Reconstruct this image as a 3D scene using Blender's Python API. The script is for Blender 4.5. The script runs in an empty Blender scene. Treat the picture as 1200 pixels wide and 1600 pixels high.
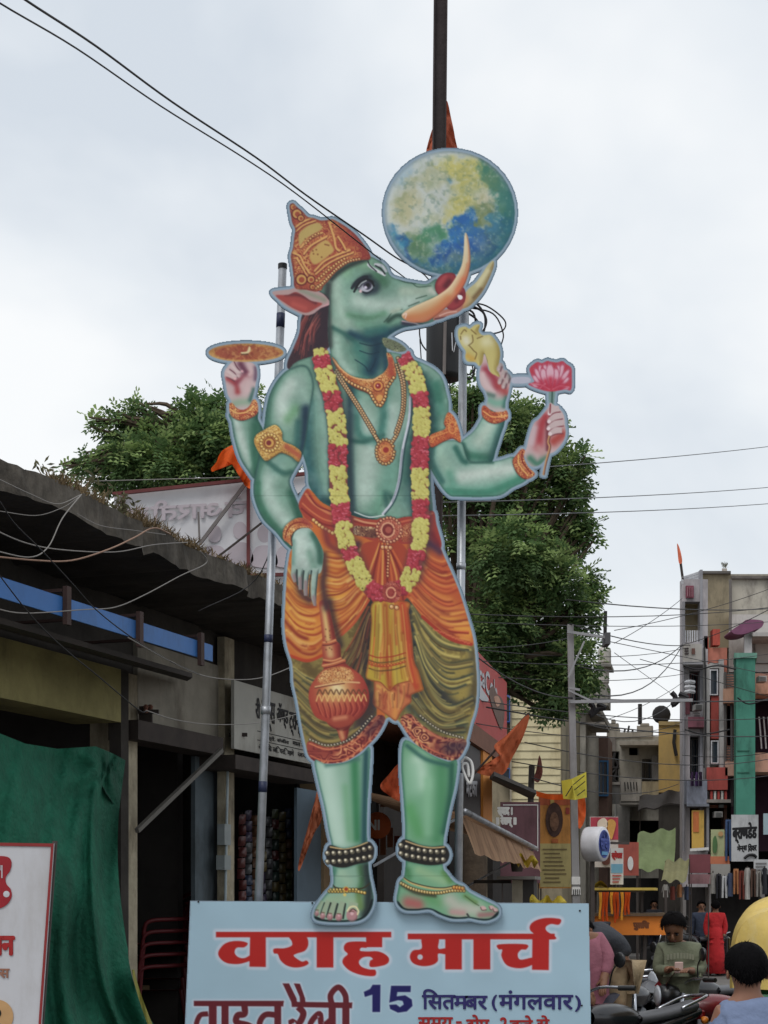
import bpy, bmesh, math, random
import numpy as np
from mathutils import Vector, Matrix
random.seed(7)
SC = bpy.context.scene; COL = SC.collection
# ---------------- camera ----------------
CH = 1.7; FPX = 2500.; HZ = 1400.           # eye height, focal length and horizon row of the 1200x1600 photo
_c = bpy.data.cameras.new('camera'); CAM = bpy.data.objects.new('camera', _c); COL.objects.link(CAM)
CAM.location = (0, 0, CH); CAM.rotation_euler = (math.radians(90), 0, 0)
_c.sensor_fit = 'HORIZONTAL'; _c.sensor_width = 36; _c.lens = 36 * FPX / 1200; _c.shift_y = (HZ - 800) / 1200
_c.clip_start = .1; _c.clip_end = 3000; SC.camera = CAM
# ---------------- overcast sky, soft sun, exposure ----------------
W = bpy.data.worlds.new('World'); SC.world = W; W.use_nodes = True
SUN_EL, SUN_AZ = math.radians(58), math.radians(205)
def world_nodes():
    nt = W.node_tree; nt.nodes.clear(); N = nt.nodes.new; L = nt.links.new
    out = N('ShaderNodeOutputWorld'); sky = N('ShaderNodeTexSky'); sky.sky_type = 'NISHITA'; sky.sun_disc = False
    sky.sun_elevation = SUN_EL; sky.sun_rotation = SUN_AZ; sky.air_density = 1.5; sky.dust_density = 3
    b1 = N('ShaderNodeBackground'); b1.inputs[1].default_value = .1; L(sky.outputs[0], b1.inputs[0])
    tc = N('ShaderNodeTexCoord'); mp = N('ShaderNodeMapping'); mp.inputs['Scale'].default_value = (1, 1, 1.6); mp.inputs['Location'].default_value = (.31, .2, .12)
    L(tc.outputs['Generated'], mp.inputs[0])
    nz = N('ShaderNodeTexNoise'); nz.inputs['Scale'].default_value = 2.6; nz.inputs['Detail'].default_value = 5; nz.inputs['Roughness'].default_value = .5; nz.inputs['Distortion'].default_value = .25
    L(mp.outputs[0], nz.inputs['Vector'])
    cr = N('ShaderNodeValToRGB'); e = cr.color_ramp.elements
    e[0].position = .36; e[0].color = (.625, .68, .745, 1); e[1].position = .63; e[1].color = (.90, .915, .925, 1)
    m = cr.color_ramp.elements.new(.5); m.color = (.765, .805, .845, 1)
    L(nz.outputs['Fac'], cr.inputs[0])
    b2 = N('ShaderNodeBackground'); b2.inputs[1].default_value = 1.12; L(cr.outputs[0], b2.inputs[0])
    mx = N('ShaderNodeMixShader'); mx.inputs[0].default_value = .93
    L(b1.outputs[0], mx.inputs[1]); L(b2.outputs[0], mx.inputs[2]); L(mx.outputs[0], out.inputs[0])
world_nodes()
_l = bpy.data.lights.new('sun', 'SUN'); SUN = bpy.data.objects.new('sun', _l); COL.objects.link(SUN)
_l.energy = 1.15; _l.angle = math.radians(24); _l.color = (1, .965, .92)
_d = Vector((math.sin(SUN_AZ) * math.cos(SUN_EL), math.cos(SUN_AZ) * math.cos(SUN_EL), math.sin(SUN_EL)))
SUN.rotation_euler = (-_d).to_track_quat('-Z', 'Y').to_euler(); SUN.location = _d * 60
vs = SC.view_settings; vs.view_transform = 'Standard'; vs.look = 'None'; vs.exposure = 0; vs.gamma = 1; vs.use_curve_mapping = False
SC.cycles.max_bounces = 6; SC.cycles.use_denoising = True

# ---------------- helpers ----------------
def P(x, y, d): return Vector(((x - 600) * d / FPX, d, CH + (HZ - y) * d / FPX))
class Pl:                                   # upright plane X = a + b*Y
    def __init__(s, a, b): s.a, s.b = a, b; s.n = Vector((1, -b, 0)).normalized(); s.t = Vector((b, 1, 0)).normalized()
    def __call__(s, x, y, off=0):           # point seen at photo pixel (x, y) on the plane shifted 'off' metres towards the street
        Y = (s.a + off * math.hypot(1, s.b)) / ((x - 600) / FPX - s.b); return P(x, y, Y)
    def at(s, Y, z, off=0): return Vector((s.a + s.b * Y, Y, z)) + s.n * off
def s2l(c):
    c = np.asarray(c, float) / 255.; return np.where(c <= .04045, c / 12.92, ((c + .055) / 1.055) ** 2.4)
_M = {}
def mat(name, rgb=None, rough=.7, var=.15, scale=6., bump=.0, bscale=40., metal=0., dirt=None, dscale=2., spec=.35, thin=0.):
    """procedural material: base colour (sRGB 0-255) broken up by two noises, optional stains and fine relief"""
    if name in _M: return _M[name]
    m = bpy.data.materials.new(name); m.use_nodes = True; nt = m.node_tree; b = nt.nodes['Principled BSDF']; N = nt.nodes.new; L = nt.links.new
    c = s2l(rgb); b.inputs['Roughness'].default_value = rough; b.inputs['Metallic'].default_value = metal; b.inputs['Specular IOR Level'].default_value = spec
    tc = N('ShaderNodeTexCoord'); n1 = N('ShaderNodeTexNoise'); n1.inputs['Scale'].default_value = scale; n1.inputs['Detail'].default_value = 6; n1.inputs['Roughness'].default_value = .65
    L(tc.outputs['Object'], n1.inputs['Vector'])
    r = N('ShaderNodeValToRGB'); r.color_ramp.elements[0].position = .3; r.color_ramp.elements[1].position = .72
    r.color_ramp.elements[0].color = (*np.clip(c * (1 - var), 0, 1), 1); r.color_ramp.elements[1].color = (*np.clip(c * (1 + var), 0, .9), 1)
    L(n1.outputs['Fac'], r.inputs[0]); last = r.outputs[0]
    if dirt is not None:
        n2 = N('ShaderNodeTexNoise'); n2.inputs['Scale'].default_value = dscale; n2.inputs['Detail'].default_value = 8; n2.inputs['Roughness'].default_value = .7
        mp = N('ShaderNodeMapping'); mp.inputs['Scale'].default_value = (1, 1, .35); L(tc.outputs['Object'], mp.inputs[0]); L(mp.outputs[0], n2.inputs['Vector'])
        r2 = N('ShaderNodeValToRGB'); r2.color_ramp.elements[0].position = .48; r2.color_ramp.elements[1].position = .66; r2.color_ramp.elements[1].color = (.85, .85, .85, 1)
        L(n2.outputs['Fac'], r2.inputs[0]); mx = N('ShaderNodeMix'); mx.data_type = 'RGBA'; mx.inputs[7].default_value = (*s2l(dirt), 1)
        L(r2.outputs[0], mx.inputs[0]); L(last, mx.inputs[6]); last = mx.outputs[2]
    L(last, b.inputs['Base Color'])
    if bump:
        n3 = N('ShaderNodeTexNoise'); n3.inputs['Scale'].default_value = bscale; n3.inputs['Detail'].default_value = 5; L(tc.outputs['Object'], n3.inputs['Vector'])
        bp = N('ShaderNodeBump'); bp.inputs['Strength'].default_value = bump; bp.inputs['Distance'].default_value = .02; L(n3.outputs['Fac'], bp.inputs['Height']); L(bp.outputs[0], b.inputs['Normal'])
    if thin:                                  # light shining through leaves and cloth
        tl = N('ShaderNodeBsdfTranslucent'); mxs = N('ShaderNodeMixShader'); mxs.inputs[0].default_value = thin; L(last, tl.inputs[0])
        L(b.outputs[0], mxs.inputs[1]); L(tl.outputs[0], mxs.inputs[2]); L(mxs.outputs[0], nt.nodes['Material Output'].inputs[0])
    _M[name] = m; return m
def emat(name, rgb, s):
    m = bpy.data.materials.new(name); m.use_nodes = True; b = m.node_tree.nodes['Principled BSDF']; c = (*s2l(rgb), 1)
    b.inputs['Base Color'].default_value = c; b.inputs['Emission Color'].default_value = c; b.inputs['Emission Strength'].default_value = s; return m
def vmat(name, rough=.45, spec=.3, gain=1.):     # flat print: colour stored on the mesh
    if name in _M: return _M[name]
    m = bpy.data.materials.new(name); m.use_nodes = True; nt = m.node_tree; b = nt.nodes['Principled BSDF']
    a = nt.nodes.new('ShaderNodeAttribute'); a.attribute_name = 'print'; nt.links.new(a.outputs['Color'], b.inputs['Base Color'])
    b.inputs['Roughness'].default_value = rough; b.inputs['Specular IOR Level'].default_value = spec; _M[name] = m; return m
def org(o):
    v = Vector((0, 0, 0))
    while o is not None: v += o.location; o = o.parent
    return v
def tag(o, label=None, cat=None, group=None, kind=None):
    for k, v in (('label', label), ('category', cat), ('group', group), ('kind', kind)):
        if v: o[k] = v
    return o
def thing(name, label, cat, loc=(0, 0, 0), group=None):
    o = bpy.data.objects.new(name, None); COL.objects.link(o); o.location = loc; o.empty_display_size = .1
    return tag(o, label, cat, group)
def link(name, me, m=None, parent=None, smooth=False, org_at=None):
    o = bpy.data.objects.new(name, me); COL.objects.link(o)
    if m is not None and not me.materials: me.materials.append(m)
    if parent is not None: o.parent = parent
    if smooth: me.polygons.foreach_set('use_smooth', [True] * len(me.polygons))
    return o
class MB:
    """collects boxes, quads, tubes and prisms in world coordinates; build() links them as one mesh object"""
    def __init__(s): s.v = []; s.f = []
    def add(s, vs_, fs):
        n = len(s.v); s.v += [Vector(q) for q in vs_]; s.f += [[n + i for i in f] for f in fs]; return s
    def quad(s, a, b, c, d): return s.add((a, b, c, d), ((0, 1, 2, 3),))
    def hexa(s, lo, hi):                    # two quads, each ordered round
        return s.add(list(lo) + list(hi), ((3, 2, 1, 0), (4, 5, 6, 7), (0, 1, 5, 4), (1, 2, 6, 5), (2, 3, 7, 6), (3, 0, 4, 7)))
    def box(s, c, sx, sy, sz, rz=0, rx=0, ry=0):
        M = Matrix.Translation(c) @ Matrix.Rotation(rz, 4, 'Z') @ Matrix.Rotation(rx, 4, 'X') @ Matrix.Rotation(ry, 4, 'Y')
        q = [M @ Vector((a * sx / 2, b * sy / 2, e * sz / 2)) for e in (-1, 1) for a, b in ((-1, -1), (1, -1), (1, 1), (-1, 1))]
        return s.hexa(q[:4], q[4:])
    def slab(s, a, b, c, d, off):           # quad with thickness along vector off
        off = Vector(off); return s.hexa((a, b, c, d), [Vector(q) + off for q in (a, b, c, d)])
    def bar(s, a, b, w, h=None, up=(0, 0, 1)):
        a, b = Vector(a), Vector(b); t = (b - a).normalized(); u = Vector(up); x = t.cross(u)
        if x.length < 1e-4: x = t.cross(Vector((1, 0, 0)))
        x.normalize(); z = x.cross(t); h = h or w
        q = [x * (i * w / 2) + z * (j * h / 2) for i, j in ((-1, -1), (1, -1), (1, 1), (-1, 1))]
        return s.hexa([a + k for k in q], [b + k for k in q])
    def tube(s, pts, r, n=6, cap=True):
        pts = [Vector(p) for p in pts]; k = len(pts); rr = r if isinstance(r, (list, tuple)) else [r] * k; base = len(s.v); up = None
        for i, p in enumerate(pts):
            t = (pts[min(i + 1, k - 1)] - pts[max(i - 1, 0)]).normalized()
            if up is None: up = t.cross(Vector((0, 0, 1))); up = up if up.length > 1e-3 else Vector((1, 0, 0))
            up = (up - t * up.dot(t)).normalized(); w = t.cross(up)
            for j in range(n):
                a = 2 * math.pi * j / n; s.v.append(p + (up * math.cos(a) + w * math.sin(a)) * rr[i])
        for i in range(k - 1):
            for j in range(n):
                a, b = base + i * n + j, base + i * n + (j + 1) % n; s.f.append([a, b, b + n, a + n])
        if cap: s.f.append([base + j for j in range(n)][::-1]); s.f.append([base + (k - 1) * n + j for j in range(n)])
        return s
    def lathe(s, c, prof, n=16, axis='Z', rot=None):  # prof: (radius, height)
        c = Vector(c); base = len(s.v); R = rot or Matrix.Identity(3)
        if axis == 'Y': R = Matrix.Rotation(math.pi / 2, 3, 'X')
        if axis == 'X': R = Matrix.Rotation(math.pi / 2, 3, 'Y')
        for r, h in prof:
            for j in range(n):
                a = 2 * math.pi * j / n; s.v.append(c + R @ Vector((r * math.cos(a), r * math.sin(a), h)))
        for i in range(len(prof) - 1):
            for j in range(n):
                a, b = base + i * n + j, base + i * n + (j + 1) % n; s.f.append([a, b, b + n, a + n])
        if prof[0][0] > 1e-4: s.f.append([base + j for j in range(n)][::-1])
        if prof[-1][0] > 1e-4: s.f.append([base + (len(prof) - 1) * n + j for j in range(n)])
        return s
    def prism(s, pts, off):                 # polygon outline (3-D points) extruded by off
        off = Vector(off); n = len(pts); b = len(s.v); s.v += [Vector(p) for p in pts] + [Vector(p) + off for p in pts]
        s.f.append([b + i for i in range(n)]); s.f.append([b + n + i for i in range(n)][::-1])
        for i in range(n): j = (i + 1) % n; s.f.append([b + i, b + n + i, b + n + j, b + j])
        return s
    def grid(s, fn, nu, nv):
        b = len(s.v)
        for j in range(nv + 1):
            for i in range(nu + 1): s.v.append(Vector(fn(i / nu, j / nv)))
        for j in range(nv):
            for i in range(nu): a = b + j * (nu + 1) + i; s.f.append([a, a + 1, a + nu + 2, a + nu + 1])
        return s
    def mesh(s, name, o=Vector((0, 0, 0))):
        me = bpy.data.meshes.new(name); me.from_pydata([tuple(v - o) for v in s.v], [], s.f); me.update(); return me
    def build(s, name, m, parent=None, smooth=False, at=None, bevel=0.):
        if parent is not None: o = org(parent); ob = link(name, s.mesh(name, o), m, parent, smooth)
        else:
            o = Vector(at) if at is not None else Vector((0, 0, 0)); ob = link(name, s.mesh(name, o), m, None, smooth); ob.location = o
        bm = bmesh.new(); bm.from_mesh(ob.data); bmesh.ops.recalc_face_normals(bm, faces=bm.faces)
        if bevel: bmesh.ops.bevel(bm, geom=list(bm.edges), offset=bevel, segments=1, affect='EDGES', clamp_overlap=True)
        bm.to_mesh(ob.data); bm.free()
        if smooth: ob.data.polygons.foreach_set('use_smooth', [True] * len(ob.data.polygons))
        return ob
def copy_tree(o, parent=None):
    c = o.copy(); COL.objects.link(c); c.parent = parent
    for ch in o.children: copy_tree(ch, c)
    return c
def sag(a, b, drop, n=12):                  # hanging line between two points
    a, b = Vector(a), Vector(b); return [a.lerp(b, i / n) - Vector((0, 0, drop * 4 * (i / n) * (1 - i / n))) for i in range(n + 1)]
def spl(pts, n=5):                          # smooth 3-D curve through points
    p = [Vector(q) for q in pts]; e = [p[0] * 2 - p[1]] + p + [p[-1] * 2 - p[-2]]; out = []
    for i in range(1, len(e) - 2):
        a, b, c, d = e[i - 1], e[i], e[i + 1], e[i + 2]
        for k in range(n):
            t = k / n; out.append(.5 * (2 * b + (c - a) * t + (2 * a - 5 * b + 4 * c - d) * t * t + (3 * b - a - 3 * c + d) * t ** 3))
    return out + [p[-1]]
_TX = {}
def glyphs(text):
    """outline of a line of writing as a flat mesh: (vertices in em units, faces)"""
    if text in _TX: return _TX[text]
    cu = bpy.data.curves.new('t', 'FONT'); cu.body = text; cu.size = 1; cu.resolution_u = 3
    o = bpy.data.objects.new('t', cu); COL.objects.link(o); bpy.context.view_layer.update()
    me = bpy.data.meshes.new_from_object(o.evaluated_get(bpy.context.evaluated_depsgraph_get()))
    v = [tuple(q.co[:2]) for q in me.vertices]; f = [list(p.vertices) for p in me.polygons]
    bpy.data.objects.remove(o); bpy.data.curves.remove(cu); bpy.data.meshes.remove(me); _TX[text] = (v, f); return v, f
def writing(name, text, m, tl, tr, bl, parent, fat=0., lift=.003, mirror=False, width_fit=True, box=None):
    """text stretched into the parallelogram tl, tr, bl (3-D corners of its ink box), a little proud of the surface"""
    v, f = glyphs(text); a = np.array(v); lo, hi = a.min(0), a.max(0)
    if box: lo, hi = np.array(box[0]), np.array(box[1])
    tl, tr, bl = Vector(tl), Vector(tr), Vector(bl); ux, uy = tr - tl, tl - bl; n = ux.cross(uy).normalized()
    if n.dot(CAM.location - tl) < 0: n = -n
    mb = MB(); sh = [(0, 0)] if not fat else [(-fat, 0), (fat, 0), (0, -fat), (0, fat), (-.7 * fat, .7 * fat), (.7 * fat, -.7 * fat), (.7 * fat, .7 * fat), (-.7 * fat, -.7 * fat)]
    xd, yd = ux.normalized(), uy.normalized()
    for k, (dx, dy) in enumerate(sh):
        q = []
        for x, y in v:
            s_ = (x - lo[0]) / (hi[0] - lo[0]); s_ = 1 - s_ if mirror else s_
            q.append(bl + ux * s_ + uy * ((y - lo[1]) / (hi[1] - lo[1])) + n * (lift + k * .0004) + xd * dx + yd * dy)
        mb.add(q, f)
    o = org(parent); me = mb.mesh(name, o); return link(name, me, m, parent)
# writing colours
INK = mat('black_paint', (26, 25, 28), .6, .1)
# ---------- print artwork: colours of the flat printed board, worked out on a pixel grid ----------
PX0, PY0, PX1, PY1 = 308, 220, 908, 1452
def frame(ox, oy, s):
    return lambda *p: [(ox + a / s, oy + b / s) for a, b in p]
ZA = frame(420, 300, 6); ZB = frame(580, 360, 6); ZC = frame(590, 220, 5.217); ZD = frame(440, 480, 6)
ZE = frame(700, 490, 5.925); ZF = frame(430, 760, 7.5); ZG = frame(580, 760, 6.667); ZH = frame(430, 940, 5.924)
ZI = frame(570, 940, 6); ZJ = frame(470, 1290, 7.5); ZK = frame(600, 1290, 6); ZL = frame(320, 520, 8.571)
R2 = frame(300, 500, 4); R3 = frame(600, 500, 4); R4 = frame(420, 800, 3.3333); R5 = frame(450, 1120, 3.3333)
ID = frame(0, 0, 1)

def smooth(p, closed=True, n=5):
    p = np.array(p, float)
    if len(p) < 3: return p
    if closed:
        a, b, c, d = np.roll(p, 1, 0), p, np.roll(p, -1, 0), np.roll(p, -2, 0)
    else:
        e = np.vstack([2 * p[0] - p[1], p, 2 * p[-1] - p[-2]])
        a, b, c, d = e[:-3], e[1:-2], e[2:-1], e[3:]
    out = []
    for t in np.arange(n) / n:
        out.append(.5 * (2 * b + (c - a) * t + (2 * a - 5 * b + 4 * c - d) * t * t + (3 * b - a - 3 * c + d) * t ** 3))
    r = np.stack(out, 1).reshape(-1, 2)
    return r if closed else np.vstack([r, p[-1:]])

def noise_field(h, w, scale, seed, octv=3):
    r = np.random.RandomState(seed); out = np.zeros((h, w)); amp = 1; tot = 0
    for o in range(octv):
        s = max(scale / 2 ** o, 1.2)
        gh, gw = int(h / s) + 4, int(w / s) + 4
        g = r.rand(gh, gw); y = np.arange(h) / s; x = np.arange(w) / s
        yi, xi = y.astype(int), x.astype(int); fy, fx = y - yi, x - xi
        fy = (fy * fy * (3 - 2 * fy))[:, None]; fx = (fx * fx * (3 - 2 * fx))[None]
        A = g[yi][:, xi]; B = g[yi][:, xi + 1]; C_ = g[yi + 1][:, xi]; D = g[yi + 1][:, xi + 1]
        out += amp * ((A * (1 - fx) + B * fx) * (1 - fy) + (C_ * (1 - fx) + D * fx) * fy); tot += amp; amp *= .5
    return out / tot

class Art:
    def __init__(s, x0, y0, x1, y1, bg):
        s.x0, s.y0, s.w, s.h = x0, y0, x1 - x0, y1 - y0
        s.img = np.zeros((s.h, s.w, 3)) + np.array(bg) / 255.
        s.part = np.full((s.h, s.w), -1, int); s.names = []; s.union = np.full((s.h, s.w), 60.)
    def box(s, p, pad):
        a = max(int(p[:, 0].min() - pad) - s.x0, 0); b = min(int(p[:, 0].max() + pad) + 2 - s.x0, s.w)
        c = max(int(p[:, 1].min() - pad) - s.y0, 0); d = min(int(p[:, 1].max() + pad) + 2 - s.y0, s.h)
        return slice(c, max(d, c)), slice(a, max(b, a))
    def grid(s, sl):
        yy, xx = np.mgrid[sl[0], sl[1]]
        return xx + s.x0 + .5, yy + s.y0 + .5
    def dist(s, p, sl, closed):
        X, Y = s.grid(sl); best = np.full(X.shape, 1e9); ins = np.zeros(X.shape, bool)
        q = np.roll(p, -1, 0) if closed else p[1:]
        for (ax, ay), (bx, by) in zip(p[:len(q)], q):
            dx, dy = bx - ax, by - ay; L = dx * dx + dy * dy + 1e-9
            t = np.clip(((X - ax) * dx + (Y - ay) * dy) / L, 0, 1)
            np.minimum(best, (X - ax - t * dx) ** 2 + (Y - ay - t * dy) ** 2, out=best)
            if closed:
                ins ^= ((ay > Y) != (by > Y)) & (X < dx * (Y - ay) / (dy if abs(dy) > 1e-9 else 1e-9) + ax)
        d = np.sqrt(best)
        return np.where(ins, -d, d) if closed else d
    def put(s, sl, a, col):
        col = np.array(col) / 255.
        s.img[sl] = s.img[sl] * (1 - a[..., None]) + col * a[..., None]
    def fill(s, p, col, part=None, feather=1.2, a=1., raw=False, clip=None):
        p = np.array(p, float) if raw else smooth(p)
        sl = s.box(p, 40 if part is not None else 4); d = s.dist(p, sl, True)
        m = np.clip(.5 - d / feather, 0, 1)
        if clip is not None: m = m * s.sub(clip, sl)
        s.put(sl, m * a, col)
        if part is not None:
            if part not in s.names: s.names.append(part)
            s.part[sl][m > .5] = s.names.index(part)
            s.union[sl] = np.minimum(s.union[sl], d)
        return (sl, m, d)
    def sub(s, clip, sl):
        full = np.zeros((s.h, s.w)); full[clip[0]] = clip[1]
        return full[sl]
    def soft(s, clip, p, r, col, a=1., n=True):
        p = smooth(p, False) if n and len(p) > 2 else np.array(p, float)
        sl = s.box(p, r * 2.2); d = s.dist(p, sl, False) if len(p) > 1 else np.hypot(*[g - c for g, c in zip(s.grid(sl), p[0])])
        m = np.exp(-(d / r) ** 2) * a
        if clip is not None: m = m * s.sub(clip, sl)
        s.put(sl, m, col)
    def line(s, clip, p, w, col, a=1., n=True, tw=None):
        p = smooth(p, False) if n and len(p) > 2 else np.array(p, float)
        sl = s.box(p, w + 2); d = s.dist(p, sl, False)
        m = np.clip(w / 2 - d + .5, 0, 1) * a
        if clip is not None: m = m * s.sub(clip, sl)
        s.put(sl, m, col)
    def rim(s, clip, r, col, a=1., dirv=None):
        sl, m, d = clip; k = np.exp(-(d / r) ** 2) * m * a
        if dirv is not None:
            gy, gx = np.gradient(d); L = np.hypot(gx, gy) + 1e-6
            k = k * np.clip((gx * dirv[0] + gy * dirv[1]) / L, 0, 1)
        s.put(sl, k, col)
    def mottle(s, clip, scale, seed, col, a, lo=.5, hi=.7):
        sl, m, d = clip; nz = noise_field(*m.shape, scale, seed)
        s.put(sl, np.clip((nz - lo) / (hi - lo), 0, 1) * m * a, col)
    def filigree(s, clip, scale, seed, dark, gold, light, freq=3.):
        sl, m, d = clip; nz = noise_field(*m.shape, scale, seed, 2); n2 = noise_field(*m.shape, scale * 3, seed + 7, 2)
        r = np.abs(np.sin(nz * freq * 2 * np.pi))
        s.put(sl, np.clip((r - .35) * 2.2, 0, 1) * m * .85 * np.clip(n2 * 1.6, .3, 1), gold)
        s.put(sl, np.clip((r - .8) * 5, 0, 1) * m * np.clip((n2 - .35) * 4, 0, 1), light)
        s.put(sl, np.clip((.28 - r) * 4, 0, 1) * m * .8, dark)
    def disc(s, x, y, r, col, a=1., clip=None, fe=1.):
        p = np.array([[x, y]]); sl = s.box(p, r + 2); X, Y = s.grid(sl)
        m = np.clip((r - np.hypot(X - x, Y - y)) / fe + .5, 0, 1) * a
        if clip is not None: m = m * s.sub(clip, sl)
        s.put(sl, m, col)
    def beads(s, path, step, r, dark, gold, light, part=None):
        p = smooth(path, False, 12); seg = np.hypot(*np.diff(p, axis=0).T); L = np.r_[0, np.cumsum(seg)]
        for t in np.arange(0, L[-1], step):
            x = np.interp(t, L, p[:, 0]); y = np.interp(t, L, p[:, 1])
            s.disc(x, y, r + .9, dark); s.disc(x, y, r, gold); s.disc(x - r * .3, y - r * .35, r * .5, light)
    def band(s, path, w, col, part=None, feather=1.2):
        p = smooth(path, False, 8); t = np.gradient(p, axis=0); t /= np.hypot(*t.T)[:, None] + 1e-9
        nrm = np.c_[-t[:, 1], t[:, 0]]; w = np.interp(np.linspace(0, 1, len(p)), np.linspace(0, 1, len(np.atleast_1d(w))), np.atleast_1d(w)) if np.ndim(w) else np.full(len(p), w)
        q = np.vstack([p + nrm * w[:, None] / 2, (p - nrm * w[:, None] / 2)[::-1]])
        return s.fill(q, col, part, feather, raw=True)

def folds(A, clip, curves, n, seed, dark, light, r0=.8, r1=2.8):
    q = np.random.RandomState(seed); C = [smooth(c, False, 8) for c in curves]; m = min(len(c) for c in C)
    C = np.array([c[np.linspace(0, len(c) - 1, m).astype(int)] for c in C])
    for i in range(n):
        s_ = (i + q.rand() * 1.6 - .3) / n * (len(C) - 1); s_ = min(max(s_, 0), len(C) - 1.001); k = int(s_); f = s_ - k; p = C[k] * (1 - f) + C[k + 1] * f
        a, b = sorted((q.rand() * .55, 1 - q.rand() * .5)); a, b = (0, b) if q.rand() < .4 else (a, 1) if q.rand() < .6 else (a, b)
        p = p[int(a * (m - 1)):max(int(b * (m - 1)), int(a * (m - 1)) + 3)] + q.randn(2) * 1.2
        if len(p) < 3: continue
        p = p + np.sin(np.linspace(0, 3 + 3 * q.rand(), len(p)) + 6 * q.rand())[:, None] * q.rand() * 1.6
        w = r0 + (r1 - r0) * q.rand() ** 1.5; c = (dark if i % 2 else light)[q.randint(0, 3)]
        A.soft(clip, p, w, c, .45 + .5 * q.rand(), n=False)
        if w > 1.6: A.soft(clip, p + np.array([.5, w]), w * .7, (light if i % 2 else dark)[q.randint(0, 3)], .5, n=False)
def ell(cx, cy, rx, ry, n=40, rot=0):
    t = np.linspace(0, 2 * np.pi, n, endpoint=False); c, s_ = np.cos(rot), np.sin(rot)
    x, y = rx * np.cos(t), ry * np.sin(t)
    return np.c_[cx + x * c - y * s_, cy + x * s_ + y * c]
def paint_figure():
    A = Art(PX0, PY0, PX1, PY1, (136, 155, 170)); rs = np.random.RandomState(4)
    GRN = (104, 146, 126); LIT = (164, 186, 172); DKG = (30, 84, 74); NAVY = (36, 56, 84); GR2 = (70, 128, 84)
    FLESH = (188, 165, 165); RED = (158, 62, 66)
    GOLD = (192, 138, 70); GLT = (222, 190, 126); GDK = (98, 38, 34); RD = (158, 66, 52)
    # ---- globe
    g = A.fill(ell(703, 332.5, 101.5, 96.5), (182, 188, 182), 'globe', raw=True)
    A.fill(ZC((470, 190), (640, 130), (830, 150), (920, 260), (890, 400), (830, 530), (700, 560), (640, 620), (560, 650), (600, 480), (640, 360), (560, 260)), (184, 178, 108), feather=14, clip=g)
    A.fill(ZC((110, 560), (170, 430), (300, 400), (330, 520), (300, 640), (160, 680)), (172, 168, 128), feather=16, clip=g, a=.8)
    A.fill(ZC((840, 130), (960, 250), (1080, 380), (1160, 520), (1150, 700), (1080, 850), (1000, 620), (940, 530), (975, 450), (900, 360), (860, 250)), (56, 112, 98), feather=9, clip=g)
    o = A.fill(ZC((560, 670), (660, 620), (740, 550), (795, 605), (850, 720), (900, 640), (935, 525), (1000, 600), (1150, 690), (1090, 860), (980, 1000), (880, 1080), (700, 1150), (500, 1130), (330, 1060), (200, 960), (60, 800), (85, 690), (180, 770), (260, 800), (300, 950), (440, 960), (480, 840), (600, 760), (590, 700)), (40, 98, 150), feather=4, clip=g)
    A.soft(o, ZC((740, 600), (700, 690), (600, 780)), 16, (52, 138, 182), .9); A.soft(o, ZC((130, 760), (210, 880)), 13, (58, 132, 158), .9)
    A.soft(o, ZC((960, 600), (1040, 760), (960, 900)), 18, (52, 120, 140), .8); A.soft(o, ZC((620, 930), (860, 860)), 20, (38, 72, 128), .8)
    A.soft(g, ZC((330, 1040), (480, 1080), (640, 1090)), 12, (44, 96, 110), .8)
    af = A.fill(ZC((270, 790), (360, 730), (450, 700), (590, 730), (480, 830), (430, 950), (300, 955)), (62, 118, 92), feather=11, clip=g, a=.85)
    A.soft(af, ZC((330, 860), (380, 940)), 9, (78, 104, 80), .9)
    A.fill(ZC((785, 520), (905, 515), (925, 560), (850, 705), (800, 615)), (92, 112, 76), feather=7, clip=g)
    A.fill(ZC((800, 470), (850, 420), (970, 450), (930, 510), (820, 520)), (190, 186, 172), feather=6, clip=g)
    A.mottle(g, 30, 3, (150, 150, 96), .45, .5, .75); A.mottle(g, 8, 6, (112, 132, 96), .4, .58, .75); A.mottle(g, 16, 5, (190, 196, 190), .35, .52, .72); A.mottle(o, 7, 9, (88, 150, 178), .4, .6, .75); A.mottle(o, 14, 19, (30, 62, 122), .6, .5, .7); A.fill(ZC((560, 670), (740, 552), (850, 720), (820, 900), (640, 960), (560, 860)), (36, 92, 160), feather=22, clip=o, a=.6)
    A.soft(g, ZC((250, 190), (170, 320)), 8, (128, 160, 178), .8); A.soft(g, ZC((580, 300), (578, 340)), 3, (80, 130, 160), .9)
    A.soft(g, ZC((330, 790), (450, 740), (540, 745)), 7, (62, 122, 88), .75); A.soft(g, ZC((320, 860), (370, 920)), 9, (70, 116, 84), .7); A.soft(g, ZC((1000, 400), (1060, 520), (1050, 640)), 10, (48, 108, 92), .6); A.soft(g, ZC((900, 200), (980, 310)), 8, (70, 118, 92), .6)
    for i in range(60):
        x, y = 660 + rs.rand() * 120, 250 + rs.rand() * 80
        A.disc(x, y, 1 + rs.rand() * 2, (104, 122, 84), .5, g)
    sl_, mk_, _ = g; bl = A.img[sl_].copy()
    for _ in range(9): bl = (bl + np.roll(bl, 1, 0) + np.roll(bl, -1, 0) + np.roll(bl, 1, 1) + np.roll(bl, -1, 1)) / 5
    wx = ((noise_field(*mk_.shape, 12, 61) - .5) * 26).astype(int); wy = ((noise_field(*mk_.shape, 12, 62) - .5) * 26).astype(int); yy, xx = np.mgrid[:mk_.shape[0], :mk_.shape[1]]
    bl = bl[np.clip(yy + wy, 0, mk_.shape[0] - 1), np.clip(xx + wx, 0, mk_.shape[1] - 1)]; ok_ = np.clip(-g[2] / 9, 0, 1)[..., None] * mk_[..., None]
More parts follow.
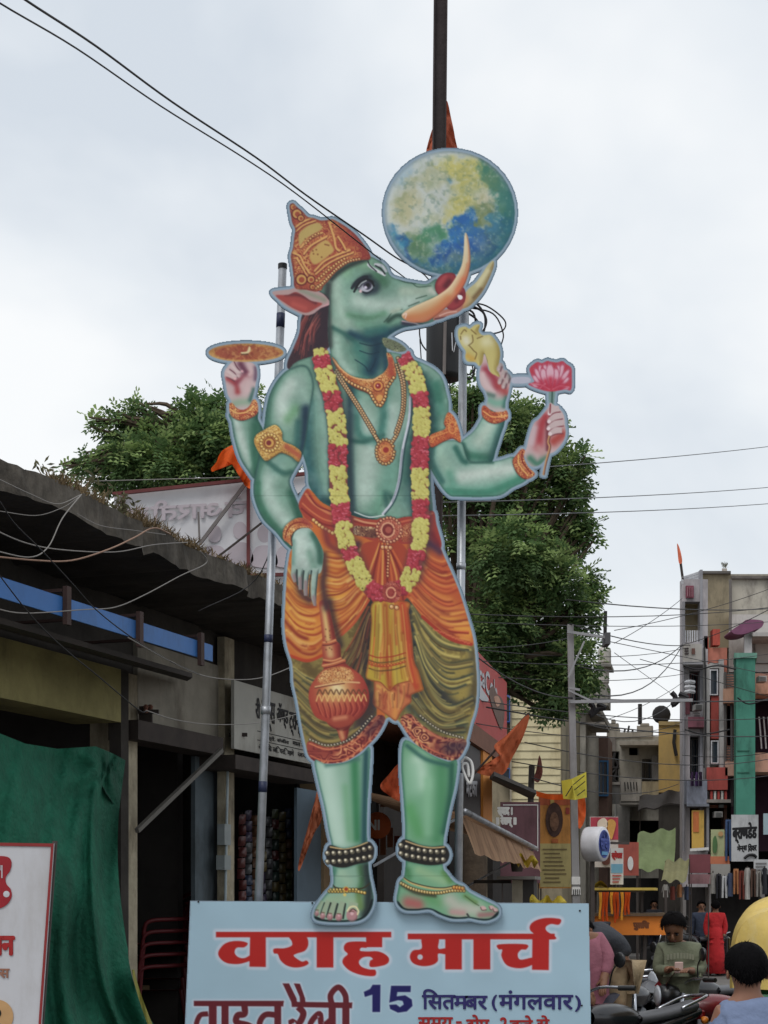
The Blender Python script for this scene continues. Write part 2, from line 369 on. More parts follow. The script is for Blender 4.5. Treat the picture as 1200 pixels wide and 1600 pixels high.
    A.img[sl_] = A.img[sl_] * (1 - ok_) + bl * ok_; A.mottle(g, 5, 63, (196, 198, 180), .35, .58, .75); A.mottle(g, 6, 64, (70, 104, 96), .3, .6, .76)
    A.rim(g, 3, (70, 92, 104), .6); A.rim(g, 20, (36, 92, 100), .7, (.8, .5)); A.rim(g, 10, (190, 200, 204), .5, (-.8, -.5))
    # ---- far tusk
    t = A.fill(ZB((1140, 285), (1090, 330), (1040, 410), (980, 490), (900, 560), (860, 640), (800, 735), (900, 720), (980, 650), (1050, 560), (1110, 440), (1150, 330)), (180, 172, 128), 'tusk_far')
    A.rim(t, 5, (120, 96, 62), .8, (.7, .7)); A.soft(t, ZB((880, 640), (830, 720)), 7, (190, 134, 92), .9); A.soft(t, ZB((1090, 380), (1000, 510)), 4, (206, 198, 158), .8)
    A.soft(t, ZB((960, 630), (1030, 550)), 3, (110, 84, 56), .8)
    # ---- raised arm with disc (viewer's left)
    a = A.fill(ID((360, 645), (362, 660), (366, 685), (375, 715), (387, 735), (400, 748), (410, 715), (414, 690), (411, 672), (403, 655), (400, 640)), GRN, 'raised_arm_left')
    A.soft(a, ID((366, 650), (378, 690), (392, 725)), 9, LIT, .9); A.rim(a, 8, DKG, .8, (1, .2)); A.soft(a, ID((400, 665), (398, 700), (400, 740)), 9, (52, 112, 88), .9); A.rim(a, 4, (78, 120, 112), .7, (-1, .3))
    h = A.fill(ZL((400, 380), (340, 415), (305, 455), (268, 510), (262, 570), (275, 640), (290, 740), (310, 830), (350, 900), (385, 1000), (450, 1040), (560, 1030), (610, 960), (640, 880), (665, 780), (685, 660), (702, 560), (690, 470), (650, 410), (560, 390)), FLESH, 'hand_left_raised')
    A.soft(h, ZL((370, 960), (480, 930), (610, 930)), 7, (138, 160, 138), .9); A.soft(h, ZL((650, 760), (610, 900)), 4, (58, 98, 92), .9); A.soft(h, ZL((680, 470), (680, 620)), 4, (100, 78, 98), .9)
    A.soft(h, ZL((310, 610), (420, 690), (440, 790)), 5, (152, 62, 66), .95); A.soft(h, ZL((440, 660), (520, 600), (570, 560)), 6, (128, 48, 62), .95); A.soft(h, ZL((480, 420), (540, 520)), 6, (92, 46, 66), .9)
    for p in (ZL((395, 390), (430, 460), (500, 540)), ZL((335, 490), (400, 540), (440, 600)), ZL((290, 590), (350, 620), (400, 650))): A.line(h, p, 1.6, (84, 40, 54), .9)
    for p in (ZL((360, 440), (440, 520), (500, 520)), ZL((310, 520), (380, 570), (455, 580)), ZL((290, 570), (350, 590), (405, 615))): A.soft(h, p, 2.4, (204, 184, 182), .8)
    A.soft(h, ZL((590, 420), (620, 520), (600, 560)), 4, (200, 172, 172), .9); A.disc(*ZL((500, 515))[0], 1.6, (214, 160, 168)); A.disc(*ZL((405, 612))[0], 1.6, (220, 170, 172))
    A.soft(h, ZL((500, 700), (560, 620), (570, 760)), 6, (196, 168, 168), .8)
    d = A.fill(ell(384.5, 551, 58.5, 14.2), (172, 128, 70), 'discus', raw=True)
    A.fill(ell(384.5, 551.5, 49, 11), (158, 82, 56), raw=True, feather=3); A.soft(d, ID((350, 551), (378, 552)), 9, (146, 62, 54), .8); A.soft(d, ID((418, 549), (432, 550)), 7, (176, 112, 68), .7)
    for k in range(70):
        th = k / 70 * 2 * np.pi; A.line(d, ID((384 + 13 * np.cos(th), 550 + 4 * np.sin(th)), (384 + 58 * np.cos(th), 551 + 14 * np.sin(th))), 1., (112, 58, 40) if k % 2 else (190, 130, 80), .3, False)
    A.mottle(d, 4, 14, (196, 150, 92), .5, .5, .7); A.mottle(d, 5, 15, (118, 48, 40), .5, .55, .7); A.rim(d, 2.5, (206, 170, 110), .6, (0, 1))
    A.fill(ZL((480, 260), (560, 250), (590, 185), (612, 200), (600, 260), (520, 290)), (214, 196, 150)); A.line(d, ZL((490, 290), (580, 285)), 2, (70, 40, 30), .8)
    b = A.fill(ZL((330, 955), (372, 945), (430, 1010), (510, 1032), (590, 990), (645, 900), (685, 905), (712, 980), (702, 1080), (620, 1140), (500, 1178), (400, 1150), (340, 1085)), RD, 'bracelet_raised_left')
    A.filigree(b, 5, 11, GDK, (190, 120, 66), GLT); A.line(b, ZL((340, 1020), (430, 1075), (560, 1060), (660, 980)), 2, (224, 180, 110)); A.rim(b, 2, (100, 36, 36), .8, (.2, 1))
    # ---- hair
    h = A.fill(ID((473, 490), (468, 520), (458, 545), (449, 566), (452, 577), (475, 571), (500, 555), (520, 530), (520, 470), (500, 455)), (58, 40, 46), 'hair')
    for k in range(46):
        t0 = rs.rand(); x = 476 + t0 * 26; y = 488 + rs.rand() * 25
        A.line(h, ID((x, y), (x - 8 - 4 * rs.rand(), y + 20), (x - 20 + t0 * 10, y + 42 + rs.rand() * 10)), 1.4, [(132, 62, 58), (96, 46, 48), (164, 92, 84), (44, 28, 36)][k % 4], .75)
    A.soft(h, ID((508, 475), (508, 520), (492, 548)), 11, (46, 34, 44), .85)
    # ---- ear
    e = A.fill(ZA((35, 950), (60, 928), (200, 912), (260, 895), (340, 910), (430, 925), (510, 955), (575, 1030), (585, 1050), (530, 1072), (480, 1092), (420, 1140), (340, 1155), (240, 1112), (150, 1062), (90, 1005)), (170, 142, 140), 'ear')
    i_ = A.fill(ZA((65, 970), (180, 965), (250, 938), (320, 970), (400, 1022), (500, 1045), (440, 1092), (350, 1132), (250, 1100), (150, 1040)), (152, 66, 62), feather=2)
    A.soft(i_, ZA((160, 960), (300, 970), (440, 1040)), 3, (92, 40, 46), .9); A.soft(i_, ZA((230, 1050), (340, 1090)), 5, (176, 82, 74), .8); A.soft(e, ZA((300, 920), (420, 970), (520, 1010)), 4, (136, 138, 122), .9); A.soft(e, ZA((470, 1100), (560, 1055)), 2.5, (206, 156, 160), .9)
    # ---- torso
    T = A.fill(ID((452, 577), (490, 556), (520, 552), (608, 550), (647, 562), (675, 575), (690, 590), (697, 612), (701, 640), (692, 700), (675, 722), (673, 760), (675, 805), (650, 815), (580, 818), (540, 806), (505, 790), (488, 768), (482, 755), (481, 737), (474, 712), (465, 690), (440, 650)), GRN, 'torso')
    A.soft(T, ID((505, 620), (515, 680), (520, 740)), 16, (126, 166, 150), .8); A.soft(T, ID((560, 650), (575, 690), (570, 770)), 24, (150, 176, 160), .95)
    A.soft(T, ID((612, 640), (612, 680)), 14, (150, 178, 162), .9); A.soft(T, ID((640, 690), (640, 780)), 16, (58, 112, 104), .9); A.soft(T, ID((600, 775), (590, 800)), 16, (92, 146, 120), .9)
    A.soft(T, ID((548, 580), (556, 640), (562, 680), (590, 690)), 8, (60, 128, 114), .85); A.soft(T, ID((598, 605), (600, 650), (594, 685)), 8, (60, 128, 114), .9)
    A.soft(T, ID((545, 688), (570, 690), (598, 680)), 4, (52, 112, 100), .9); A.soft(T, ID((605, 790), (603, 770), (612, 778)), 5, (36, 92, 86), .8)
    A.soft(T, ID((478, 630), (478, 680), (484, 740), (500, 780)), 12, (50, 108, 112), .95); A.soft(T, ID((548, 600), (546, 700), (550, 800)), 7, (42, 70, 84), .8); A.soft(T, ID((644, 570), (672, 612), (676, 660), (672, 720)), 9, (36, 104, 96), .95)
    A.soft(T, ID((682, 600), (688, 640)), 9, (58, 130, 108), .9); A.soft(T, ID((505, 780), (545, 803), (580, 812)), 6, (34, 78, 84), .9); A.soft(T, ID((645, 720), (648, 800)), 7, (40, 84, 92), .8); A.soft(T, ID((612, 720), (606, 760)), 14, (96, 150, 130), .8)
    A.mottle(T, 26, 21, (160, 184, 172), .25, .5, .75)
    # ---- lowered arm (viewer's left)
    L = A.fill(ID((452, 577), (435, 592), (422, 615), (416, 640), (413, 665), (407, 690), (405, 715), (399, 740), (396, 765), (400, 787), (412, 812), (432, 832), (448, 852), (465, 862), (482, 850), (475, 812), (469, 795), (461, 776), (455, 762), (453, 750), (460, 735), (469, 720), (474, 705), (479, 680), (484, 640), (490, 600), (478, 572)), GRN, 'lowered_arm')
    A.soft(L, ID((455, 600), (440, 625), (445, 650)), 16, LIT, .95); A.soft(L, ID((470, 590), (478, 640)), 10, (134, 168, 152), .7); A.soft(L, ID((450, 655), (462, 640)), 9, (96, 150, 104), .8)
    A.soft(L, ID((478, 640), (476, 680), (470, 712)), 8.5, (38, 66, 90), .95); A.soft(L, ID((466, 660), (464, 700)), 6, (48, 108, 104), .7)
    A.soft(L, ID((430, 730), (418, 755), (425, 785), (446, 815)), 13, (152, 180, 164), .95); A.soft(L, ID((440, 715), (428, 735)), 10, (104, 150, 134), .7); A.soft(L, ID((412, 716), (440, 738), (456, 738)), 5, (46, 104, 92), .75)
    A.rim(L, 9, (58, 118, 96), .85, (-1, .2)); A.soft(L, ID((455, 770), (464, 795), (470, 815)), 7, (46, 104, 82), .9); A.soft(L, ID((402, 755), (404, 785), (425, 820), (442, 838)), 6, (60, 122, 94), .9); A.rim(L, 2.5, (80, 116, 118), .5)
    # ---- raised right arm, forward right arm
    a = A.fill(ID((720, 692), (740, 674), (752, 655), (758, 640), (788, 645), (788, 662), (782, 680), (775, 702), (766, 724), (735, 726), (726, 712)), (122, 164, 146), 'raised_arm_right')
    A.soft(a, ID((748, 690), (768, 660)), 10, (158, 184, 164), .9); A.soft(a, ID((732, 712), (765, 716)), 8, (58, 124, 100), .9); A.rim(a, 9, (40, 92, 90), .9, (1, .3)); A.soft(a, ID((724, 694), (732, 716)), 4, (40, 96, 84), .7)
    b = A.fill(ID((672, 690), (700, 688), (720, 690), (728, 712), (735, 721), (762, 722), (782, 719), (803, 714), (816, 728), (824, 748), (800, 762), (776, 775), (717, 776), (700, 772), (683, 750), (671, 725)), (118, 160, 142), 'forward_arm_right')
    A.soft(b, ID((722, 744), (760, 738), (800, 732)), 12, (168, 186, 172), .95); A.soft(b, ID((685, 702), (700, 735)), 9, (136, 176, 152), .8); A.soft(b, ID((700, 768), (760, 770), (812, 750)), 9, (62, 140, 112), .95)
    A.soft(b, ID((712, 700), (722, 718), (728, 722)), 5, (48, 112, 98), .9); A.soft(b, ID((675, 700), (674, 722), (690, 752)), 6, (54, 116, 108), .9); A.soft(b, ID((702, 740), (708, 758)), 7, (86, 150, 126), .8); A.rim(b, 4, (84, 150, 126), .5, (0, 1)); A.soft(b, ID((735, 723), (770, 723)), 2.5, (60, 112, 98), .7)
    # ---- conch and hand
    h = A.fill(ZE((335, 380), (318, 440), (298, 520), (292, 590), (308, 660), (350, 720), (370, 790), (358, 850), (400, 890), (460, 915), (525, 895), (532, 820), (552, 750), (572, 660), (582, 600), (562, 555), (520, 525), (495, 460), (470, 470), (470, 580), (430, 550), (390, 540), (370, 500), (360, 420)), FLESH, 'hand_right_raised')
    A.soft(h, ZE((350, 520), (420, 590), (455, 680)), 8, (146, 52, 66), .95); A.soft(h, ZE((480, 660), (540, 740)), 8, (156, 66, 66), .9); A.soft(h, ZE((320, 560), (350, 650), (420, 730)), 5, (200, 176, 176), .9)
    A.soft(h, ZE((380, 800), (450, 830), (525, 820)), 8, (116, 160, 142), .95); A.soft(h, ZE((350, 740), (420, 760)), 4, (78, 106, 98), .8); A.soft(h, ZE((520, 860), (540, 780)), 4, (50, 98, 90), .8)
    c = A.fill(ZE((105, 135), (160, 120), (200, 140), (250, 105), (295, 105), (282, 160), (320, 200), (390, 198), (440, 250), (472, 310), (482, 380), (472, 450), (462, 520), (478, 582), (440, 572), (390, 535), (352, 400), (332, 375), (318, 450), (290, 485), (250, 450), (180, 442), (160, 400), (165, 350), (130, 300), (100, 240), (92, 180)), (186, 174, 110), 'conch')
    A.soft(c, ZE((350, 260), (400, 250)), 9, (208, 202, 160), .9); A.soft(c, ZE((165, 240), (172, 260)), 7, (208, 204, 180), .95); A.rim(c, 6, (138, 118, 60), .8, (1, .4)); A.soft(c, ZE((180, 390), (230, 420)), 5, (190, 150, 70), .8)
    for p in (ZE((120, 190), (150, 150), (170, 165)), ZE((190, 295), (230, 260), (225, 200)), ZE((200, 300), (240, 345), (265, 370), (250, 420)), ZE((215, 150), (260, 190)), ZE((270, 230), (320, 210)), ZE((335, 370), (360, 430), (365, 480)), ZE((115, 210), (118, 240))): A.line(c, p, 1.5, (96, 72, 36), .85)
    for x, y in ((480, 500), (520, 560), (490, 620), (555, 610), (525, 660)): A.fill(ell(*ZE((x, y))[0], 4.2, 7, 20, .6), (176, 158, 156), raw=True, feather=2.4); A.soft(None, [ZE((x + 18, y - 6))[0], ZE((x + 6, y + 30))[0]], 1.6, (92, 56, 64), .8, n=False); A.disc(*ZE((x - 8, y + 18))[0], 1.4, (206, 178, 178), .7, fe=2.)
    A.soft(h, ZE((500, 440), (560, 540), (588, 610)), 3.4, (74, 86, 92), .8)
    k = A.fill(R3((612, 548), (632, 535), (680, 572), (740, 574), (765, 566), (776, 600), (762, 625), (700, 648), (650, 636), (614, 600)), RD, 'bracelet_raised_right')
    A.filigree(k, 5, 31, GDK, (196, 112, 60), GLT); A.line(k, R3((620, 570), (680, 605), (768, 598)), 2, (220, 160, 96)); A.rim(k, 2, (110, 38, 34), .8, (.2, 1))
    # ---- lotus hand
    A.fill(ZE((935, 700), (990, 700), (985, 800), (975, 860), (940, 850)), (112, 138, 132), 'lotus_stem'); A.line(None, ZE((965, 715), (962, 850)), 2.4, (52, 78, 70))
    h = A.fill(ZE((945, 825), (920, 880), (850, 970), (800, 1010), (770, 1080), (742, 1180), (725, 1250), (698, 1290), (720, 1340), (765, 1410), (830, 1410), (885, 1370), (925, 1310), (995, 1270), (1062, 1190), (1088, 1110), (1082, 1020), (1072, 940), (1030, 880), (985, 850)), FLESH, 'hand_with_lotus')
    A.soft(h, ZE((900, 960), (860, 1060), (840, 1220)), 9, (158, 52, 60), .95); A.soft(h, ZE((800, 1060), (770, 1200)), 6, (190, 168, 172), .9); A.soft(h, ZE((980, 1180), (1060, 1120)), 9, (160, 64, 58), .95); A.soft(h, ZE((760, 1340), (830, 1390), (900, 1330)), 6, (70, 118, 98), .95); A.soft(h, ZE((840, 1240), (880, 1290)), 7, (182, 142, 140), .8)
    A.soft(h, ZE((920, 1000), (920, 1260)), 3, (96, 34, 44), .8)
    for x0, y0, x1, y1 in ((940, 925, 1030, 880), (935, 1000, 1050, 945), (930, 1065, 1060, 1010), (945, 1115, 1055, 1080)):
        A.band(ZE((x0, y0), ((x0 + x1) / 2, (y0 + y1) / 2 - 14), (x1, y1)), [8, 11, 9], (186, 166, 166)); A.line(h, ZE((x0 - 5, y0 + 26), ((x0 + x1) / 2, (y0 + y1) / 2 + 18), (x1 + 10, y1 + 30)), 1.8, (112, 50, 58), .9); A.disc(*ZE((x0, y0))[0], 3, (214, 196, 198))
    A.band(ZE((940, 1130), (928, 1190), (942, 1240), (918, 1330), (900, 1410), (884, 1495)), 3.4, (186, 138, 96), 'lotus_stem_lower'); A.line(None, ZE((946, 1140), (936, 1190), (950, 1240), (908, 1400), (892, 1490)), 1, (70, 36, 34))
    A.line(None, ZE((948, 840), (944, 920)), 2, (120, 44, 52))
    k = A.fill(ZE((598, 1360), (640, 1300), (680, 1255), (712, 1268), (702, 1330), (742, 1420), (802, 1478), (780, 1512), (720, 1534), (660, 1502), (618, 1440)), RD, 'bracelet_forward_right')
    A.filigree(k, 5, 41, GDK, (190, 118, 64), GLT); A.line(k, ZE((650, 1310), (660, 1400), (740, 1500)), 2, (216, 168, 100)); A.line(k, ZE((690, 1275), (690, 1370), (770, 1480)), 2, (122, 38, 34)); A.rim(k, 1.6, (90, 30, 30), .9, (-.5, .8))
    l = A.fill(ZE((755, 512), (790, 470), (830, 448), (870, 458), (920, 438), (950, 445), (1010, 452), (1060, 440), (1100, 470), (1140, 500), (1146, 560), (1140, 702), (1080, 702), (960, 722), (850, 702), (745, 655), (800, 630), (775, 580)), (176, 58, 74), 'lotus')
    for bx, by, tx_, ty, w in ((905, 690, 770, 560, 30), (905, 690, 795, 490, 30), (1000, 690, 1135, 580, 28), (1000, 690, 1135, 500, 28), (920, 690, 840, 455, 34), (985, 690, 1075, 450, 34), (930, 690, 890, 450, 36), (975, 690, 1030, 455, 34), (925, 695, 868, 490, 42), (980, 695, 1005, 490, 42), (952, 690, 942, 448, 48), (900, 700, 760, 655, 18), (1010, 700, 1135, 690, 18)):
        a_, b_ = np.array(ZE((bx, by))[0]), np.array(ZE((tx_, ty))[0]); t_ = b_ - a_; n_ = np.array([-t_[1], t_[0]]) / np.hypot(*t_) * w / 5.9 * .85
        q = A.fill([a_, a_ + t_ * .35 + n_ * .8, a_ + t_ * .65 + n_, a_ + t_ * .88 + n_ * .55, b_, a_ + t_ * .88 - n_ * .55, a_ + t_ * .65 - n_, a_ + t_ * .35 - n_ * .8], (208, 164, 178), feather=1.6, clip=l)
        A.soft(q, [a_, a_ + t_ * .34], 5, (178, 50, 72), .95); A.rim(q, 1.3, (146, 30, 58), .75); A.soft(q, [b_, b_ - t_ * .08], 2, (170, 50, 74), .8)
    for p in (ZE((770, 650), (860, 660), (940, 700)), ZE((1120, 680), (1040, 670), (970, 700)), ZE((850, 690), (900, 650))): A.line(l, p, 2, (206, 132, 146), .8)
    A.soft(l, ZE((860, 670), (960, 685), (1080, 670)), 4, (172, 44, 66), .6)
    A.fill(ZE((600, 592), (748, 590), (748, 640), (600, 644)), (176, 176, 190), 'support_strip')
    return A, rs
def paint_figure2(A, rs):
    GRN = (104, 146, 126); LIT = (164, 186, 172); GOLD = (192, 138, 70); GLT = (222, 190, 126); GDK = (98, 38, 34); RD = (158, 66, 52)
    # ---- head and neck
    H = A.fill(ID((574, 400), (600, 413), (610, 431), (627, 438), (647, 442), (667, 444), (684, 436), (694, 460), (692, 485), (684, 497), (672, 504), (647, 509), (630, 512), (614, 520), (603, 532), (606, 560), (606, 592), (590, 606), (560, 606), (535, 590), (520, 562), (513, 530), (513, 490), (514, 465), (498, 452), (515, 430), (545, 408)), GRN, 'head')
    S = lambda p, r, c, a=.9: A.soft(H, ID(*p), r, c, a)
    S(((540, 425), (550, 410), (572, 412)), 11, (112, 160, 122)); S(((524, 440), (530, 480), (540, 500)), 12, (146, 180, 158)); S(((560, 470), (600, 478), (650, 470)), 15, (156, 182, 166)); S(((630, 455), (670, 456)), 9, (146, 168, 146))
    S(((520, 505), (550, 515)), 10, (140, 174, 152)); S(((545, 492), (575, 497), (600, 490)), 6, (84, 140, 104), .7); S(((560, 506), (590, 510), (620, 505)), 6, (104, 158, 128), .8)
    S(((548, 523), (580, 531), (612, 519), (650, 508)), 8, (34, 78, 100), .95); S(((575, 520), (600, 515)), 8, (44, 112, 110), .7); S(((520, 512), (545, 526), (560, 540)), 4, (52, 112, 102), .8)
    S(((524, 530), (530, 560), (550, 590)), 9, (140, 176, 156), .95); S(((560, 545), (572, 570), (570, 600)), 12, (66, 136, 122), .9); S(((590, 540), (586, 565), (580, 580)), 12, (30, 72, 96), .95); S(((600, 545), (604, 580)), 6, (42, 84, 100), .95); S(((560, 592), (590, 600)), 7, (96, 154, 132), .8)
    for p in (((562, 536), (580, 540), (598, 536)), ((562, 548), (578, 553), (592, 550)), ((555, 562), (570, 572), (575, 580)), ((578, 580), (584, 570), (587, 560))): A.line(H, ID(*p), 1.6, (24, 58, 78), .7)
    S(((513, 445), (511, 470), (512, 500), (514, 540)), 6.5, (50, 44, 52), .7); S(((518, 436), (530, 425), (548, 414), (572, 405)), 4.5, (46, 52, 56), .8)
    # eye
    S(((556, 446), (566, 437), (578, 433)), 5, (44, 56, 66), .95); S(((575, 438), (588, 440), (586, 452), (572, 456)), 7, (52, 66, 82), .9); S(((590, 430), (600, 440)), 9, (72, 128, 92), .8)
    A.fill(ZA((825, 900), (860, 850), (920, 825), (965, 850), (972, 900), (930, 935), (880, 930), (850, 915)), (168, 168, 182)); A.soft(H, ZA((840, 890), (900, 835), (970, 850)), 3.2, (30, 36, 48), .85); A.disc(*ZA((925, 878))[0], 6.4, (70, 68, 88)); A.disc(*ZA((928, 874))[0], 3.4, (24, 24, 34)); A.disc(*ZA((908, 895))[0], 2.4, (196, 190, 206))
    A.line(H, ZA((800, 935), (850, 850), (905, 818), (960, 835), (985, 880)), 3, (26, 30, 40)); A.line(H, ZA((840, 890), (870, 855), (915, 830)), 1.2, (196, 206, 200)); A.line(H, ZA((850, 922), (920, 948), (975, 915)), 2, (36, 44, 56)); A.line(H, ZA((780, 900), (820, 840), (880, 800), (920, 795)), 4.5, (40, 46, 58), .85); A.disc(*ZA((860, 930))[0], 2.4, (206, 176, 178))
    # forehead mark
    for p, w, c in ((ZA((935, 680), (960, 705), (1020, 740), (1085, 775)), 4.5, (190, 192, 198)), (ZA((1000, 680), (1060, 690), (1100, 740)), 4.5, (176, 180, 188)), (ZA((1000, 690), (1050, 720), (1090, 770)), 2, (40, 44, 54)), (ZA((930, 650), (950, 690), (1010, 745)), 1.6, (38, 44, 54))): A.line(H, p, w, c)
    # snout wrinkles and mouth
    for p in (ZB((210, 430), (300, 480), (420, 500)), ZB((380, 490), (440, 530), (560, 520)), ZB((150, 830), (200, 770), (290, 740)), ZB((350, 710), (450, 670)), ZB((420, 640), (520, 610)), ZB((120, 860), (160, 820))): A.line(H, p, 1.6, (62, 92, 78), .8)
    A.soft(H, ZB((160, 850), (230, 800), (300, 800)), 4, (52, 86, 74), .9); A.soft(H, ZB((200, 760), (260, 740)), 4, (152, 170, 146), .9); A.soft(H, ZB((560, 560), (600, 590)), 5, (166, 174, 158), .9)
    A.soft(H, ZB((300, 870), (450, 890), (600, 880)), 3.2, (66, 62, 84), .95); A.line(H, ZB((290, 850), (400, 868), (480, 890), (580, 870)), 2, (190, 150, 160), .9)
    m = A.fill(ZB((600, 800), (640, 765), (720, 735), (800, 740), (830, 720), (860, 700), (850, 740), (800, 775), (720, 800), (650, 830), (580, 840)), (168, 108, 92), 'mouth'); A.line(m, ZB((640, 800), (720, 770), (800, 760)), 2, (206, 160, 146)); A.line(m, ZB((600, 830), (700, 812)), 2, (80, 44, 52))
    n = A.fill(ZB((603, 560), (608, 480), (655, 420), (720, 398), (780, 408), (800, 450), (840, 510), (878, 560), (884, 630), (862, 690), (790, 742), (720, 735), (660, 640)), (142, 52, 58), 'nose')
    A.soft(n, ZB((700, 520), (730, 480)), 5, (84, 28, 38), .9); A.soft(n, ZB((640, 500), (690, 430)), 4, (166, 72, 74), .8); A.rim(n, 2.4, (110, 32, 44), .8); A.soft(n, ZB((800, 660), (850, 600)), 4, (98, 30, 42), .9); A.disc(*ZB((835, 628))[0], 3.6, (232, 228, 228)); A.disc(*ZB((822, 618))[0], 2.4, (226, 220, 222))
    t = A.fill(ZB((884, 22), (905, 60), (922, 160), (929, 300), (907, 420), (862, 530), (772, 650), (682, 740), (580, 820), (500, 860), (380, 862), (310, 832), (288, 790), (350, 738), (470, 680), (600, 622), (720, 540), (800, 430), (850, 320), (868, 200), (873, 80)), (200, 172, 132), 'tusk_near', feather=1.4)
    A.soft(t, ZB((330, 820), (480, 800), (620, 730), (720, 640)), 9, (190, 122, 78), .9); A.rim(t, 7, (184, 100, 70), .95, (.6, .8)); A.soft(t, ZB((870, 470), (820, 560)), 7, (196, 106, 74), .9); A.rim(t, 5, (224, 204, 170), .8, (-.8, -.5)); A.soft(t, ZB((885, 40), (895, 160), (890, 280)), 4, (206, 192, 162), .8); A.rim(t, 1.5, (110, 56, 44), .8, (.8, .5))
    A.line(t, ZB((300, 790), (330, 780), (320, 820)), 2, (226, 200, 190), .8)
    # ---- crown
    K = A.fill(ZA((200, 118), (230, 108), (262, 140), (312, 180), (362, 232), (420, 245), (490, 268), (560, 262), (600, 258), (660, 288), (742, 340), (812, 400), (872, 470), (922, 540), (948, 592), (942, 632), (860, 640), (760, 662), (680, 712), (620, 762), (560, 832), (512, 882), (490, 922), (430, 932), (350, 916), (248, 900), (235, 800), (222, 700), (208, 600), (228, 520), (238, 430), (248, 350), (222, 290), (208, 220), (198, 160)), (152, 66, 54), 'crown')
    A.filigree(K, 7, 51, (108, 40, 38), (172, 106, 62), (196, 150, 92), 2.2)
    A.fill(ZA((280, 400), (330, 340), (400, 300), (470, 290), (500, 340), (430, 390), (350, 440), (290, 500)), (176, 152, 92), feather=3); A.fill(ZA((380, 590), (450, 500), (540, 450), (610, 540), (560, 600), (430, 680)), (182, 150, 88), feather=3)
    for k in range(22): A.disc(440 + rs.rand() * 78, 368 + rs.rand() * 45, 1.3, (110, 56, 36), .8, K)
    for p, w in ((ZA((250, 330), (320, 280), (400, 245)), 3), (ZA((255, 370), (330, 310), (440, 268)), 2.4), (ZA((300, 520), (380, 440), (500, 380)), 3), (ZA((330, 580), (400, 500), (540, 420)), 3), (ZA((570, 300), (610, 420), (630, 520), (660, 550)), 3.4), (ZA((430, 740), (520, 650), (640, 590), (760, 545)), 3), (ZA((440, 770), (560, 670), (680, 610), (790, 570)), 2.6), (ZA((650, 420), (690, 480), (720, 540)), 3), (ZA((220, 570), (290, 600), (330, 680), (380, 760)), 3), (ZA((260, 620), (310, 700), (360, 790)), 2.4)):
        A.line(K, [(x, y + 1.6) for x, y in p], w, (92, 34, 34), .8); A.line(K, p, w, (206, 160, 96), .95)
    A.beads(ZA((440, 900), (490, 870), (560, 800), (640, 720), (740, 655), (850, 630)), 4.4, 1.9, (96, 44, 34), (198, 158, 96), (228, 204, 148)); A.beads(ZA((450, 830), (540, 750), (640, 670), (720, 620)), 5, 1.8, (104, 48, 36), (196, 150, 88), (222, 190, 130))
    A.beads(ZA((350, 480), (420, 410), (490, 380)), 5, 1.6, (104, 48, 36), (196, 150, 88), (222, 190, 130))
    for x, y, r in ((230, 140, 5), (265, 205, 8), (300, 245, 5), (305, 820, 9), (395, 820, 6), (410, 890, 4)):
        q = ZA((x, y))[0]; A.disc(*q, r + 1, (100, 38, 34), 1, K); A.disc(*q, r * .85, (190, 146, 84), 1, K); A.disc(q[0] + .5, q[1] + .5, r * .5, (148, 70, 50), 1, K)
    A.soft(K, ZA((820, 430), (890, 540), (930, 610)), 9, (128, 46, 46), .75); A.soft(K, ZA((230, 860), (215, 600)), 3, (110, 44, 40), .6); A.rim(K, 2, (100, 40, 40), .6)
    # ---- thread, garland, necklace
    TT = (slice(0, A.h), slice(0, A.w), ); none = None
    A.line(none, ID((600, 803), (615, 783), (625, 752), (631, 702), (641, 655), (643, 620)), 5, (50, 84, 92), .8); A.line(none, ID((598, 803), (613, 783), (623, 752), (629, 702), (639, 655), (641, 620)), 3.6, (178, 184, 196)); A.line(none, ID((554, 800), (577, 808), (600, 805)), 1.8, (190, 200, 196)); A.line(none, ID((613, 784), (623, 752), (629, 702)), 1, (110, 116, 140))
    ck = A.fill(ZD((470, 475), (500, 490), (560, 570), (650, 640), (760, 670), (850, 672), (900, 650), (960, 610), (1000, 540), (985, 430), (1040, 470), (1075, 640), (1010, 700), (985, 780), (975, 870), (930, 940), (880, 900), (830, 830), (790, 800), (690, 760), (600, 690), (530, 600)), (172, 96, 60), 'necklace')
    A.filigree(ck, 5, 61, (100, 40, 34), (196, 134, 72), GLT); A.line(ck, ZD((480, 490), (560, 580), (660, 650), (780, 682), (870, 678), (960, 600), (1000, 520), (985, 440)), 2.6, (216, 168, 116)); A.rim(ck, 1.5, (60, 34, 36), .9, (-.2, 1)); A.soft(ck, ZD((1020, 500), (1030, 620)), 6, (150, 58, 50), .8)
    A.disc(*ZD((905, 740))[0], 9, (120, 46, 40)); A.disc(*ZD((905, 738))[0], 7.5, (204, 140, 76)); A.disc(*ZD((905, 738))[0], 4.4, (136, 40, 44)); A.disc(*ZD((920, 850))[0], 5, (206, 150, 84)); A.disc(*ZD((900, 734))[0], 1.2, (230, 190, 180))
    A.beads(ZD((540, 610), (620, 690), (720, 745), (820, 790), (860, 860), (915, 925), (970, 850), (990, 760), (1060, 650)), 5.4, 2.2, (70, 34, 30), (206, 146, 84), (232, 206, 150))
    A.beads(ID((524, 582), (540, 606), (560, 637), (583, 676), (594, 694)), 4.2, 2.6, (54, 40, 36), (184, 138, 90), (228, 204, 160)); A.beads(ID((526, 578), (543, 606), (563, 637), (586, 676)), 4.2, 1.8, (54, 40, 36), (196, 150, 100), (228, 204, 160))
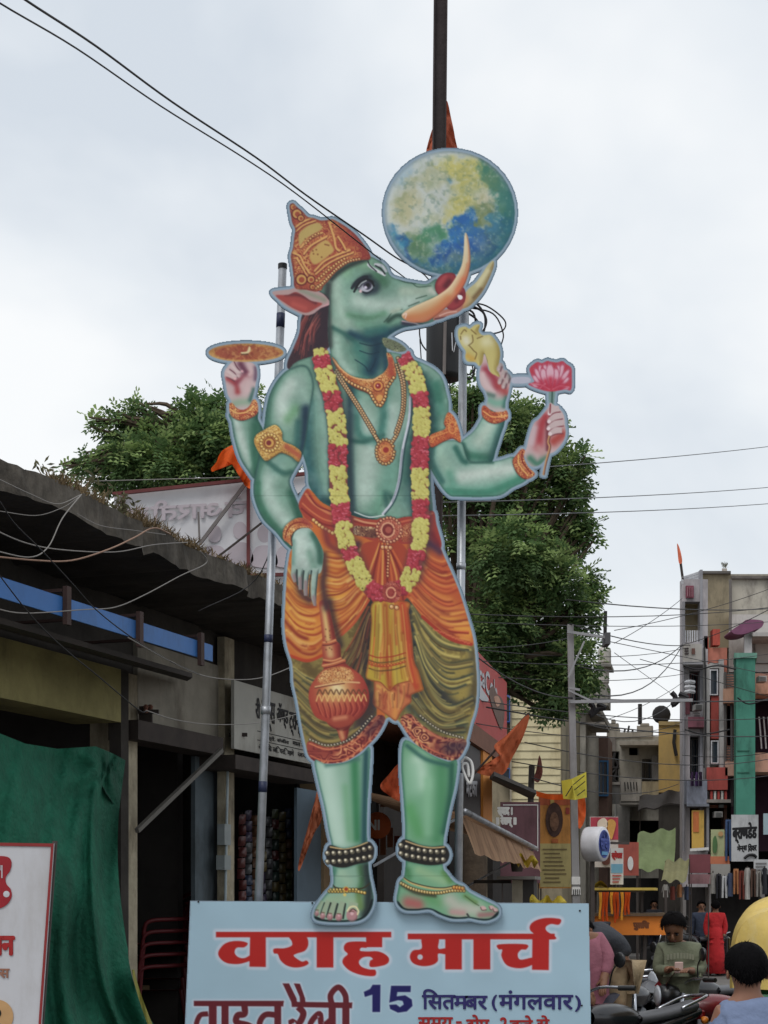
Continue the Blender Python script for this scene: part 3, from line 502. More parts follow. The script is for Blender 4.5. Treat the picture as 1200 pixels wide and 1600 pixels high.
    A.beads(ID((622, 560), (630, 590), (632, 620), (629, 648), (621, 676), (612, 692)), 4.2, 2.6, (54, 40, 36), (184, 138, 90), (226, 200, 156)); A.beads(ID((619, 570), (628, 600), (628, 640), (617, 678)), 4.2, 1.8, (54, 40, 36), (190, 140, 92), (228, 204, 160))
    pd = A.fill(ell(602, 706, 14, 19), (176, 98, 62), 'pendant', raw=True); A.filigree(pd, 5, 67, (98, 38, 32), (196, 132, 76), GLT); A.disc(603, 703, 7.5, (196, 130, 74)); A.disc(603, 703, 4.5, (146, 46, 44)); A.rim(pd, 1.6, (70, 36, 34), .9)
    A.beads(ell(602, 706, 14, 19, 16).tolist(), 5, 2, (80, 38, 32), (204, 146, 84), (230, 200, 150))
    # ---- dhoti
    D = A.fill(ID((673, 798), (650, 806), (610, 811), (570, 811), (540, 801), (505, 786), (488, 768), (479, 764), (470, 780), (467, 792), (474, 812), (470, 840), (456, 858), (452, 870), (448.5, 899), (446, 944), (445, 980), (449, 1010), (457, 1037), (459, 1067), (465, 1094), (470, 1124), (477, 1160), (484, 1183), (504, 1192), (534, 1190), (555, 1181), (576, 1163), (591, 1145), (604, 1122), (620, 1124), (631, 1137), (648, 1160), (675, 1178), (699, 1187), (713, 1187), (722, 1175), (729, 1154), (735, 1130), (742, 1106), (745, 1070), (743, 1034), (739, 998), (731, 968), (719, 929), (707, 899), (690, 860), (684, 839), (678, 815)), (184, 98, 50), 'dhoti')
    # olive under-cloth
    OL = A.fill(R4((60, 720), (110, 745), (200, 770), (280, 742), (340, 680), (420, 600), (520, 450), (560, 440), (560, 1100), (520, 1320), (150, 1320), (100, 900)), (134, 118, 66), feather=2, clip=D)
    OR = A.fill(R4((700, 420), (740, 470), (800, 545), (900, 630), (970, 670), (1060, 690), (1120, 690), (1110, 1320), (640, 1320), (640, 440)), (150, 132, 70), feather=2, clip=D)
    for C_, pts, r, c, a in ((OL, R4((520, 470), (500, 620), (480, 760), (440, 860)), 14, (52, 40, 36), .95), (OL, R4((530, 480), (510, 700), (520, 900)), 8, (42, 36, 40), .9), (OL, R4((200, 800), (240, 870), (230, 960)), 10, (96, 76, 44), .7), (OL, R4((170, 1080), (260, 1160), (380, 1180)), 10, (64, 76, 54), .85), (OL, R4((540, 960), (520, 1080), (420, 1170)), 12, (54, 50, 58), .95),
                             (OR, R4((750, 480), (770, 620), (820, 800), (900, 960)), 12, (46, 40, 42), .95), (OR, R4((700, 470), (770, 700), (790, 900), (760, 1000)), 12, (44, 46, 52), .95), (OR, R4((740, 1000), (860, 1090), (1000, 1120)), 14, (58, 72, 66), .9), (OR, R4((1060, 720), (1075, 850), (1060, 980)), 8, (78, 72, 56), .8), (OR, R4((900, 960), (1000, 1010), (1070, 990)), 7, (50, 52, 50), .8)):
        A.soft(C_, pts, r, c, a)
    A.mottle(OL, 8, 71, (84, 68, 40), .55, .5, .65); A.mottle(OR, 8, 73, (84, 70, 42), .5, .52, .66)
    folds(A, OR, [R4((748, 470), (800, 545), (900, 640), (1060, 700)), R4((750, 540), (810, 680), (920, 790), (1078, 780)), R4((760, 640), (830, 820), (940, 920), (1080, 880)), R4((770, 780), (840, 960), (940, 1040), (1075, 980)), R4((750, 960), (830, 1060), (920, 1110), (1050, 1070)), R4((730, 1020), (800, 1090), (900, 1150), (1030, 1160))], 64, 5, ((24, 30, 32), (66, 54, 36), (50, 58, 52)), ((198, 180, 104), (178, 156, 84), (150, 132, 78)), .9, 3.6)
    folds(A, OL, [R4((125, 800), (200, 850), (280, 860), (340, 800)), R4((135, 900), (220, 980), (300, 1010), (400, 1000)), R4((150, 1000), (240, 1090), (330, 1120), (440, 1090)), R4((170, 1090), (260, 1160), (350, 1180), (470, 1120)), R4((190, 1150), (280, 1205), (380, 1200), (500, 1120))], 40, 6, ((52, 44, 36), (84, 70, 44), (46, 54, 46)), ((186, 168, 100), (160, 140, 80), (138, 122, 74)))
    folds(A, OL, [R4((360, 760), (440, 660), (530, 470)), R4((400, 860), (470, 720), (535, 500)), R4((470, 900), (510, 740), (540, 560))], 26, 7, ((40, 32, 34), (60, 44, 36), (84, 40, 36)), ((176, 146, 90), (150, 80, 52), (120, 96, 60)), .7, 2.)
    # orange upper folds
    UL = A.fill(R4((60, 180), (330, 0), (560, 100), (520, 440), (420, 600), (340, 680), (280, 742), (200, 768), (110, 742), (50, 700)), (190, 104, 50), feather=2, clip=D, a=.9)
    UR = A.fill(R4((740, 0), (900, 0), (1100, 500), (1100, 690), (1060, 684), (970, 664), (900, 622), (800, 535), (735, 455), (700, 420), (720, 200)), (178, 84, 50), feather=2, clip=D, a=.9)
    A.soft(UL, R4((110, 340), (130, 500), (200, 620)), 22, (212, 154, 66), .95); A.soft(UL, R4((330, 260), (350, 420), (420, 480)), 20, (212, 150, 64), .95); A.soft(UL, R4((330, 130), (440, 200), (480, 330)), 12, (156, 56, 44), .85); A.soft(UR, R4((820, 470), (930, 560), (1030, 620)), 17, (216, 152, 68), .95); A.soft(UR, R4((860, 380), (980, 520)), 10, (196, 120, 58), .7); A.soft(UR, R4((730, 420), (860, 590), (960, 650)), 7, (190, 74, 44), .8)
    DO, LO = ((150, 52, 34), (126, 40, 32), (164, 70, 40)), ((220, 166, 84), (206, 140, 66), (226, 182, 104))
    folds(A, UL, [R4((95, 240), (140, 300), (220, 330), (300, 300)), R4((88, 360), (150, 430), (230, 450), (300, 420)), R4((82, 480), (150, 560), (230, 580), (300, 550)), R4((85, 600), (150, 670), (230, 690), (300, 640)), R4((100, 690), (160, 740), (230, 750), (290, 720))], 34, 8, DO, LO, 1.2, 4.)
    folds(A, UL, [R4((300, 200), (370, 210), (430, 180), (480, 150)), R4((300, 300), (370, 310), (450, 270), (520, 200)), R4((300, 410), (380, 410), (460, 350), (540, 260)), R4((310, 520), (390, 500), (470, 420), (540, 340)), R4((330, 620), (400, 570), (470, 490), (530, 400)), R4((340, 680), (410, 610), (480, 520), (525, 440))], 38, 9, DO, LO, 1.2, 4.)
    folds(A, UR, [R4((800, 180), (850, 230), (900, 250), (930, 240)), R4((770, 260), (830, 330), (910, 370), (980, 350)), R4((750, 350), (820, 430), (920, 490), (1020, 470)), R4((735, 420), (820, 510), (920, 570), (1045, 560)), R4((740, 450), (830, 550), (930, 620), (1060, 640)), R4((760, 480), (850, 570), (950, 640), (1060, 670))], 44, 10, ((140, 44, 36), (118, 36, 34), (156, 62, 40)), ((210, 128, 70), (204, 104, 62), (222, 160, 84)), 1.2, 4.)
    A.line(D, R4((110, 748), (200, 775), (285, 745)), 5, (176, 62, 38), .9); A.line(D, R4((380, 640), (450, 570), (520, 460)), 4, (186, 80, 50), .9); A.line(D, R4((800, 545), (900, 632), (970, 672), (1055, 690)), 5, (158, 52, 40), .95)
    for k in range(24):
        x = 860 + k * 8; A.disc(*R4((x, 606 + (x - 860) * .42 + rs.rand() * 8))[0], 1.2, (206, 110, 78), .8, D)
    # waist sash
    W = A.fill(ZF((365, 40), (300, 140), (275, 220), (300, 290), (360, 380), (460, 430), (560, 500), (700, 560), (930, 560), (1200, 640), (1250, 380), (1180, 390), (1000, 370), (840, 330), (640, 280), (480, 180), (400, 60)), (158, 64, 50), 'sash')
    for p, w, c in ((ZF((360, 90), (450, 200), (600, 300), (690, 330)), 4, (196, 120, 80)), (ZF((320, 200), (420, 290), (560, 380), (700, 420)), 2.5, (196, 110, 72)), (ZF((310, 260), (420, 350), (560, 440), (700, 470)), 3, (120, 38, 38)), (ZF((930, 380), (1050, 420), (1200, 440)), 3, (206, 150, 110)), (ZF((930, 410), (1050, 445), (1180, 465)), 2.5, (130, 44, 40)), (ZF((400, 110), (500, 230), (680, 300)), 2, (116, 36, 38))): A.line(W, p, w, c, .9)
    A.filigree(A.fill(ZF((930, 470), (1050, 470), (1180, 490), (1190, 600), (1050, 590), (930, 560)), (84, 46, 44)), 6, 81, (60, 34, 40), (196, 150, 100), (228, 206, 160))
    A.beads(ZF((450, 395), (540, 470), (640, 530), (700, 560)), 6, 2.6, (110, 50, 40), (202, 158, 92), (230, 204, 140))
    W2 = A.fill(ID((622, 812), (650, 806), (676, 798), (682, 820), (690, 850), (684, 858), (665, 850), (640, 850), (622, 846)), (152, 58, 50), 'sash_right'); A.line(W2, ID((625, 816), (650, 810), (676, 802)), 3, (190, 96, 70)); A.filigree(A.fill(ID((626, 824), (645, 818), (643, 842), (628, 846)), (140, 56, 46)), 5, 83, (90, 34, 36), (190, 120, 76), (222, 180, 130)); A.soft(W2, ID((676, 835), (684, 850)), 5, (118, 36, 44), .8)
    A.soft(D, ID((672, 850), (688, 862)), 7, (72, 44, 66), .9); A.soft(D, ID((560, 850), (548, 868)), 6, (76, 44, 52), .9); A.soft(D, ID((508, 830), (514, 850), (530, 862)), 6, (112, 46, 50), .8)
    # centre pleats
    F1 = A.fill(R4((480, 190), (560, 150), (660, 150), (720, 200), (740, 330), (700, 470), (560, 480), (520, 400)), (160, 66, 46), clip=D)
    for k in range(9):
        x = 520 + k * 24; A.line(F1, R4((600 + (x - 610) * .25, 165), (x, 330), (x + (x - 610) * .15, 460)), 3.4, [(206, 140, 76), (122, 40, 36), (190, 96, 56)][k % 3], .9)
    P = A.fill(ZI((85, 0), (60, 200), (45, 400), (30, 560), (8, 705), (60, 742), (85, 760), (84, 860), (78, 960), (150, 1025), (220, 1072), (292, 1118), (332, 1050), (382, 985), (436, 940), (440, 872), (545, 832), (542, 780), (505, 650), (462, 550), (440, 300), (412, 100), (400, 0)), (180, 152, 58), 'pleat_cloth')
    for p, r, c, a in ((ZI((190, 40), (200, 300), (215, 600), (240, 830)), 5, (152, 66, 34), .95), (ZI((350, 30), (390, 300), (430, 560), (480, 800)), 11, (178, 66, 44), .95), (ZI((280, 60), (260, 300), (262, 560)), 3.4, (166, 104, 44), .9), (ZI((110, 60), (105, 300), (95, 500)), 3, (150, 120, 44), .8), (ZI((140, 40), (150, 300), (160, 520)), 4, (204, 180, 92), .7), (ZI((310, 100), (320, 380)), 4, (200, 160, 76), .7)): A.soft(P, p, r, c, a)
    lo = A.fill(ZI((80, 765), (150, 760), (230, 830), (260, 800), (340, 760), (420, 750), (470, 850), (430, 950), (292, 1125), (70, 970)), (182, 104, 66), feather=3, clip=P)
    for p, r, c in ((ZI((240, 850), (160, 900), (90, 940)), 3.5, (128, 50, 42)), (ZI((120, 790), (220, 850)), 3, (204, 156, 82)), (ZI((270, 810), (370, 870), (420, 890)), 3.5, (140, 56, 44)), (ZI((250, 870), (290, 960), (280, 1080)), 6, (204, 138, 72)), (ZI((330, 880), (320, 980)), 4, (200, 130, 80)), (ZI((190, 900), (180, 1000)), 3, (150, 70, 50)), (ZI((110, 860), (130, 960)), 5, (192, 138, 74))): A.soft(lo, p, r, c, .9)
    folds(A, P, [ZI((90, 20), (70, 300), (40, 560), (20, 700)), ZI((150, 20), (140, 300), (120, 600), (120, 740)), ZI((240, 20), (230, 300), (240, 600), (240, 800)), ZI((320, 20), (340, 300), (370, 600), (400, 740)), ZI((390, 20), (430, 300), (460, 560), (520, 800))], 22, 31, ((140, 70, 36), (160, 54, 36), (130, 96, 40)), ((212, 188, 92), (196, 160, 70), (206, 120, 60)), 1., 3.)
    folds(A, lo, [ZI((90, 780), (110, 880), (90, 960)), ZI((200, 840), (190, 940), (200, 1050)), ZI((290, 800), (300, 950), (290, 1100)), ZI((420, 760), (400, 880), (360, 990))], 12, 32, ((132, 52, 42), (150, 66, 46), (120, 60, 40)), ((214, 150, 84), (200, 120, 76), (220, 170, 100)), 1., 3.)
    for dy, c in ((500, (150, 50, 34)), (548, (92, 70, 34)), (585, (160, 56, 38)), (625, (84, 60, 34))): A.line(P, ZI((40, dy), (120, dy + 24), (210, dy + 20), (280, dy + 10), (380, dy - 20)), 2, c, .85)
    A.beads(ZI((45, 565), (120, 590), (200, 600), (290, 585), (380, 560)), 5, 1.3, (150, 60, 36), (190, 90, 50), (214, 170, 80)); A.soft(P, ZI((90, 640), (120, 680)), 4, (150, 112, 50), .5)
    A.line(None, ZI((60, 742), (150, 758), (230, 835), (300, 775), (420, 745)), 1.6, (128, 66, 36), .8); A.rim(P, 2, (110, 48, 34), .7)
    # ---- garland
    left = [(500, 545), (503, 565), (511, 595), (520, 626), (527, 672), (528, 714), (529, 760), (533, 800), (538, 836), (548, 866), (563, 898), (585, 924), (608, 926)]
    right = [(608, 926), (632, 915), (641, 900), (649, 872), (656, 836), (658, 797), (656, 757), (656, 708), (659, 660), (657, 626), (648, 588), (630, 556)]
    Y = ((190, 182, 98), (160, 146, 66), (208, 204, 132)); Rr = ((162, 52, 62), (112, 26, 42), (204, 96, 112))
    def garland(path, cuts, hw, part, seed):
        q = np.random.RandomState(seed); p = smooth(path, False, 12)
        w = np.interp(np.linspace(0, 1, len(p)), np.linspace(0, 1, len(hw)), hw)
        A.soft(None, [(x + 10, y + 4) for x, y in path[1:-2]], 9, (44, 44, 56), .6); A.soft(None, [(x - 12, y + 2) for x, y in path[1:-2]], 5, (44, 44, 56), .3)
        base = A.band(path, list(np.array(hw) * 1.9), (120, 60, 60), part)
        L = np.r_[0, np.cumsum(np.hypot(*np.diff(p, axis=0).T))]
        t = np.gradient(p, axis=0); t /= np.hypot(*t.T)[:, None]
        n = int(L[-1] * 2.1)
        for i in range(n):
            s_ = (i + q.rand()) / n * L[-1]; k = np.searchsorted(cuts, s_ / L[-1]) % 2
            x = np.interp(s_, L, p[:, 0]); y = np.interp(s_, L, p[:, 1]); tx = np.interp(s_, L, t[:, 0]); ty = np.interp(s_, L, t[:, 1]); ww = np.interp(s_, L, w)
            u = (q.rand() * 2 - 1) * ww * .88; x, y = x - ty * u, y + tx * u; c = Y if k == 0 else Rr
            r = 2.5 + q.rand() * 1.5
            sl = A.box(np.array([[x, y]]), 8)
            X_, Y_ = A.grid(sl); m = np.hypot(X_ - x, Y_ - y) < r
            A.part[sl][m] = A.names.index(part); A.union[sl] = np.minimum(A.union[sl], np.hypot(X_ - x, Y_ - y) - r)
            A.disc(x + .6, y + .8, r, c[1], .6); A.disc(x, y, r * .9, np.array(c[0]) + q.randint(-9, 10)); A.disc(x - r * .25, y - r * .3, r * .5, c[2], .45 if k == 0 else .2 + .4 * (q.rand() > .8), fe=2.)
            if q.rand() < .06: A.disc(x, y, 1.3, (74, 54, 30), .8)
            if k == 1 and q.rand() < .22: A.line(None, [(x - 2, y), (x + 2, y - 2 * q.rand())], 1.3, (214, 128, 146), .8, False)
    def fr(path, pts):
        p = smooth(path, False, 12); L = np.r_[0, np.cumsum(np.hypot(*np.diff(p, axis=0).T))]
        return [L[np.argmin(np.abs(p[:, 1] - y) + (0 if True else 0))] / L[-1] for y in pts]
    garland(left, fr(left, (556, 574, 613, 642, 697, 731, 786, 817, 855, 874, 916)), [11, 14, 15, 14, 15, 15, 15, 15, 13, 13, 13, 13, 12], 'garland_left', 1)
    rr = right[::-1]
    garland(rr, fr(rr, (566.01,)) and [0.0] + fr(rr, (568, 614, 638, 683, 733, 782, 810, 860, 889, 917)), [11, 14, 13, 13, 14, 14, 13, 13, 13, 13, 13, 12], 'garland_right', 2)
    # greenery at the nape
    q = A.fill(ZD((945, 290), (1020, 300), (1110, 340), (1170, 400), (1100, 420), (1020, 400), (960, 360)), (96, 104, 82), 'nape_flowers'); A.filigree(q, 4, 91, (44, 40, 42), (134, 140, 104), (178, 178, 140))
    # belt buckle, pendant tassel
    bk = A.fill(ell(608, 828, 20, 20), (160, 72, 60), 'belt_buckle', raw=True); A.filigree(bk, 6, 95, (96, 32, 36), (190, 112, 86), (224, 176, 140)); A.disc(606, 828, 11, (118, 44, 44)); A.line(bk, ell(606, 828, 10, 11, 20).tolist(), 2.6, (214, 158, 124)); A.disc(607, 828, 5, (166, 84, 72)); A.beads(ell(608, 828, 19, 19, 20).tolist(), 5.4, 2, (96, 36, 36), (198, 130, 96), (230, 190, 150))
    A.beads(ID((606, 850), (607, 870), (606, 890), (606, 904)), 5, 1.8, (90, 34, 34), (200, 130, 84), (230, 190, 140)); A.beads(ID((598, 855), (615, 856)), 6, 3, (100, 36, 36), (200, 136, 90), (230, 196, 150))
    mb = A.fill(ell(612, 925, 15, 17), (142, 52, 50), 'garland_medallion', raw=True); A.filigree(mb, 6, 97, (90, 26, 34), (186, 108, 86), (222, 170, 140)); A.line(mb, ell(611, 926, 7, 8, 16).tolist(), 2.4, (210, 150, 118)); A.beads(ID((612, 948), (623, 950)), 8, 3, (100, 50, 40), (204, 150, 96), (230, 200, 150))
    # ---- armlets
    a = A.fill(R2((388, 765), (400, 720), (445, 690), (520, 655), (562, 700), (570, 755), (640, 788), (684, 830), (668, 888), (620, 855), (560, 832), (520, 852), (462, 882), (418, 830)), (184, 138, 72), 'armlet_left')
    A.filigree(a, 6, 101, (100, 52, 34), (196, 156, 80), (228, 206, 140)); A.soft(a, R2((590, 790), (670, 850)), 5, (166, 76, 60), .8); A.disc(421, 692, 9, (130, 66, 40)); A.disc(421, 692, 7, (200, 154, 84)); A.disc(420, 692, 4, (120, 44, 46)); A.beads(ell(421, 692, 13, 13, 14).tolist(), 5, 2.3, (112, 60, 36), (204, 166, 88), (232, 214, 150)); A.rim(a, 1.6, (60, 46, 40), .9, (.4, .9))
    a = A.fill(R3((288, 722), (380, 682), (375, 640), (400, 578), (440, 610), (470, 690), (478, 765), (430, 742), (370, 762), (294, 797)), (172, 76, 50), 'armlet_right'); A.filigree(a, 5, 103, (110, 36, 34), (192, 112, 62), (218, 160, 96)); A.line(a, R3((295, 735), (400, 700)), 1.8, (206, 136, 80)); A.line(a, ell(707, 668, 6, 9, 14).tolist(), 2, (210, 140, 80)); A.rim(a, 1.4, (84, 32, 34), .9, (-.2, 1))
    # ---- mace
    for pts, r in ((ZH((500, 0), (545, 200), (600, 400)), 7), (ZH((830, 800), (870, 950), (780, 1100)), 9)): A.soft(D, pts, r, (54, 40, 42), .8)
    M = A.fill(ZH((412, 0), (480, 0), (520, 150), (562, 350), (600, 400), (612, 520), (652, 540), (660, 580), (790, 680), (862, 820), (864, 950), (800, 1060), (730, 1110), (700, 1150), (682, 1180), (672, 1240), (640, 1312), (600, 1272), (572, 1190), (540, 1170), (480, 1118), (370, 1062), (314, 920), (320, 800), (390, 690), (450, 622), (430, 592), (442, 540), (432, 400), (440, 380), (428, 250), (414, 100)), (154, 62, 50), 'mace', feather=1.4)
    A.soft(M, ZH((450, 60), (470, 200), (490, 350)), 5, (206, 172, 112), .95); A.soft(M, ZH((500, 430), (510, 490)), 7, (210, 170, 116), .9); A.rim(M, 5, (96, 34, 34), .8, (1, .2))
    for p, w in ((ZH((440, 385), (500, 385), (565, 360)), 6), (ZH((440, 545), (530, 555), (620, 525)), 4), (ZH((440, 600), (540, 580), (640, 545)), 6)): A.line(M, p, w, (176, 92, 64)); A.line(M, [(x, y - 1.5) for x, y in p], 2, (210, 150, 100)); A.line(M, [(x, y + w / 2) for x, y in p], 1.4, (90, 32, 32))
    for k in range(12): A.disc(*ZH((455 + rs.rand() * 70, 150 + rs.rand() * 350))[0], 1.2, (110, 60, 40), .8, M)
    hd = A.fill(ell(*ZH((590, 850))[0], 46, 42), (158, 62, 50), raw=True, feather=2, clip=M)
    A.soft(hd, ZH((530, 830), (600, 800)), 22, (206, 166, 104), .9); A.soft(hd, ZH((560, 790), (590, 810)), 9, (226, 210, 164), .8); A.rim(hd, 9, (128, 40, 40), .8, (.8, .6))
    top = A.fill(ZH((400, 740), (450, 640), (560, 600), (680, 620), (720, 720), (560, 760)), (176, 108, 66), feather=4, clip=hd, a=.8); A.filigree(top, 5, 111, (104, 40, 34), (200, 150, 90), (226, 196, 136))
    A.line(hd, ZH((370, 790), (500, 765), (640, 745), (780, 750)), 2, (214, 176, 124)); A.line(hd, ZH((370, 800), (500, 777), (640, 757)), 1.4, (100, 40, 34))
    for k in range(9):
        x = 380 + k * 52; A.line(hd, ZH((x, 920), (x + 25, 860), (x + 50, 920)), 2, (216, 176, 110), .85); A.line(hd, ZH((x + 4, 940), (x + 20 + (590 - x) * .05, 1010), (x + (590 - x) * .25, 1080)), 1.8, (112, 34, 36), .8); A.line(hd, ZH((x + 20, 930), (x + 36, 1000), (x + 20 + (590 - x) * .25, 1070)), 1.6, (190, 100, 76), .6)
        A.line(hd, ZH((x + 8, 860), (x + 30, 815), (x + 52, 850)), 2.2, (92, 60, 40), .8)
    bs = A.fill(ZH((480, 1118), (530, 1065), (600, 1050), (690, 1045), (735, 1090), (700, 1150), (600, 1182), (530, 1165)), (152, 66, 52)); A.soft(bs, ZH((550, 1085), (650, 1070)), 4, (204, 134, 98), .8); A.rim(bs, 2.5, (84, 28, 30), .8, (.2, 1)); A.line(M, ZH((570, 1180), (630, 1190), (690, 1165)), 3, (100, 34, 34))
    A.soft(M, ZH((610, 1210), (625, 1260)), 4, (204, 150, 104), .8)
    # ---- hems
    hl = A.fill(R4((204, 1195), (300, 1225), (400, 1205), (480, 1150), (560, 1062), (606, 1075), (572, 1150), (520, 1210), (450, 1270), (380, 1303), (280, 1308), (214, 1278)), (124, 48, 46), 'hem_left'); A.filigree(hl, 11, 121, (80, 26, 34), (176, 92, 68), (210, 150, 106), 2.); A.line(hl, R4((212, 1205), (300, 1236), (405, 1215), (490, 1158), (575, 1068)), 2.4, (196, 116, 82)); A.line(hl, R4((216, 1268), (290, 1296), (380, 1290), (450, 1255), (520, 1195), (580, 1110)), 2, (190, 104, 74)); A.soft(hl, R4((520, 1150), (600, 1070)), 8, (66, 34, 48), .7)
    hr = A.fill(R4((688, 1072), (738, 1052), (800, 1110), (900, 1170), (1022, 1186), (1016, 1240), (980, 1288), (930, 1290), (850, 1262), (760, 1202), (702, 1122)), (104, 40, 46), 'hem_right'); A.filigree(hr, 11, 123, (66, 26, 36), (184, 116, 78), (218, 166, 116), 2.); A.line(hr, R4((720, 1068), (800, 1122), (900, 1182), (1010, 1200)), 2.4, (186, 108, 82)); A.line(hr, R4((690, 1090), (760, 1180), (850, 1240), (960, 1280)), 2.4, (186, 100, 76)); A.soft(hr, R4((940, 1230), (1010, 1220)), 12, (58, 40, 54), .8)
    A.beads(R4((215, 1185), (300, 1215), (390, 1198), (450, 1160), (540, 1060)), 5, 1.3, (52, 44, 44), (190, 178, 150), (222, 214, 190)); A.beads(R4((790, 1062), (850, 1110), (920, 1150), (1020, 1178)), 5, 1.3, (44, 44, 48), (200, 186, 150), (226, 216, 190))
    # ---- lowered hand
    for p, r in ((ZF((250, 1000), (300, 1230), (400, 1330)), 7), (ZF((570, 800), (575, 1000), (560, 1150), (600, 1420)), 6.5)): A.soft(D, p, r, (66, 44, 50), .85)
    h = A.fill(ZF((198, 640), (230, 540), (300, 488), (390, 488), (450, 540), (512, 640), (562, 760), (562, 860), (532, 1010), (430, 1030), (330, 1030), (250, 1010), (198, 1000), (192, 900), (198, 750)), (140, 170, 156), 'lowered_hand')
    A.soft(h, ZF((290, 620), (320, 800), (330, 900)), 12, (164, 186, 172), .9); A.soft(h, ZF((450, 560), (520, 720), (530, 880)), 7, (56, 106, 88), .9); A.soft(h, ZF((400, 780), (460, 960)), 6, (104, 148, 126), .7); A.soft(h, ZF((210, 640), (205, 900)), 4, (92, 136, 122), .7)
    for p, w in ((ZF((222, 960), (215, 1040), (235, 1120)), [8, 8, 5]), (ZF((292, 960), (288, 1080), (296, 1210)), [9, 8, 5]), (ZF((375, 970), (355, 1120), (358, 1280)), [9, 9, 5]), (ZF((475, 960), (455, 1150), (452, 1300), (466, 1400)), [10, 10, 8, 4])):
        f = A.band(p, w, (140, 168, 152), 'lowered_hand'); A.rim(f, 2.6, (50, 62, 66), .8, (1, .2)); A.soft(f, p[-2:], 4, (150, 120, 124), .8, False)
        A.soft(f, [p[0]], 7, (142, 172, 156), .9)
    for p in (ZF((255, 980), (256, 1080), (262, 1150)), ZF((335, 990), (325, 1100), (322, 1200)), ZF((425, 990), (405, 1140), (405, 1290))): A.line(None, p, 2.2, (44, 60, 62), .9)
    b = A.fill(ZF((88, 560), (108, 480), (180, 408), (270, 368), (362, 378), (432, 450), (436, 495), (380, 482), (300, 490), (230, 530), (194, 600), (202, 700), (150, 662), (98, 622)), (170, 92, 60), 'bracelet_lowered'); A.filigree(b, 5, 131, (98, 36, 34), (202, 146, 84), (226, 196, 136)); A.line(b, ZF((120, 600), (140, 510), (210, 440), (300, 420), (380, 440)), 2, (120, 44, 38)); A.soft(b, ZF((330, 400), (420, 460)), 5, (150, 60, 56), .7); A.line(b, ZF((200, 690), (190, 600), (230, 530), (300, 492), (400, 490)), 2, (60, 34, 36))
    # ---- legs and feet
    L = A.fill(ID((492, 1188), (497, 1219), (507, 1261), (514, 1300), (518, 1318), (518, 1340)) + ZJ((372, 480), (380, 560), (385, 640), (368, 720), (290, 810), (220, 900), (170, 980), (153, 1060), (180, 1102), (260, 1122), (400, 1132), (560, 1127), (680, 1112), (770, 1060), (832, 960), (852, 850), (842, 780), (822, 680), (802, 580), (792, 470)) + ID((574, 1315), (573, 1300), (574, 1255), (577, 1210), (578, 1168), (565, 1178), (540, 1191), (510, 1194)), (134, 170, 148), 'leg_left')
    A.soft(L, ID((510, 1196), (518, 1250), (530, 1312)), 17, (176, 202, 186), 1.); A.soft(L, ID((554, 1190), (556, 1250), (558, 1310)), 8, (58, 122, 82), .95); A.soft(L, ID((572, 1175), (570, 1250), (569, 1315)), 5.5, (34, 74, 78), .95); A.soft(L, ID((540, 1230), (546, 1310)), 6, (116, 164, 128), .8); A.rim(L, 2.4, (70, 112, 104), .7, (-1, 0)); A.soft(L, ID((510, 1196), (560, 1186)), 4, (70, 110, 100), .7)
    A.soft(L, ZJ((700, 480), (720, 640), (690, 780)), 6, (72, 118, 74), .9); A.soft(L, ZJ((780, 480), (800, 700), (790, 900), (760, 1050)), 10, (34, 44, 44), .97); A.soft(L, ZJ((480, 560), (560, 660)), 9, (156, 184, 158), .8); A.soft(L, ZJ((400, 520), (390, 560)), 4, (66, 120, 100), .8); A.soft(L, ZJ((330, 880), (480, 860), (620, 900)), 8, (150, 174, 142), .9); A.soft(L, ZJ((680, 820), (700, 950)), 6, (98, 126, 70), .8)
    A.line(L, ZJ((170, 1085), (300, 1125), (520, 1130), (700, 1105), (800, 1010), (845, 880)), 6, (16, 22, 26)); A.line(L, ZJ((380, 592), (560, 600), (720, 592)), 1, (110, 140, 122), .7)
    for x0, y0, x1, y1, w in ((250, 880, 185, 1040, 7), (320, 880, 255, 1070, 8), (400, 890, 340, 1080, 9), (490, 890, 445, 1085, 10), (620, 900, 600, 1060, 17)):
        A.line(L, ZJ((x0 + 30, y0 + 30), (x1 + 50, y1)), 3.2, (30, 34, 32), .9, False); f = A.band(ZJ((x0, y0), ((x0 + x1) / 2 - 4, (y0 + y1) / 2), (x1, y1)), [w * .8, w * .9, w], (150, 166, 140)); e = A.fill(ell(*ZJ((x1, y1 - 10))[0], w * .52, w * .6), (172, 128, 130), raw=True, feather=2); A.rim(e, 2, (84, 50, 54), .7, (.4, 1)); A.disc(*ZJ((x1, y1 - 30))[0], w * .16, (206, 170, 172)); A.line(L, ZJ((x1 - 20, y1 - 55), (x1 + 22, y1 - 50)), 1.3, (96, 60, 54), .8, False)
    A.line(L, ZJ((545, 1000), (580, 955), (640, 950), (675, 1000), (665, 1040)), 2.6, (212, 204, 160)); A.line(L, ZJ((570, 1010), (610, 975), (650, 1000)), 1.4, (60, 50, 36))
    A.line(L, ZJ((370, 690), (420, 730), (560, 740), (720, 735), (820, 670)), 2.2, (54, 48, 34)); A.beads(ZJ((335, 770), (420, 770), (520, 770), (620, 765), (760, 790)), 4.6, 2.2, (58, 44, 26), (198, 164, 76), (230, 212, 150)); A.beads(ZJ((350, 750), (450, 750), (600, 748), (680, 750)), 5, 1.8, (64, 50, 28), (204, 176, 90), (232, 216, 150)); A.disc(*ZJ((530, 745))[0], 4.2, (206, 160, 70)); A.disc(*ZJ((532, 745))[0], 2.8, (150, 62, 40)); A.disc(*ZJ((515, 810))[0], 2.6, (210, 190, 110))
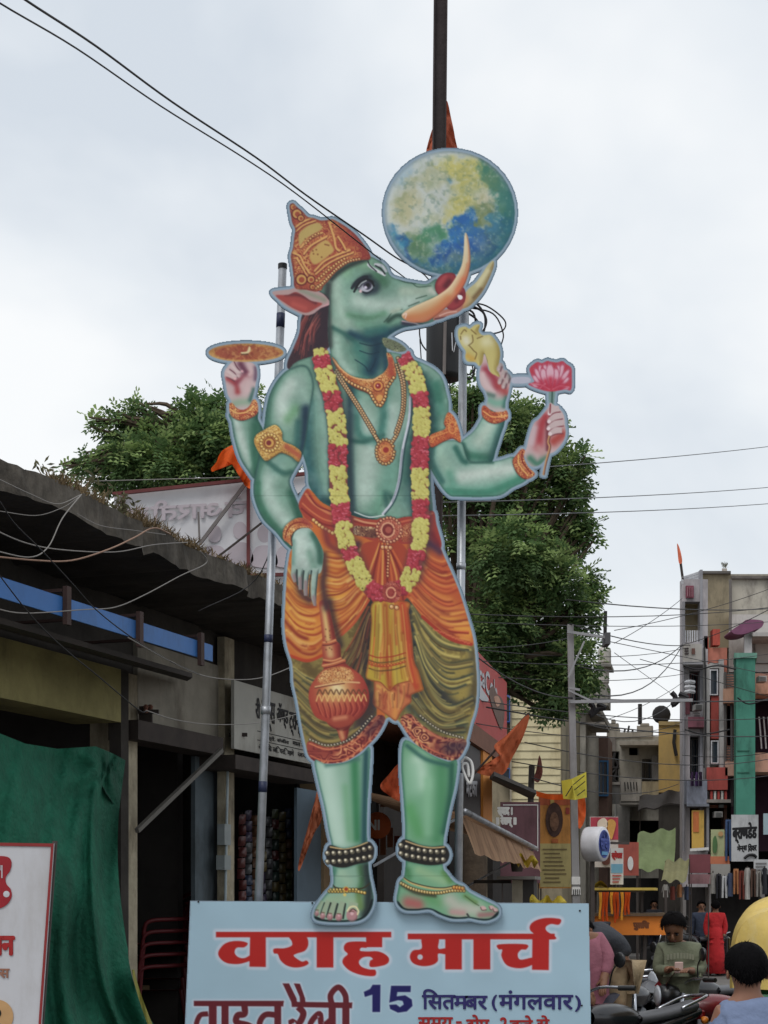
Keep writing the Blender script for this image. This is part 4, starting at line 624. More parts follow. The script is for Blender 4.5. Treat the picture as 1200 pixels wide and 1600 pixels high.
    an = A.fill(ZJ((340, 228), (500, 268), (650, 238), (790, 188), (850, 240), (862, 300), (842, 380), (790, 425), (650, 455), (520, 492), (400, 482), (330, 440), (298, 380), (300, 310)), (30, 28, 26), 'anklet_left')
    A.line(an, ZJ((345, 250), (500, 272), (650, 245), (780, 195)), 2.2, (196, 168, 120))
    for row in (ZJ((315, 325), (450, 322), (620, 305), (760, 275), (840, 255)), ZJ((315, 425), (420, 420), (580, 408), (720, 385), (830, 365))): A.beads(row, 9.6, 3.9, (20, 18, 18), (92, 86, 72), (226, 216, 190))
    L = A.fill(ID((631, 1158), (627, 1195), (630, 1240), (633, 1285), (633, 1312), (634, 1345)) + ZK((200, 400), (188, 480), (150, 520), (133, 600), (118, 690), (140, 752), (200, 792), (300, 797), (430, 787), (520, 832), (640, 872), (760, 872), (800, 866), (900, 887), (980, 887), (1062, 850), (1077, 790), (1042, 750), (960, 710), (860, 660), (790, 620), (740, 570), (660, 530), (590, 450), (552, 380)) + ID((693, 1315), (695, 1300), (702, 1264), (711, 1225), (714, 1189), (700, 1190), (675, 1180), (650, 1164)), (112, 160, 126), 'leg_right')
    A.soft(L, ID((652, 1190), (660, 1225)), 13, (178, 204, 184), 1.); A.soft(L, ID((645, 1200), (646, 1230)), 14, (138, 182, 152), .7); A.soft(L, ID((690, 1200), (690, 1250), (684, 1310)), 12, (74, 132, 92), .9); A.soft(L, ID((706, 1195), (704, 1240), (694, 1300)), 6, (40, 88, 70), .95); A.soft(L, ID((640, 1265), (655, 1300)), 12, (84, 148, 92), .8); A.soft(L, ID((668, 1220), (668, 1300)), 8, (130, 178, 142), .8); A.soft(L, ID((636, 1165), (665, 1186), (700, 1196)), 4, (44, 88, 80), .8); A.rim(L, 3, (60, 112, 88), .7, (-1, 0))
    A.soft(L, ZK((330, 420), (460, 480), (560, 520)), 8, (142, 176, 136), .9); A.soft(L, ZK((220, 420), (230, 480)), 6, (64, 116, 74), .8); A.soft(L, ZK((560, 440), (620, 520)), 5, (90, 130, 72), .8); A.soft(L, ZK((230, 720), (320, 740)), 11, (166, 92, 90), .92); A.soft(L, ZK((420, 680), (520, 720)), 9, (92, 146, 96), .8); A.soft(L, ZK((620, 700), (700, 760), (860, 790)), 13, (176, 178, 164), .95); A.soft(L, ZK((640, 810), (740, 820)), 6, (182, 138, 138), .8); A.soft(L, ZK((760, 660), (860, 720)), 4, (96, 130, 74), .8); A.soft(L, ZK((900, 840), (1020, 830)), 5, (150, 106, 106), .9)
    A.line(L, ZK((125, 720), (190, 785), (300, 795), (430, 787), (560, 845), (680, 872), (790, 868), (900, 885), (1000, 880), (1070, 820)), 4.4, (16, 22, 30)); A.line(L, ZK((780, 830), (800, 860)), 3, (60, 60, 60)); A.line(L, ZK((760, 660), (840, 720), (890, 750)), 1.6, (58, 78, 50), .8)
    for x, y in ((930, 775), (1010, 770), (1045, 790)): A.fill(ell(*ZK((x, y))[0], 5, 3.6, 18, .3), (196, 164, 160), raw=True); A.line(L, ZK((x - 25, y - 10), (x - 10, y + 18), (x + 30, y + 14)), 1.3, (70, 44, 44), .8)
    A.line(L, ZK((170, 480), (260, 540), (420, 585), (560, 595), (700, 570)), 2.6, (198, 172, 112)); A.line(L, ZK((165, 470), (255, 528), (420, 572), (560, 583), (690, 556)), 1.3, (44, 40, 30)); A.soft(L, ZK((170, 560), (300, 630), (480, 660)), 3, (54, 50, 34), .8); A.beads(ZK((160, 540), (260, 590), (400, 625), (520, 630), (640, 610), (770, 610)), 4.4, 2.2, (52, 40, 26), (190, 160, 92), (230, 212, 160)); A.beads(ZK((660, 580), (760, 590)), 4.4, 2.8, (80, 50, 28), (190, 120, 60), (226, 180, 96))
    an = A.fill(ZK((195, 128), (330, 178), (450, 198), (560, 190), (602, 230), (612, 290), (572, 352), (440, 372), (300, 352), (188, 320), (143, 260), (150, 175)), (30, 28, 26), 'anklet_right'); A.line(an, ZK((205, 145), (330, 188), (450, 208), (565, 200)), 2.2, (190, 164, 118))
    for row in (ZK((160, 185), (270, 220), (400, 240), (520, 248), (590, 245)), ZK((160, 262), (240, 285), (360, 305), (480, 322), (580, 318))): A.beads(row, 9.6, 3.9, (20, 18, 18), (92, 86, 72), (226, 216, 190))
    # shading painted along the limb outlines, then the sheet joints in the print
    for nm_, rr_, al_ in (('lowered_arm', 7, .5), ('raised_arm_left', 5, .5), ('raised_arm_right', 5, .5), ('forward_arm_right', 6, .5), ('head', 6, .4), ('leg_left', 7, .45), ('leg_right', 7, .45), ('torso', 6, .35)):
        mk = (A.part == A.names.index(nm_)).astype(float); bl = mk.copy()
        for _ in range(int(rr_ * 2)): bl = (bl + np.roll(bl, 1, 0) + np.roll(bl, -1, 0) + np.roll(bl, 1, 1) + np.roll(bl, -1, 1)) / 5
        A.put((slice(0, A.h), slice(0, A.w)), np.clip((1 - bl) * 2, 0, 1) ** 1.3 * mk * al_, (34, 82, 74))
    for y in (774, 1368):
        A.img[y - PY0] = A.img[y - PY0] * .86
    return A
def finish_art(A, border=4.7):
    sk = np.isin(A.part, [A.names.index(n) for n in ('torso', 'lowered_arm', 'raised_arm_left', 'raised_arm_right', 'forward_arm_right', 'head', 'lowered_hand')]).astype(float)
    lum = (A.img @ np.array([.3, .59, .11]))[..., None]; g_ = A.img[..., 1:2] > A.img[..., :1] - .02
    t_ = np.clip((lum - .18) / .55, 0, 1); gr = lum + (A.img - lum) * (1.12 - .5 * t_); gr = np.where(lum < .5, gr * (.52 + .88 * np.clip(lum, 0, .5)), gr * (1.02 + .3 * (lum - .5)))
    fine = noise_field(A.h, A.w, 5, 8)[..., None] - .5; mid = noise_field(A.h, A.w, 18, 9)[..., None] - .5; gr = gr * (1 + .10 * fine + .16 * mid)
    k_ = (sk[..., None] * g_); A.img = A.img * (1 - k_) + gr * k_
    """border strip round the print, darker towards the cut edge"""
    if 'border' not in A.names: A.names.append('border')
    k = A.names.index('border'); e = (A.part < 0) & (A.union < border + .8)
    A.part[e] = k
    t = np.clip((A.union - (border - 1.6)) / 1.6, 0, 1) * (A.part == k)
    A.img = A.img * (1 - t[..., None]) + np.array([86, 106, 122]) / 255 * t[..., None]
    nz = noise_field(A.h, A.w, 40, 77)[..., None]; A.img *= .96 + .08 * nz
    return A
# ---------------- ground ----------------
GM = mat('road_dust', (118, 114, 110), .9, .22, .8, .25, 14, dirt=(84, 80, 76), dscale=.25)
tag(MB().quad((-900, -200, 0), (900, -200, 0), (900, 1500, 0), (-900, 1500, 0)).build('ground', GM), kind='structure')
# ---------------- the cut-out board and the sign under it ----------------
KPRINT = .8            # light that reaches the print relative to white: photo colour / KPRINT = ink colour
def print_mesh(name, A, cells, m, d, parent):
    """flat print of the given pixel cells as a vertex-coloured grid standing at depth d"""
    h, w = cells.shape; vid = np.full((h + 1, w + 1), -1, np.int64); ys, xs = np.nonzero(cells)
    use = np.zeros((h + 1, w + 1), bool)
    for dy in (0, 1):
        for dx in (0, 1): use[ys + dy, xs + dx] = True
    vy, vx = np.nonzero(use); vid[vy, vx] = np.arange(len(vy))
    im = np.pad(A.img, ((1, 1), (1, 1), (0, 0)), 'edge')
    cv = (im[vy, vx] + im[vy + 1, vx] + im[vy, vx + 1] + im[vy + 1, vx + 1]) / 4
    lin = np.where(cv <= .04045, cv / 12.92, ((np.clip(cv, 0, 1) + .055) / 1.055) ** 2.4) / KPRINT
    co = np.stack([(vx + A.x0 - 600) * d / FPX, np.full(len(vx), d), CH + (HZ - vy - A.y0) * d / FPX], 1)
    o = np.array(org(parent)); me = bpy.data.meshes.new(name); n = len(ys)
    me.vertices.add(len(co)); me.vertices.foreach_set('co', (co - o).astype(np.float32).ravel())
    q = np.stack([vid[ys, xs], vid[ys + 1, xs], vid[ys + 1, xs + 1], vid[ys, xs + 1]], 1)
    me.loops.add(n * 4); me.loops.foreach_set('vertex_index', q.ravel().astype(np.int32)); me.polygons.add(n)
    me.polygons.foreach_set('loop_start', np.arange(0, 4 * n, 4, dtype=np.int32)); me.update(calc_edges=True)
    ca = me.color_attributes.new('print', 'FLOAT_COLOR', 'POINT')
    ca.data.foreach_set('color', np.concatenate([np.clip(lin, 0, .92), np.ones((len(lin), 1))], 1).astype(np.float32).ravel())
    return link(name, me, m, parent)
def contour(fld, iso, step, x0, y0):
    """closed outlines of fld < iso by marching squares, as lists of photo-pixel points"""
    F = fld[::step, ::step]; h, w = F.shape; nxt = {}
    def ip(p, q):
        a, b = F[p], F[q]; t = (iso - a) / (b - a); return (x0 + .5 + step * (p[1] + t * (q[1] - p[1])), y0 + .5 + step * (p[0] + t * (q[0] - p[0])))
    ins = F < iso; code = ins[:-1, :-1] * 8 + ins[:-1, 1:] * 4 + ins[1:, 1:] * 2 + ins[1:, :-1] * 1
    tab = {1: ('LB',), 2: ('BR',), 3: ('LR',), 4: ('RT',), 5: ('LT', 'RB'), 6: ('BT',), 7: ('LT',), 8: ('TL',), 9: ('TB',), 10: ('TR', 'BL'), 11: ('TR',), 12: ('RL',), 13: ('RB',), 14: ('BL',)}
    pts = {}
    for y, x in zip(*np.nonzero((code > 0) & (code < 15))):
        e = {'L': ((y, x), (y + 1, x)), 'R': ((y, x + 1), (y + 1, x + 1)), 'T': ((y, x), (y, x + 1)), 'B': ((y + 1, x), (y + 1, x + 1))}
        for s in tab[int(code[y, x])]:
            a, b = e[s[0]], e[s[1]]; nxt[a] = b
            for k in (a, b):
                if k not in pts: pts[k] = ip(*k)
    loops = []
    while nxt:
        k0, k = next(iter(nxt.items())); lp = [k0]; del nxt[k0]
        while k != k0 and k in nxt: lp.append(k); k = nxt.pop(k)
        if len(lp) > 8: loops.append([pts[k] for k in lp])
    return loops
def flat_board(name, loops, d, thick, m, parent):
    o = org(parent); bm = bmesh.new()
    for lp in loops:
        vs_ = [bm.verts.new(P(x, y, d) - o) for x, y in lp]
        for a, b in zip(vs_, vs_[1:] + vs_[:1]): bm.edges.new((a, b))
    bmesh.ops.triangle_fill(bm, edges=bm.edges[:], use_beauty=True)
    g = bmesh.ops.extrude_face_region(bm, geom=bm.faces[:]); bmesh.ops.translate(bm, verts=[v for v in g['geom'] if isinstance(v, bmesh.types.BMVert)], vec=(0, thick, 0))
    bmesh.ops.recalc_face_normals(bm, faces=bm.faces); me = bpy.data.meshes.new(name); bm.to_mesh(me); bm.free(); return link(name, me, m, parent)
BOARD_EDGE = mat('board_edge', (96, 112, 126), .6, .1)
def build_cutout():
    A, rs = paint_figure(); A = paint_figure2(A, rs); A = finish_art(A)
    D = 9.94; t = thing('figure_cutout', 'tall flat cut-out of a green boar-headed figure lifting a globe on its tusks', 'cutout', P(590, 1440, D))
    pr = vmat('glossy_print')
    flat_board('backing_board', contour(A.union, 4.9, 2, A.x0, A.y0), D + .003, .022, BOARD_EDGE, t)
    names = {'raised_arm_left': 'arm', 'lowered_arm': 'arm', 'raised_arm_right': 'arm', 'forward_arm_right': 'arm', 'hand_left_raised': 'hand', 'hand_right_raised': 'hand', 'hand_with_lotus': 'hand', 'lowered_hand': 'hand',
             'bracelet_raised_left': 'bracelet', 'bracelet_raised_right': 'bracelet', 'bracelet_forward_right': 'bracelet', 'bracelet_lowered': 'bracelet', 'tusk_far': 'tusk', 'tusk_near': 'tusk', 'armlet_left': 'armlet', 'armlet_right': 'armlet',
             'leg_left': 'leg', 'leg_right': 'leg', 'anklet_left': 'anklet', 'anklet_right': 'anklet', 'hem_left': 'hem', 'hem_right': 'hem', 'sash_right': 'sash', 'garland_left': 'garland', 'garland_right': 'garland', 'lotus_stem_lower': 'lotus_stem'}
    for i, n in enumerate(A.names):
        c = A.part == i
        if c.any(): print_mesh(names.get(n, n), A, c, pr, D, t)
    return t
build_cutout()

def build_sign():
    D = 9.985; A = Art(284, 1404, 928, 1690, (150, 176, 190)); Z4 = frame(290, 1400, 3.75); Z5 = frame(600, 1400, 3.636)
    big = [Z4((178, 210), (1205, 210), (1205, 242), (178, 242)), Z4((378, 240), (470, 240), (470, 416), (374, 414)), ('s', Z4((362, 275), (300, 263), (232, 278), (193, 325), (200, 362), (240, 392), (300, 399), (345, 391), (385, 374), (385, 345), (345, 364), (308, 358), (287, 332), (300, 303), (345, 300))),
           ('s', Z4((610, 235), (700, 235), (719, 280), (700, 320), (650, 338), (634, 352), (680, 384), (708, 378), (720, 396), (690, 413), (640, 419), (590, 406), (555, 375), (540, 340), (518, 336), (518, 309), (580, 306), (622, 290), (622, 265))), Z4((768, 235), (866, 235), (866, 419), (768, 419)),
           Z4((1058, 235), (1152, 235), (1152, 300), (1058, 300)), ('s', Z4((1062, 270), (1062, 302), (1030, 303), (1022, 320), (1060, 325), (1130, 325), (1180, 350), (1192, 380), (1165, 405), (1085, 416), (1080, 382), (1097, 370), (1080, 356), (1040, 360), (1015, 385), (1030, 414), (1075, 430), (1112, 434), (1107, 468), (1030, 463), (960, 436), (921, 395), (925, 365), (950, 340), (930, 318), (930, 290), (960, 269))),
           Z5((135, 214), (970, 214), (970, 246), (135, 246)), Z5((348, 235), (442, 235), (442, 417), (348, 417)), ('s', Z5((218, 235), (308, 235), (308, 298), (352, 298), (352, 330), (308, 328), (305, 370), (270, 393), (215, 398), (165, 381), (147, 345), (165, 310), (214, 298))), Z5((508, 235), (604, 235), (604, 417), (508, 417)), Z5((843, 235), (938, 235), (936, 421), (841, 419)),
           ('s', Z5((652, 275), (808, 275), (808, 303), (780, 305), (760, 330), (775, 362), (850, 350), (850, 385), (790, 409), (730, 406), (690, 386), (667, 340), (672, 305), (652, 303))), ('s', Z5((862, 225), (831, 195), (831, 165), (860, 140), (910, 126), (970, 126), (1006, 135), (993, 163), (950, 159), (920, 175), (925, 200), (970, 228), (968, 246), (850, 246)))]
    maroon = [Z4((48, 614), (576, 614), (572, 647), (48, 645)), Z4((620, 620), (977, 624), (975, 658), (622, 650)), Z4((136, 640), (182, 640), (182, 900), (136, 900)), Z4((210, 640), (252, 640), (252, 900), (210, 900)), Z4((520, 640), (560, 640), (560, 900), (520, 900)), Z4((918, 640), (960, 640), (960, 900), (918, 900)), Z4((838, 650), (880, 650), (880, 900), (838, 900)),
              Z4((568, 512), (606, 512), (650, 600), (655, 640), (628, 640)), Z4((634, 512), (670, 514), (700, 600), (704, 640), (672, 640), (668, 590))]
    def stroke(p, w):
        q = smooth(p, False, 8); t = np.gradient(q, axis=0); t /= np.hypot(*t.T)[:, None]; n = np.c_[-t[:, 1], t[:, 0]] * w / 2; return np.vstack([q + n, (q - n)[::-1]])
    mstroke = [stroke(Z4((132, 690), (85, 700), (62, 760), (75, 820), (140, 815)), 8), stroke(Z4((345, 640), (345, 690), (305, 700), (300, 740), (370, 760), (410, 800), (350, 850)), 10), stroke(Z4((545, 700), (470, 695), (435, 740), (440, 800)), 9), stroke(Z4((660, 650), (690, 690), (660, 750), (620, 740), (700, 850)), 10), stroke(Z4((730, 800), (735, 740), (785, 690), (800, 760), (860, 720)), 9), stroke(Z4((858, 640), (850, 580), (895, 535), (935, 580), (940, 650)), 9)]
    navy = [Z4((1096, 520), (1142, 520), (1140, 680), (1094, 680), (1094, 578), (1050, 592), (1044, 562), (1080, 545)), Z5((40, 510), (153, 510), (151, 546), (76, 546), (72, 570), (120, 564), (158, 588), (162, 625), (130, 656), (80, 663), (35, 642), (30, 618), (70, 616), (90, 632), (112, 616), (106, 596), (80, 592), (30, 606))]
    def polys(lst):
        for q in lst: yield (smooth(q[1]) if isinstance(q, tuple) else np.array(q))
    for lst, r, c in ((big, 6.5, (182, 190, 202)), (maroon + mstroke, 4.5, (176, 188, 200)), (navy, 3.5, (168, 186, 198))):
        fld = np.full((A.h, A.w), 40.)
        for p in polys(lst): sl = A.box(p, 30); fld[sl] = np.minimum(fld[sl], A.dist(p, sl, True))
        A.put((slice(0, A.h), slice(0, A.w)), np.clip((r - fld) / 3.4, 0, 1) * .9, c)
    for lst, c in ((big, (166, 32, 28)), (maroon + mstroke, (92, 28, 36)), (navy, (26, 24, 84))):
        for p in polys(lst): A.fill(p, c, raw=True, feather=1.)
    A.disc(*Z5((205, 347))[0], 4.2, (184, 188, 198))
    nz = noise_field(A.h, A.w, 60, 5)[..., None]; A.img *= .97 + .06 * nz
    t = thing('event_sign', 'pale blue rectangular sign with big red lettering under the cut-out figure', 'sign', P(605, 1680, D))
    # the panel is not quite square: left edge leans
    def edge(y): f = (y - 1408) / 272.; return 298 - 12 * f, 919 + 5 * f
    yy = np.arange(A.h) + A.y0; lo = np.array([edge(y)[0] for y in yy]); hi = np.array([edge(y)[1] for y in yy]); xx = np.arange(A.w) + A.x0
    cells = (xx[None] > lo[:, None]) & (xx[None] < hi[:, None]) & (yy[:, None] > 1408 + 4 * (xx[None] - 298) / 620.) & (yy[:, None] < 1680)
    print_mesh('print_face', A, cells, vmat('glossy_print'), D, t)
    c = [(297.2, 1407.4), (919.8, 1411.4), (924.8, 1680.6), (285.4, 1680.6)]; b = MB().slab(*[P(x, y, D + .003) for x, y in c], (0, .03, 0)); b.build('panel', mat('panel_edge', (150, 168, 182), .5), t)
    for x, y in ((310, 1409), (488, 1411), (906, 1423), (909, 1571)):
        MB().lathe(P(x, y, D - .002), [(.0001, -.006), (.006, -.004), (.006, .004)], 8, 'Y').build('screw', mat('screw_steel', (60, 60, 62), .4, metal=.8), t)
    NV = mat('navy_print', (44, 40, 100), .5); RDm = mat('red_print', (160, 36, 36), .5); f = .0034
    B = lambda x, y: P(x, y, D - .001)
    writing('lettering', 'ितमबर', NV, B(671, 1545), B(761, 1545), B(671, 1577), t, f) if False else None
    v = lambda txt, x0, y0, x1, y1, m, ft: writing('lettering', txt, m, B(x0, y0), B(x1, y0), B(x0, y1), t, ft)
    v('िसत', 660, 1546, 711, 1576.5, NV, f); v('म', 709, 1556.5, 731, 1576, NV, f); v('बर', 727, 1556.5, 761, 1577, NV, f)
    v('(', 769, 1555, 776, 1579, NV, f); v('मंगलवार', 780, 1548, 895, 1577, NV, f); v(')', 899, 1556, 907, 1580, NV, f)
    v('समय', 654, 1590, 707, 1608, RDm, f); v('-', 713, 1596, 721, 1599, RDm, f * .5); v('दोप.', 729, 1586, 768, 1612, RDm, f); v('2', 782, 1590, 792, 1608, RDm, f); v('बजे', 797, 1587, 832, 1612, RDm, f); v('से', 839, 1587, 858, 1608, RDm, f)
    for x in (440, 800):
        MB().bar(P(x, 1440, D + .07), Vector((P(x, 1440, D).x, D + .07, 0)), .05).build('frame_leg', mat('frame_steel', (70, 62, 58), .6), t)
    MB().bar(P(300, 1660, D + .06), P(915, 1660, D + .06), .035).build('frame_rail', mat('frame_steel'), t)
build_sign()

# ---------------- steel pipes that carry the board ----------------
GALV = mat('galvanised', (172, 176, 182), .42, .18, 9, metal=.55, dirt=(120, 118, 116), dscale=3)
def pipe(px_top, px_bot, label, marks, cap):
    d = 10.09; a = P(*px_top, d); b = P(*px_bot, d); k = a.z / (a.z - b.z); g = a.lerp(b, k) if True else b
    t = thing('steel_pipe', label, 'pipe', g, 'pipes holding up the cut-out')
    MB().tube([g, a], .0265, 14).build('tube', GALV, t, True)
    def ring(y0, y1, r, m, nm):
        f = lambda y: a.lerp(g, (y - px_top[1]) / (px_bot[1] - px_top[1]) * ((a - b).length / (a - g).length)); MB().tube([f(y0), f(y1)], r, 14).build(nm, m, t, True)
    for y0, y1, r, m, nm in marks: ring(y0, y1, r, m, nm)
    if cap: MB().tube([a, a + Vector((0, 0, .03))], .029, 12).build('cap', mat('black_plastic', (28, 28, 30), .5), t)
BT = mat('blue_tape', (44, 50, 78), .5)
pipe((441.5, 420), (404, 1405), 'leaning galvanised pipe with blue tape, behind the left hand holding the disc', [(490, 512, .0275, BT, 'tape'), (992, 1004, .028, BT, 'tape'), (1104, 1116, .032, GALV, 'coupling'), (1221, 1238, .0278, BT, 'tape')], True)
pipe((724, 470), (716, 1405), 'upright galvanised pipe between the figure and the raised conch hand', [(1195, 1208, .0278, BT, 'tape'), (880, 890, .03, GALV, 'coupling')], False)
# ---------------- row of shops on the left ----------------
F = Pl(-6.46, .36); K = Pl(-5.40, .36)
CONC = mat('dark_concrete', (60, 56, 52), .95, .35, 3, .5, 9, dirt=(40, 36, 34), dscale=1.1)  # dark concrete with darker mottling, for canopy and walls
EDGE = mat('weathered_concrete', (98, 92, 84), .95, .4, 7, .8, 12, dirt=(44, 40, 36), dscale=2.)
def fbox(mb, x0, x1, z0, z1, off0=0., off1=-.3, pl=None):
    """upright block on the shop front between two photo columns"""
    pl = pl or F; Y0, Y1 = [(pl(x, HZ, off0) - pl.n * off0).y for x in (x0, x1)]
    return mb.hexa([pl.at(Y0, z0, off0), pl.at(Y1, z0, off0), pl.at(Y1, z0, off1), pl.at(Y0, z0, off1)], [pl.at(Y0, z1, off0), pl.at(Y1, z1, off0), pl.at(Y1, z1, off1), pl.at(Y0, z1, off1)])
def zof(pl, x, y): return pl(x, y).z
def build_shops():
    t = thing('shop_row', 'old concrete shop building with a long sooty canopy beside the cut-out', 'building', (-3, 12, 0))
    # canopy slab with a broken edge
    mb = MB(); r = random.Random(3); n = 110; Y0, Y1 = 7.2, 16.2
    top, bot = [], []
    for i in range(n + 1):
        Y = Y0 + (Y1 - Y0) * i / n; w = .012 * math.sin(2.1 * Y) + .008 * math.sin(5.3 * Y + 1) - (.03 if r.random() < .06 else 0); top.append(K.at(Y, 4.17 + w * .6 + r.uniform(-.008, .006), w + r.uniform(-.012, .008))); bot.append(K.at(Y, 4.0 + w + r.uniform(-.01, .008), w * 1.2 + r.uniform(-.014, .01)))
    for i in range(n):
        a, b, c, d = top[i], top[i + 1], bot[i + 1], bot[i]; mb.quad(a, b, c, d)
    mb.build('canopy_edge', EDGE, t)
    mb = MB()
    for i in range(n):
        q = K.n * -8; mb.quad(top[i], top[i + 1], top[i + 1] + q, top[i] + q); mb.quad(bot[i + 1], bot[i], bot[i] + K.n * -1.3, bot[i + 1] + K.n * -1.3)
    mb.build('canopy_slab', CONC, t)
    fbox(MB(), -160, 680, 3.42, 4.0, -.02, -.25).build('upper_wall', CONC, t)
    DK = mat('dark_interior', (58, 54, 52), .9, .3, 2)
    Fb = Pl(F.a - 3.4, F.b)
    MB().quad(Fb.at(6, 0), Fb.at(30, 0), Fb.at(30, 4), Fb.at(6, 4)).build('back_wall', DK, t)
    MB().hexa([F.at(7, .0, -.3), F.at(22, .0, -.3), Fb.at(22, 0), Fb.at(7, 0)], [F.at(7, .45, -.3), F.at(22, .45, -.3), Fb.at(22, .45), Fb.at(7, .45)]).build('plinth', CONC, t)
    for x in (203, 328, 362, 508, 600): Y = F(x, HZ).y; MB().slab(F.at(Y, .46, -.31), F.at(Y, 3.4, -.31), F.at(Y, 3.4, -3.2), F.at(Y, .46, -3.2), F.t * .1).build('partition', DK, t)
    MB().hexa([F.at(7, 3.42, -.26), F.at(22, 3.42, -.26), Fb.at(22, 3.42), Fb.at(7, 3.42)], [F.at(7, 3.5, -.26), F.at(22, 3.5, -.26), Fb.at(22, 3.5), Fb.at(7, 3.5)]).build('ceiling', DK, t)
    # beam over the first shop, pillars, panels
    OCH = mat('flaking_ochre', (150, 142, 96), .95, .25, 3, .4, 20, dirt=(84, 78, 58), dscale=1.3); WH = mat('dirty_whitewash', (170, 160, 138), .95, .25, 6, .5, 20, dirt=(92, 82, 68), dscale=3)
    fbox(MB(), -150, 189, 3.01, 3.41, .12, -.28).build('beam', OCH, t)
    fbox(MB(), 189, 201, 0, 3.415, .1, .0).build('pillar', CONC, t); fbox(MB(), 201, 214.6, 0, 3.419, .04, -.3).build('pillar', WH, t)
    ST = mat('stained_plaster', (140, 134, 122), .95, .22, 2.5, .3, 20, dirt=(86, 78, 68), dscale=1.8)
    fbox(MB(), 215, 349.5, 3.06, 3.7, .02, -.2).build('fascia', ST, t); fbox(MB(), 351, 366, .46, 3.95, .08, .01).build('pillar', WH, t)
    fbox(MB(), 216, 349, 2.9, 3.05, .16, -.1).build('shutter_box', mat('rusty_dark', (62, 54, 50), .8, .3), t); fbox(MB(), 368, 500, 2.78, 2.9, .3, -.1).build('shutter_box', mat('rusty_dark'), t)
    fbox(MB(), 305, 349, .46, 2.89, -.04, -.08).build('pier', mat('slate_paint', (88, 98, 104), .8, .2, 4, dirt=(62, 66, 68), dscale=3), t)
    fbox(MB(), 464, 506, .46, 2.75, .03, .0).build('wall_panel', mat('blue_grey_paint', (110, 128, 142), .75, .12, 3), t); fbox(MB(), 506, 520, .0, 2.9, .06, -.2).build('post', mat('tan_wood', (150, 128, 98), .8), t)
    fbox(MB(), 368, 500, 3.0, 3.42, -.1, -.25).build('upper_panel', CONC, t); fbox(MB(), 506, 690, 2.8, 3.42, -.05, -.25).build('upper_panel', CONC, t)
    # sheet roof between beam and blue channel
    MB().slab(F.at(8.2, 3.46, .12), F.at(13.15, 3.46, .12), F.at(12.0, 3.30, .78), F.at(7.6, 3.30, .78), (0, 0, .035)).build('sheet_roof', mat('old_sheet', (58, 52, 48), .8, .3, 3), t)
    # conduit and meter box
    a, b = F(356, 1190, .1), F(352, 1412, .1); MB().tube([a, b], .012, 8).build('conduit', mat('pvc_pale', (168, 180, 184), .5), t)
    for y0, y1, o in ((1290, 1322, .12), (1338, 1360, .13)): fbox(MB(), 351, 361, zof(F, 356, y1), zof(F, 356, y0), o, .05).build('meter_box', mat('meter_grey', (146, 152, 152), .6), t)
    MB().bar(F(214, 1298, .18), F(346, 1172, .25), .035).build('prop_rod', mat('prop_grey', (108, 104, 98), .7), t)
    for x, y in ((232, 1112), (372, 1148)):
        MB().box(F(x - 4, y + 8, .1), .1, .05, .16).box(F(x, y, .16), .16, .04, .03).build('wire_bracket', mat('rusty_dark'), t)
        for dx in (-4, 3): MB().lathe(F(x + dx, y - 4, .16), [(.012, -.03), (.024, -.02), (.014, 0), (.024, .02), (.01, .035)], 10).build('insulator', mat('porcelain', (120, 84, 70), .3), t)
    return t
SHOPS = build_shops()
# blue steel channel along the canopy
def blue_channel():
    t = thing('blue_channel', 'bright blue painted steel channel running along under the canopy', 'beam', K(150, 980))
    y0 = K(-120, HZ).y; y1 = K(330, HZ).y
    MB().slab(K.at(y0, 3.372), K.at(y1, 3.39), K.at(y1, 3.505), K.at(y0, 3.487), K.n * .012).build('web', mat('blue_enamel', (58, 110, 174), .5, .1, 3, dirt=(52, 86, 128), dscale=2), t)
    MB().slab(K.at(y0, 3.489), K.at(y1, 3.507), K.at(y1, 3.507, -.06), K.at(y0, 3.489, -.06), (0, 0, .004)).build('flange', mat('blue_enamel'), t)
    for x in (98, 212, 308):
        Y = K(x, HZ).y; MB().bar(K.at(Y, 3.33, .03), K.at(Y, 3.56, .03), .05, .03, K.n).build('bracket', mat('bracket_brown', (66, 48, 44), .7), t); MB().bar(K.at(Y, 3.54, .0), K.at(Y, 3.54, -1.0), .02).build('hanger', mat('bracket_brown'), t)
blue_channel()
# transport office sign
def office_sign():
    t = thing('office_sign', 'weathered grey office signboard with black lettering above the packet shop', 'sign', F(430, 1140, .2)); o = .2
    y = lambda x, z: F.at(F(x, HZ).y, z, o)
    fbox(MB(), 366, 520, 2.97, 3.56, o, o - .03).build('panel', mat('sign_grey', (176, 174, 166), .8, .1, 3, dirt=(128, 122, 112), dscale=2), t)
    w = lambda txt, x0, x1, z0, z1, fat=.004: writing('lettering', txt, INK, y(x0, z1) + F.n * .001, y(x1, z1) + F.n * .001, y(x0, z0) + F.n * .001, t, fat)
    w('री', 367, 374, 3.28, 3.46); w('गुड्स', 377, 398, 3.19, 3.45); w('अॅण्ड', 401, 419, 3.25, 3.47); w('ट्रान्सपोर्ट', 421, 459, 3.20, 3.48); w('कं.', 462, 476, 3.25, 3.46)
    for z in (3.165, 3.085): MB().slab(y(370, z), y(512, z), y(512, z + .006), y(370, z + .006), F.n * .003).build('rule_line', INK, t)
    w('प्रो. संजीव', 386, 420, 3.10, 3.15, .001); w('माल वाहतूक का सर्वुण', 426, 490, 3.10, 3.15, .001); w('ऑफिस जि. परि. मागे', 372, 428, 3.01, 3.07, .001); w('जवळ, चौक', 434, 480, 3.01, 3.07, .001)
office_sign()
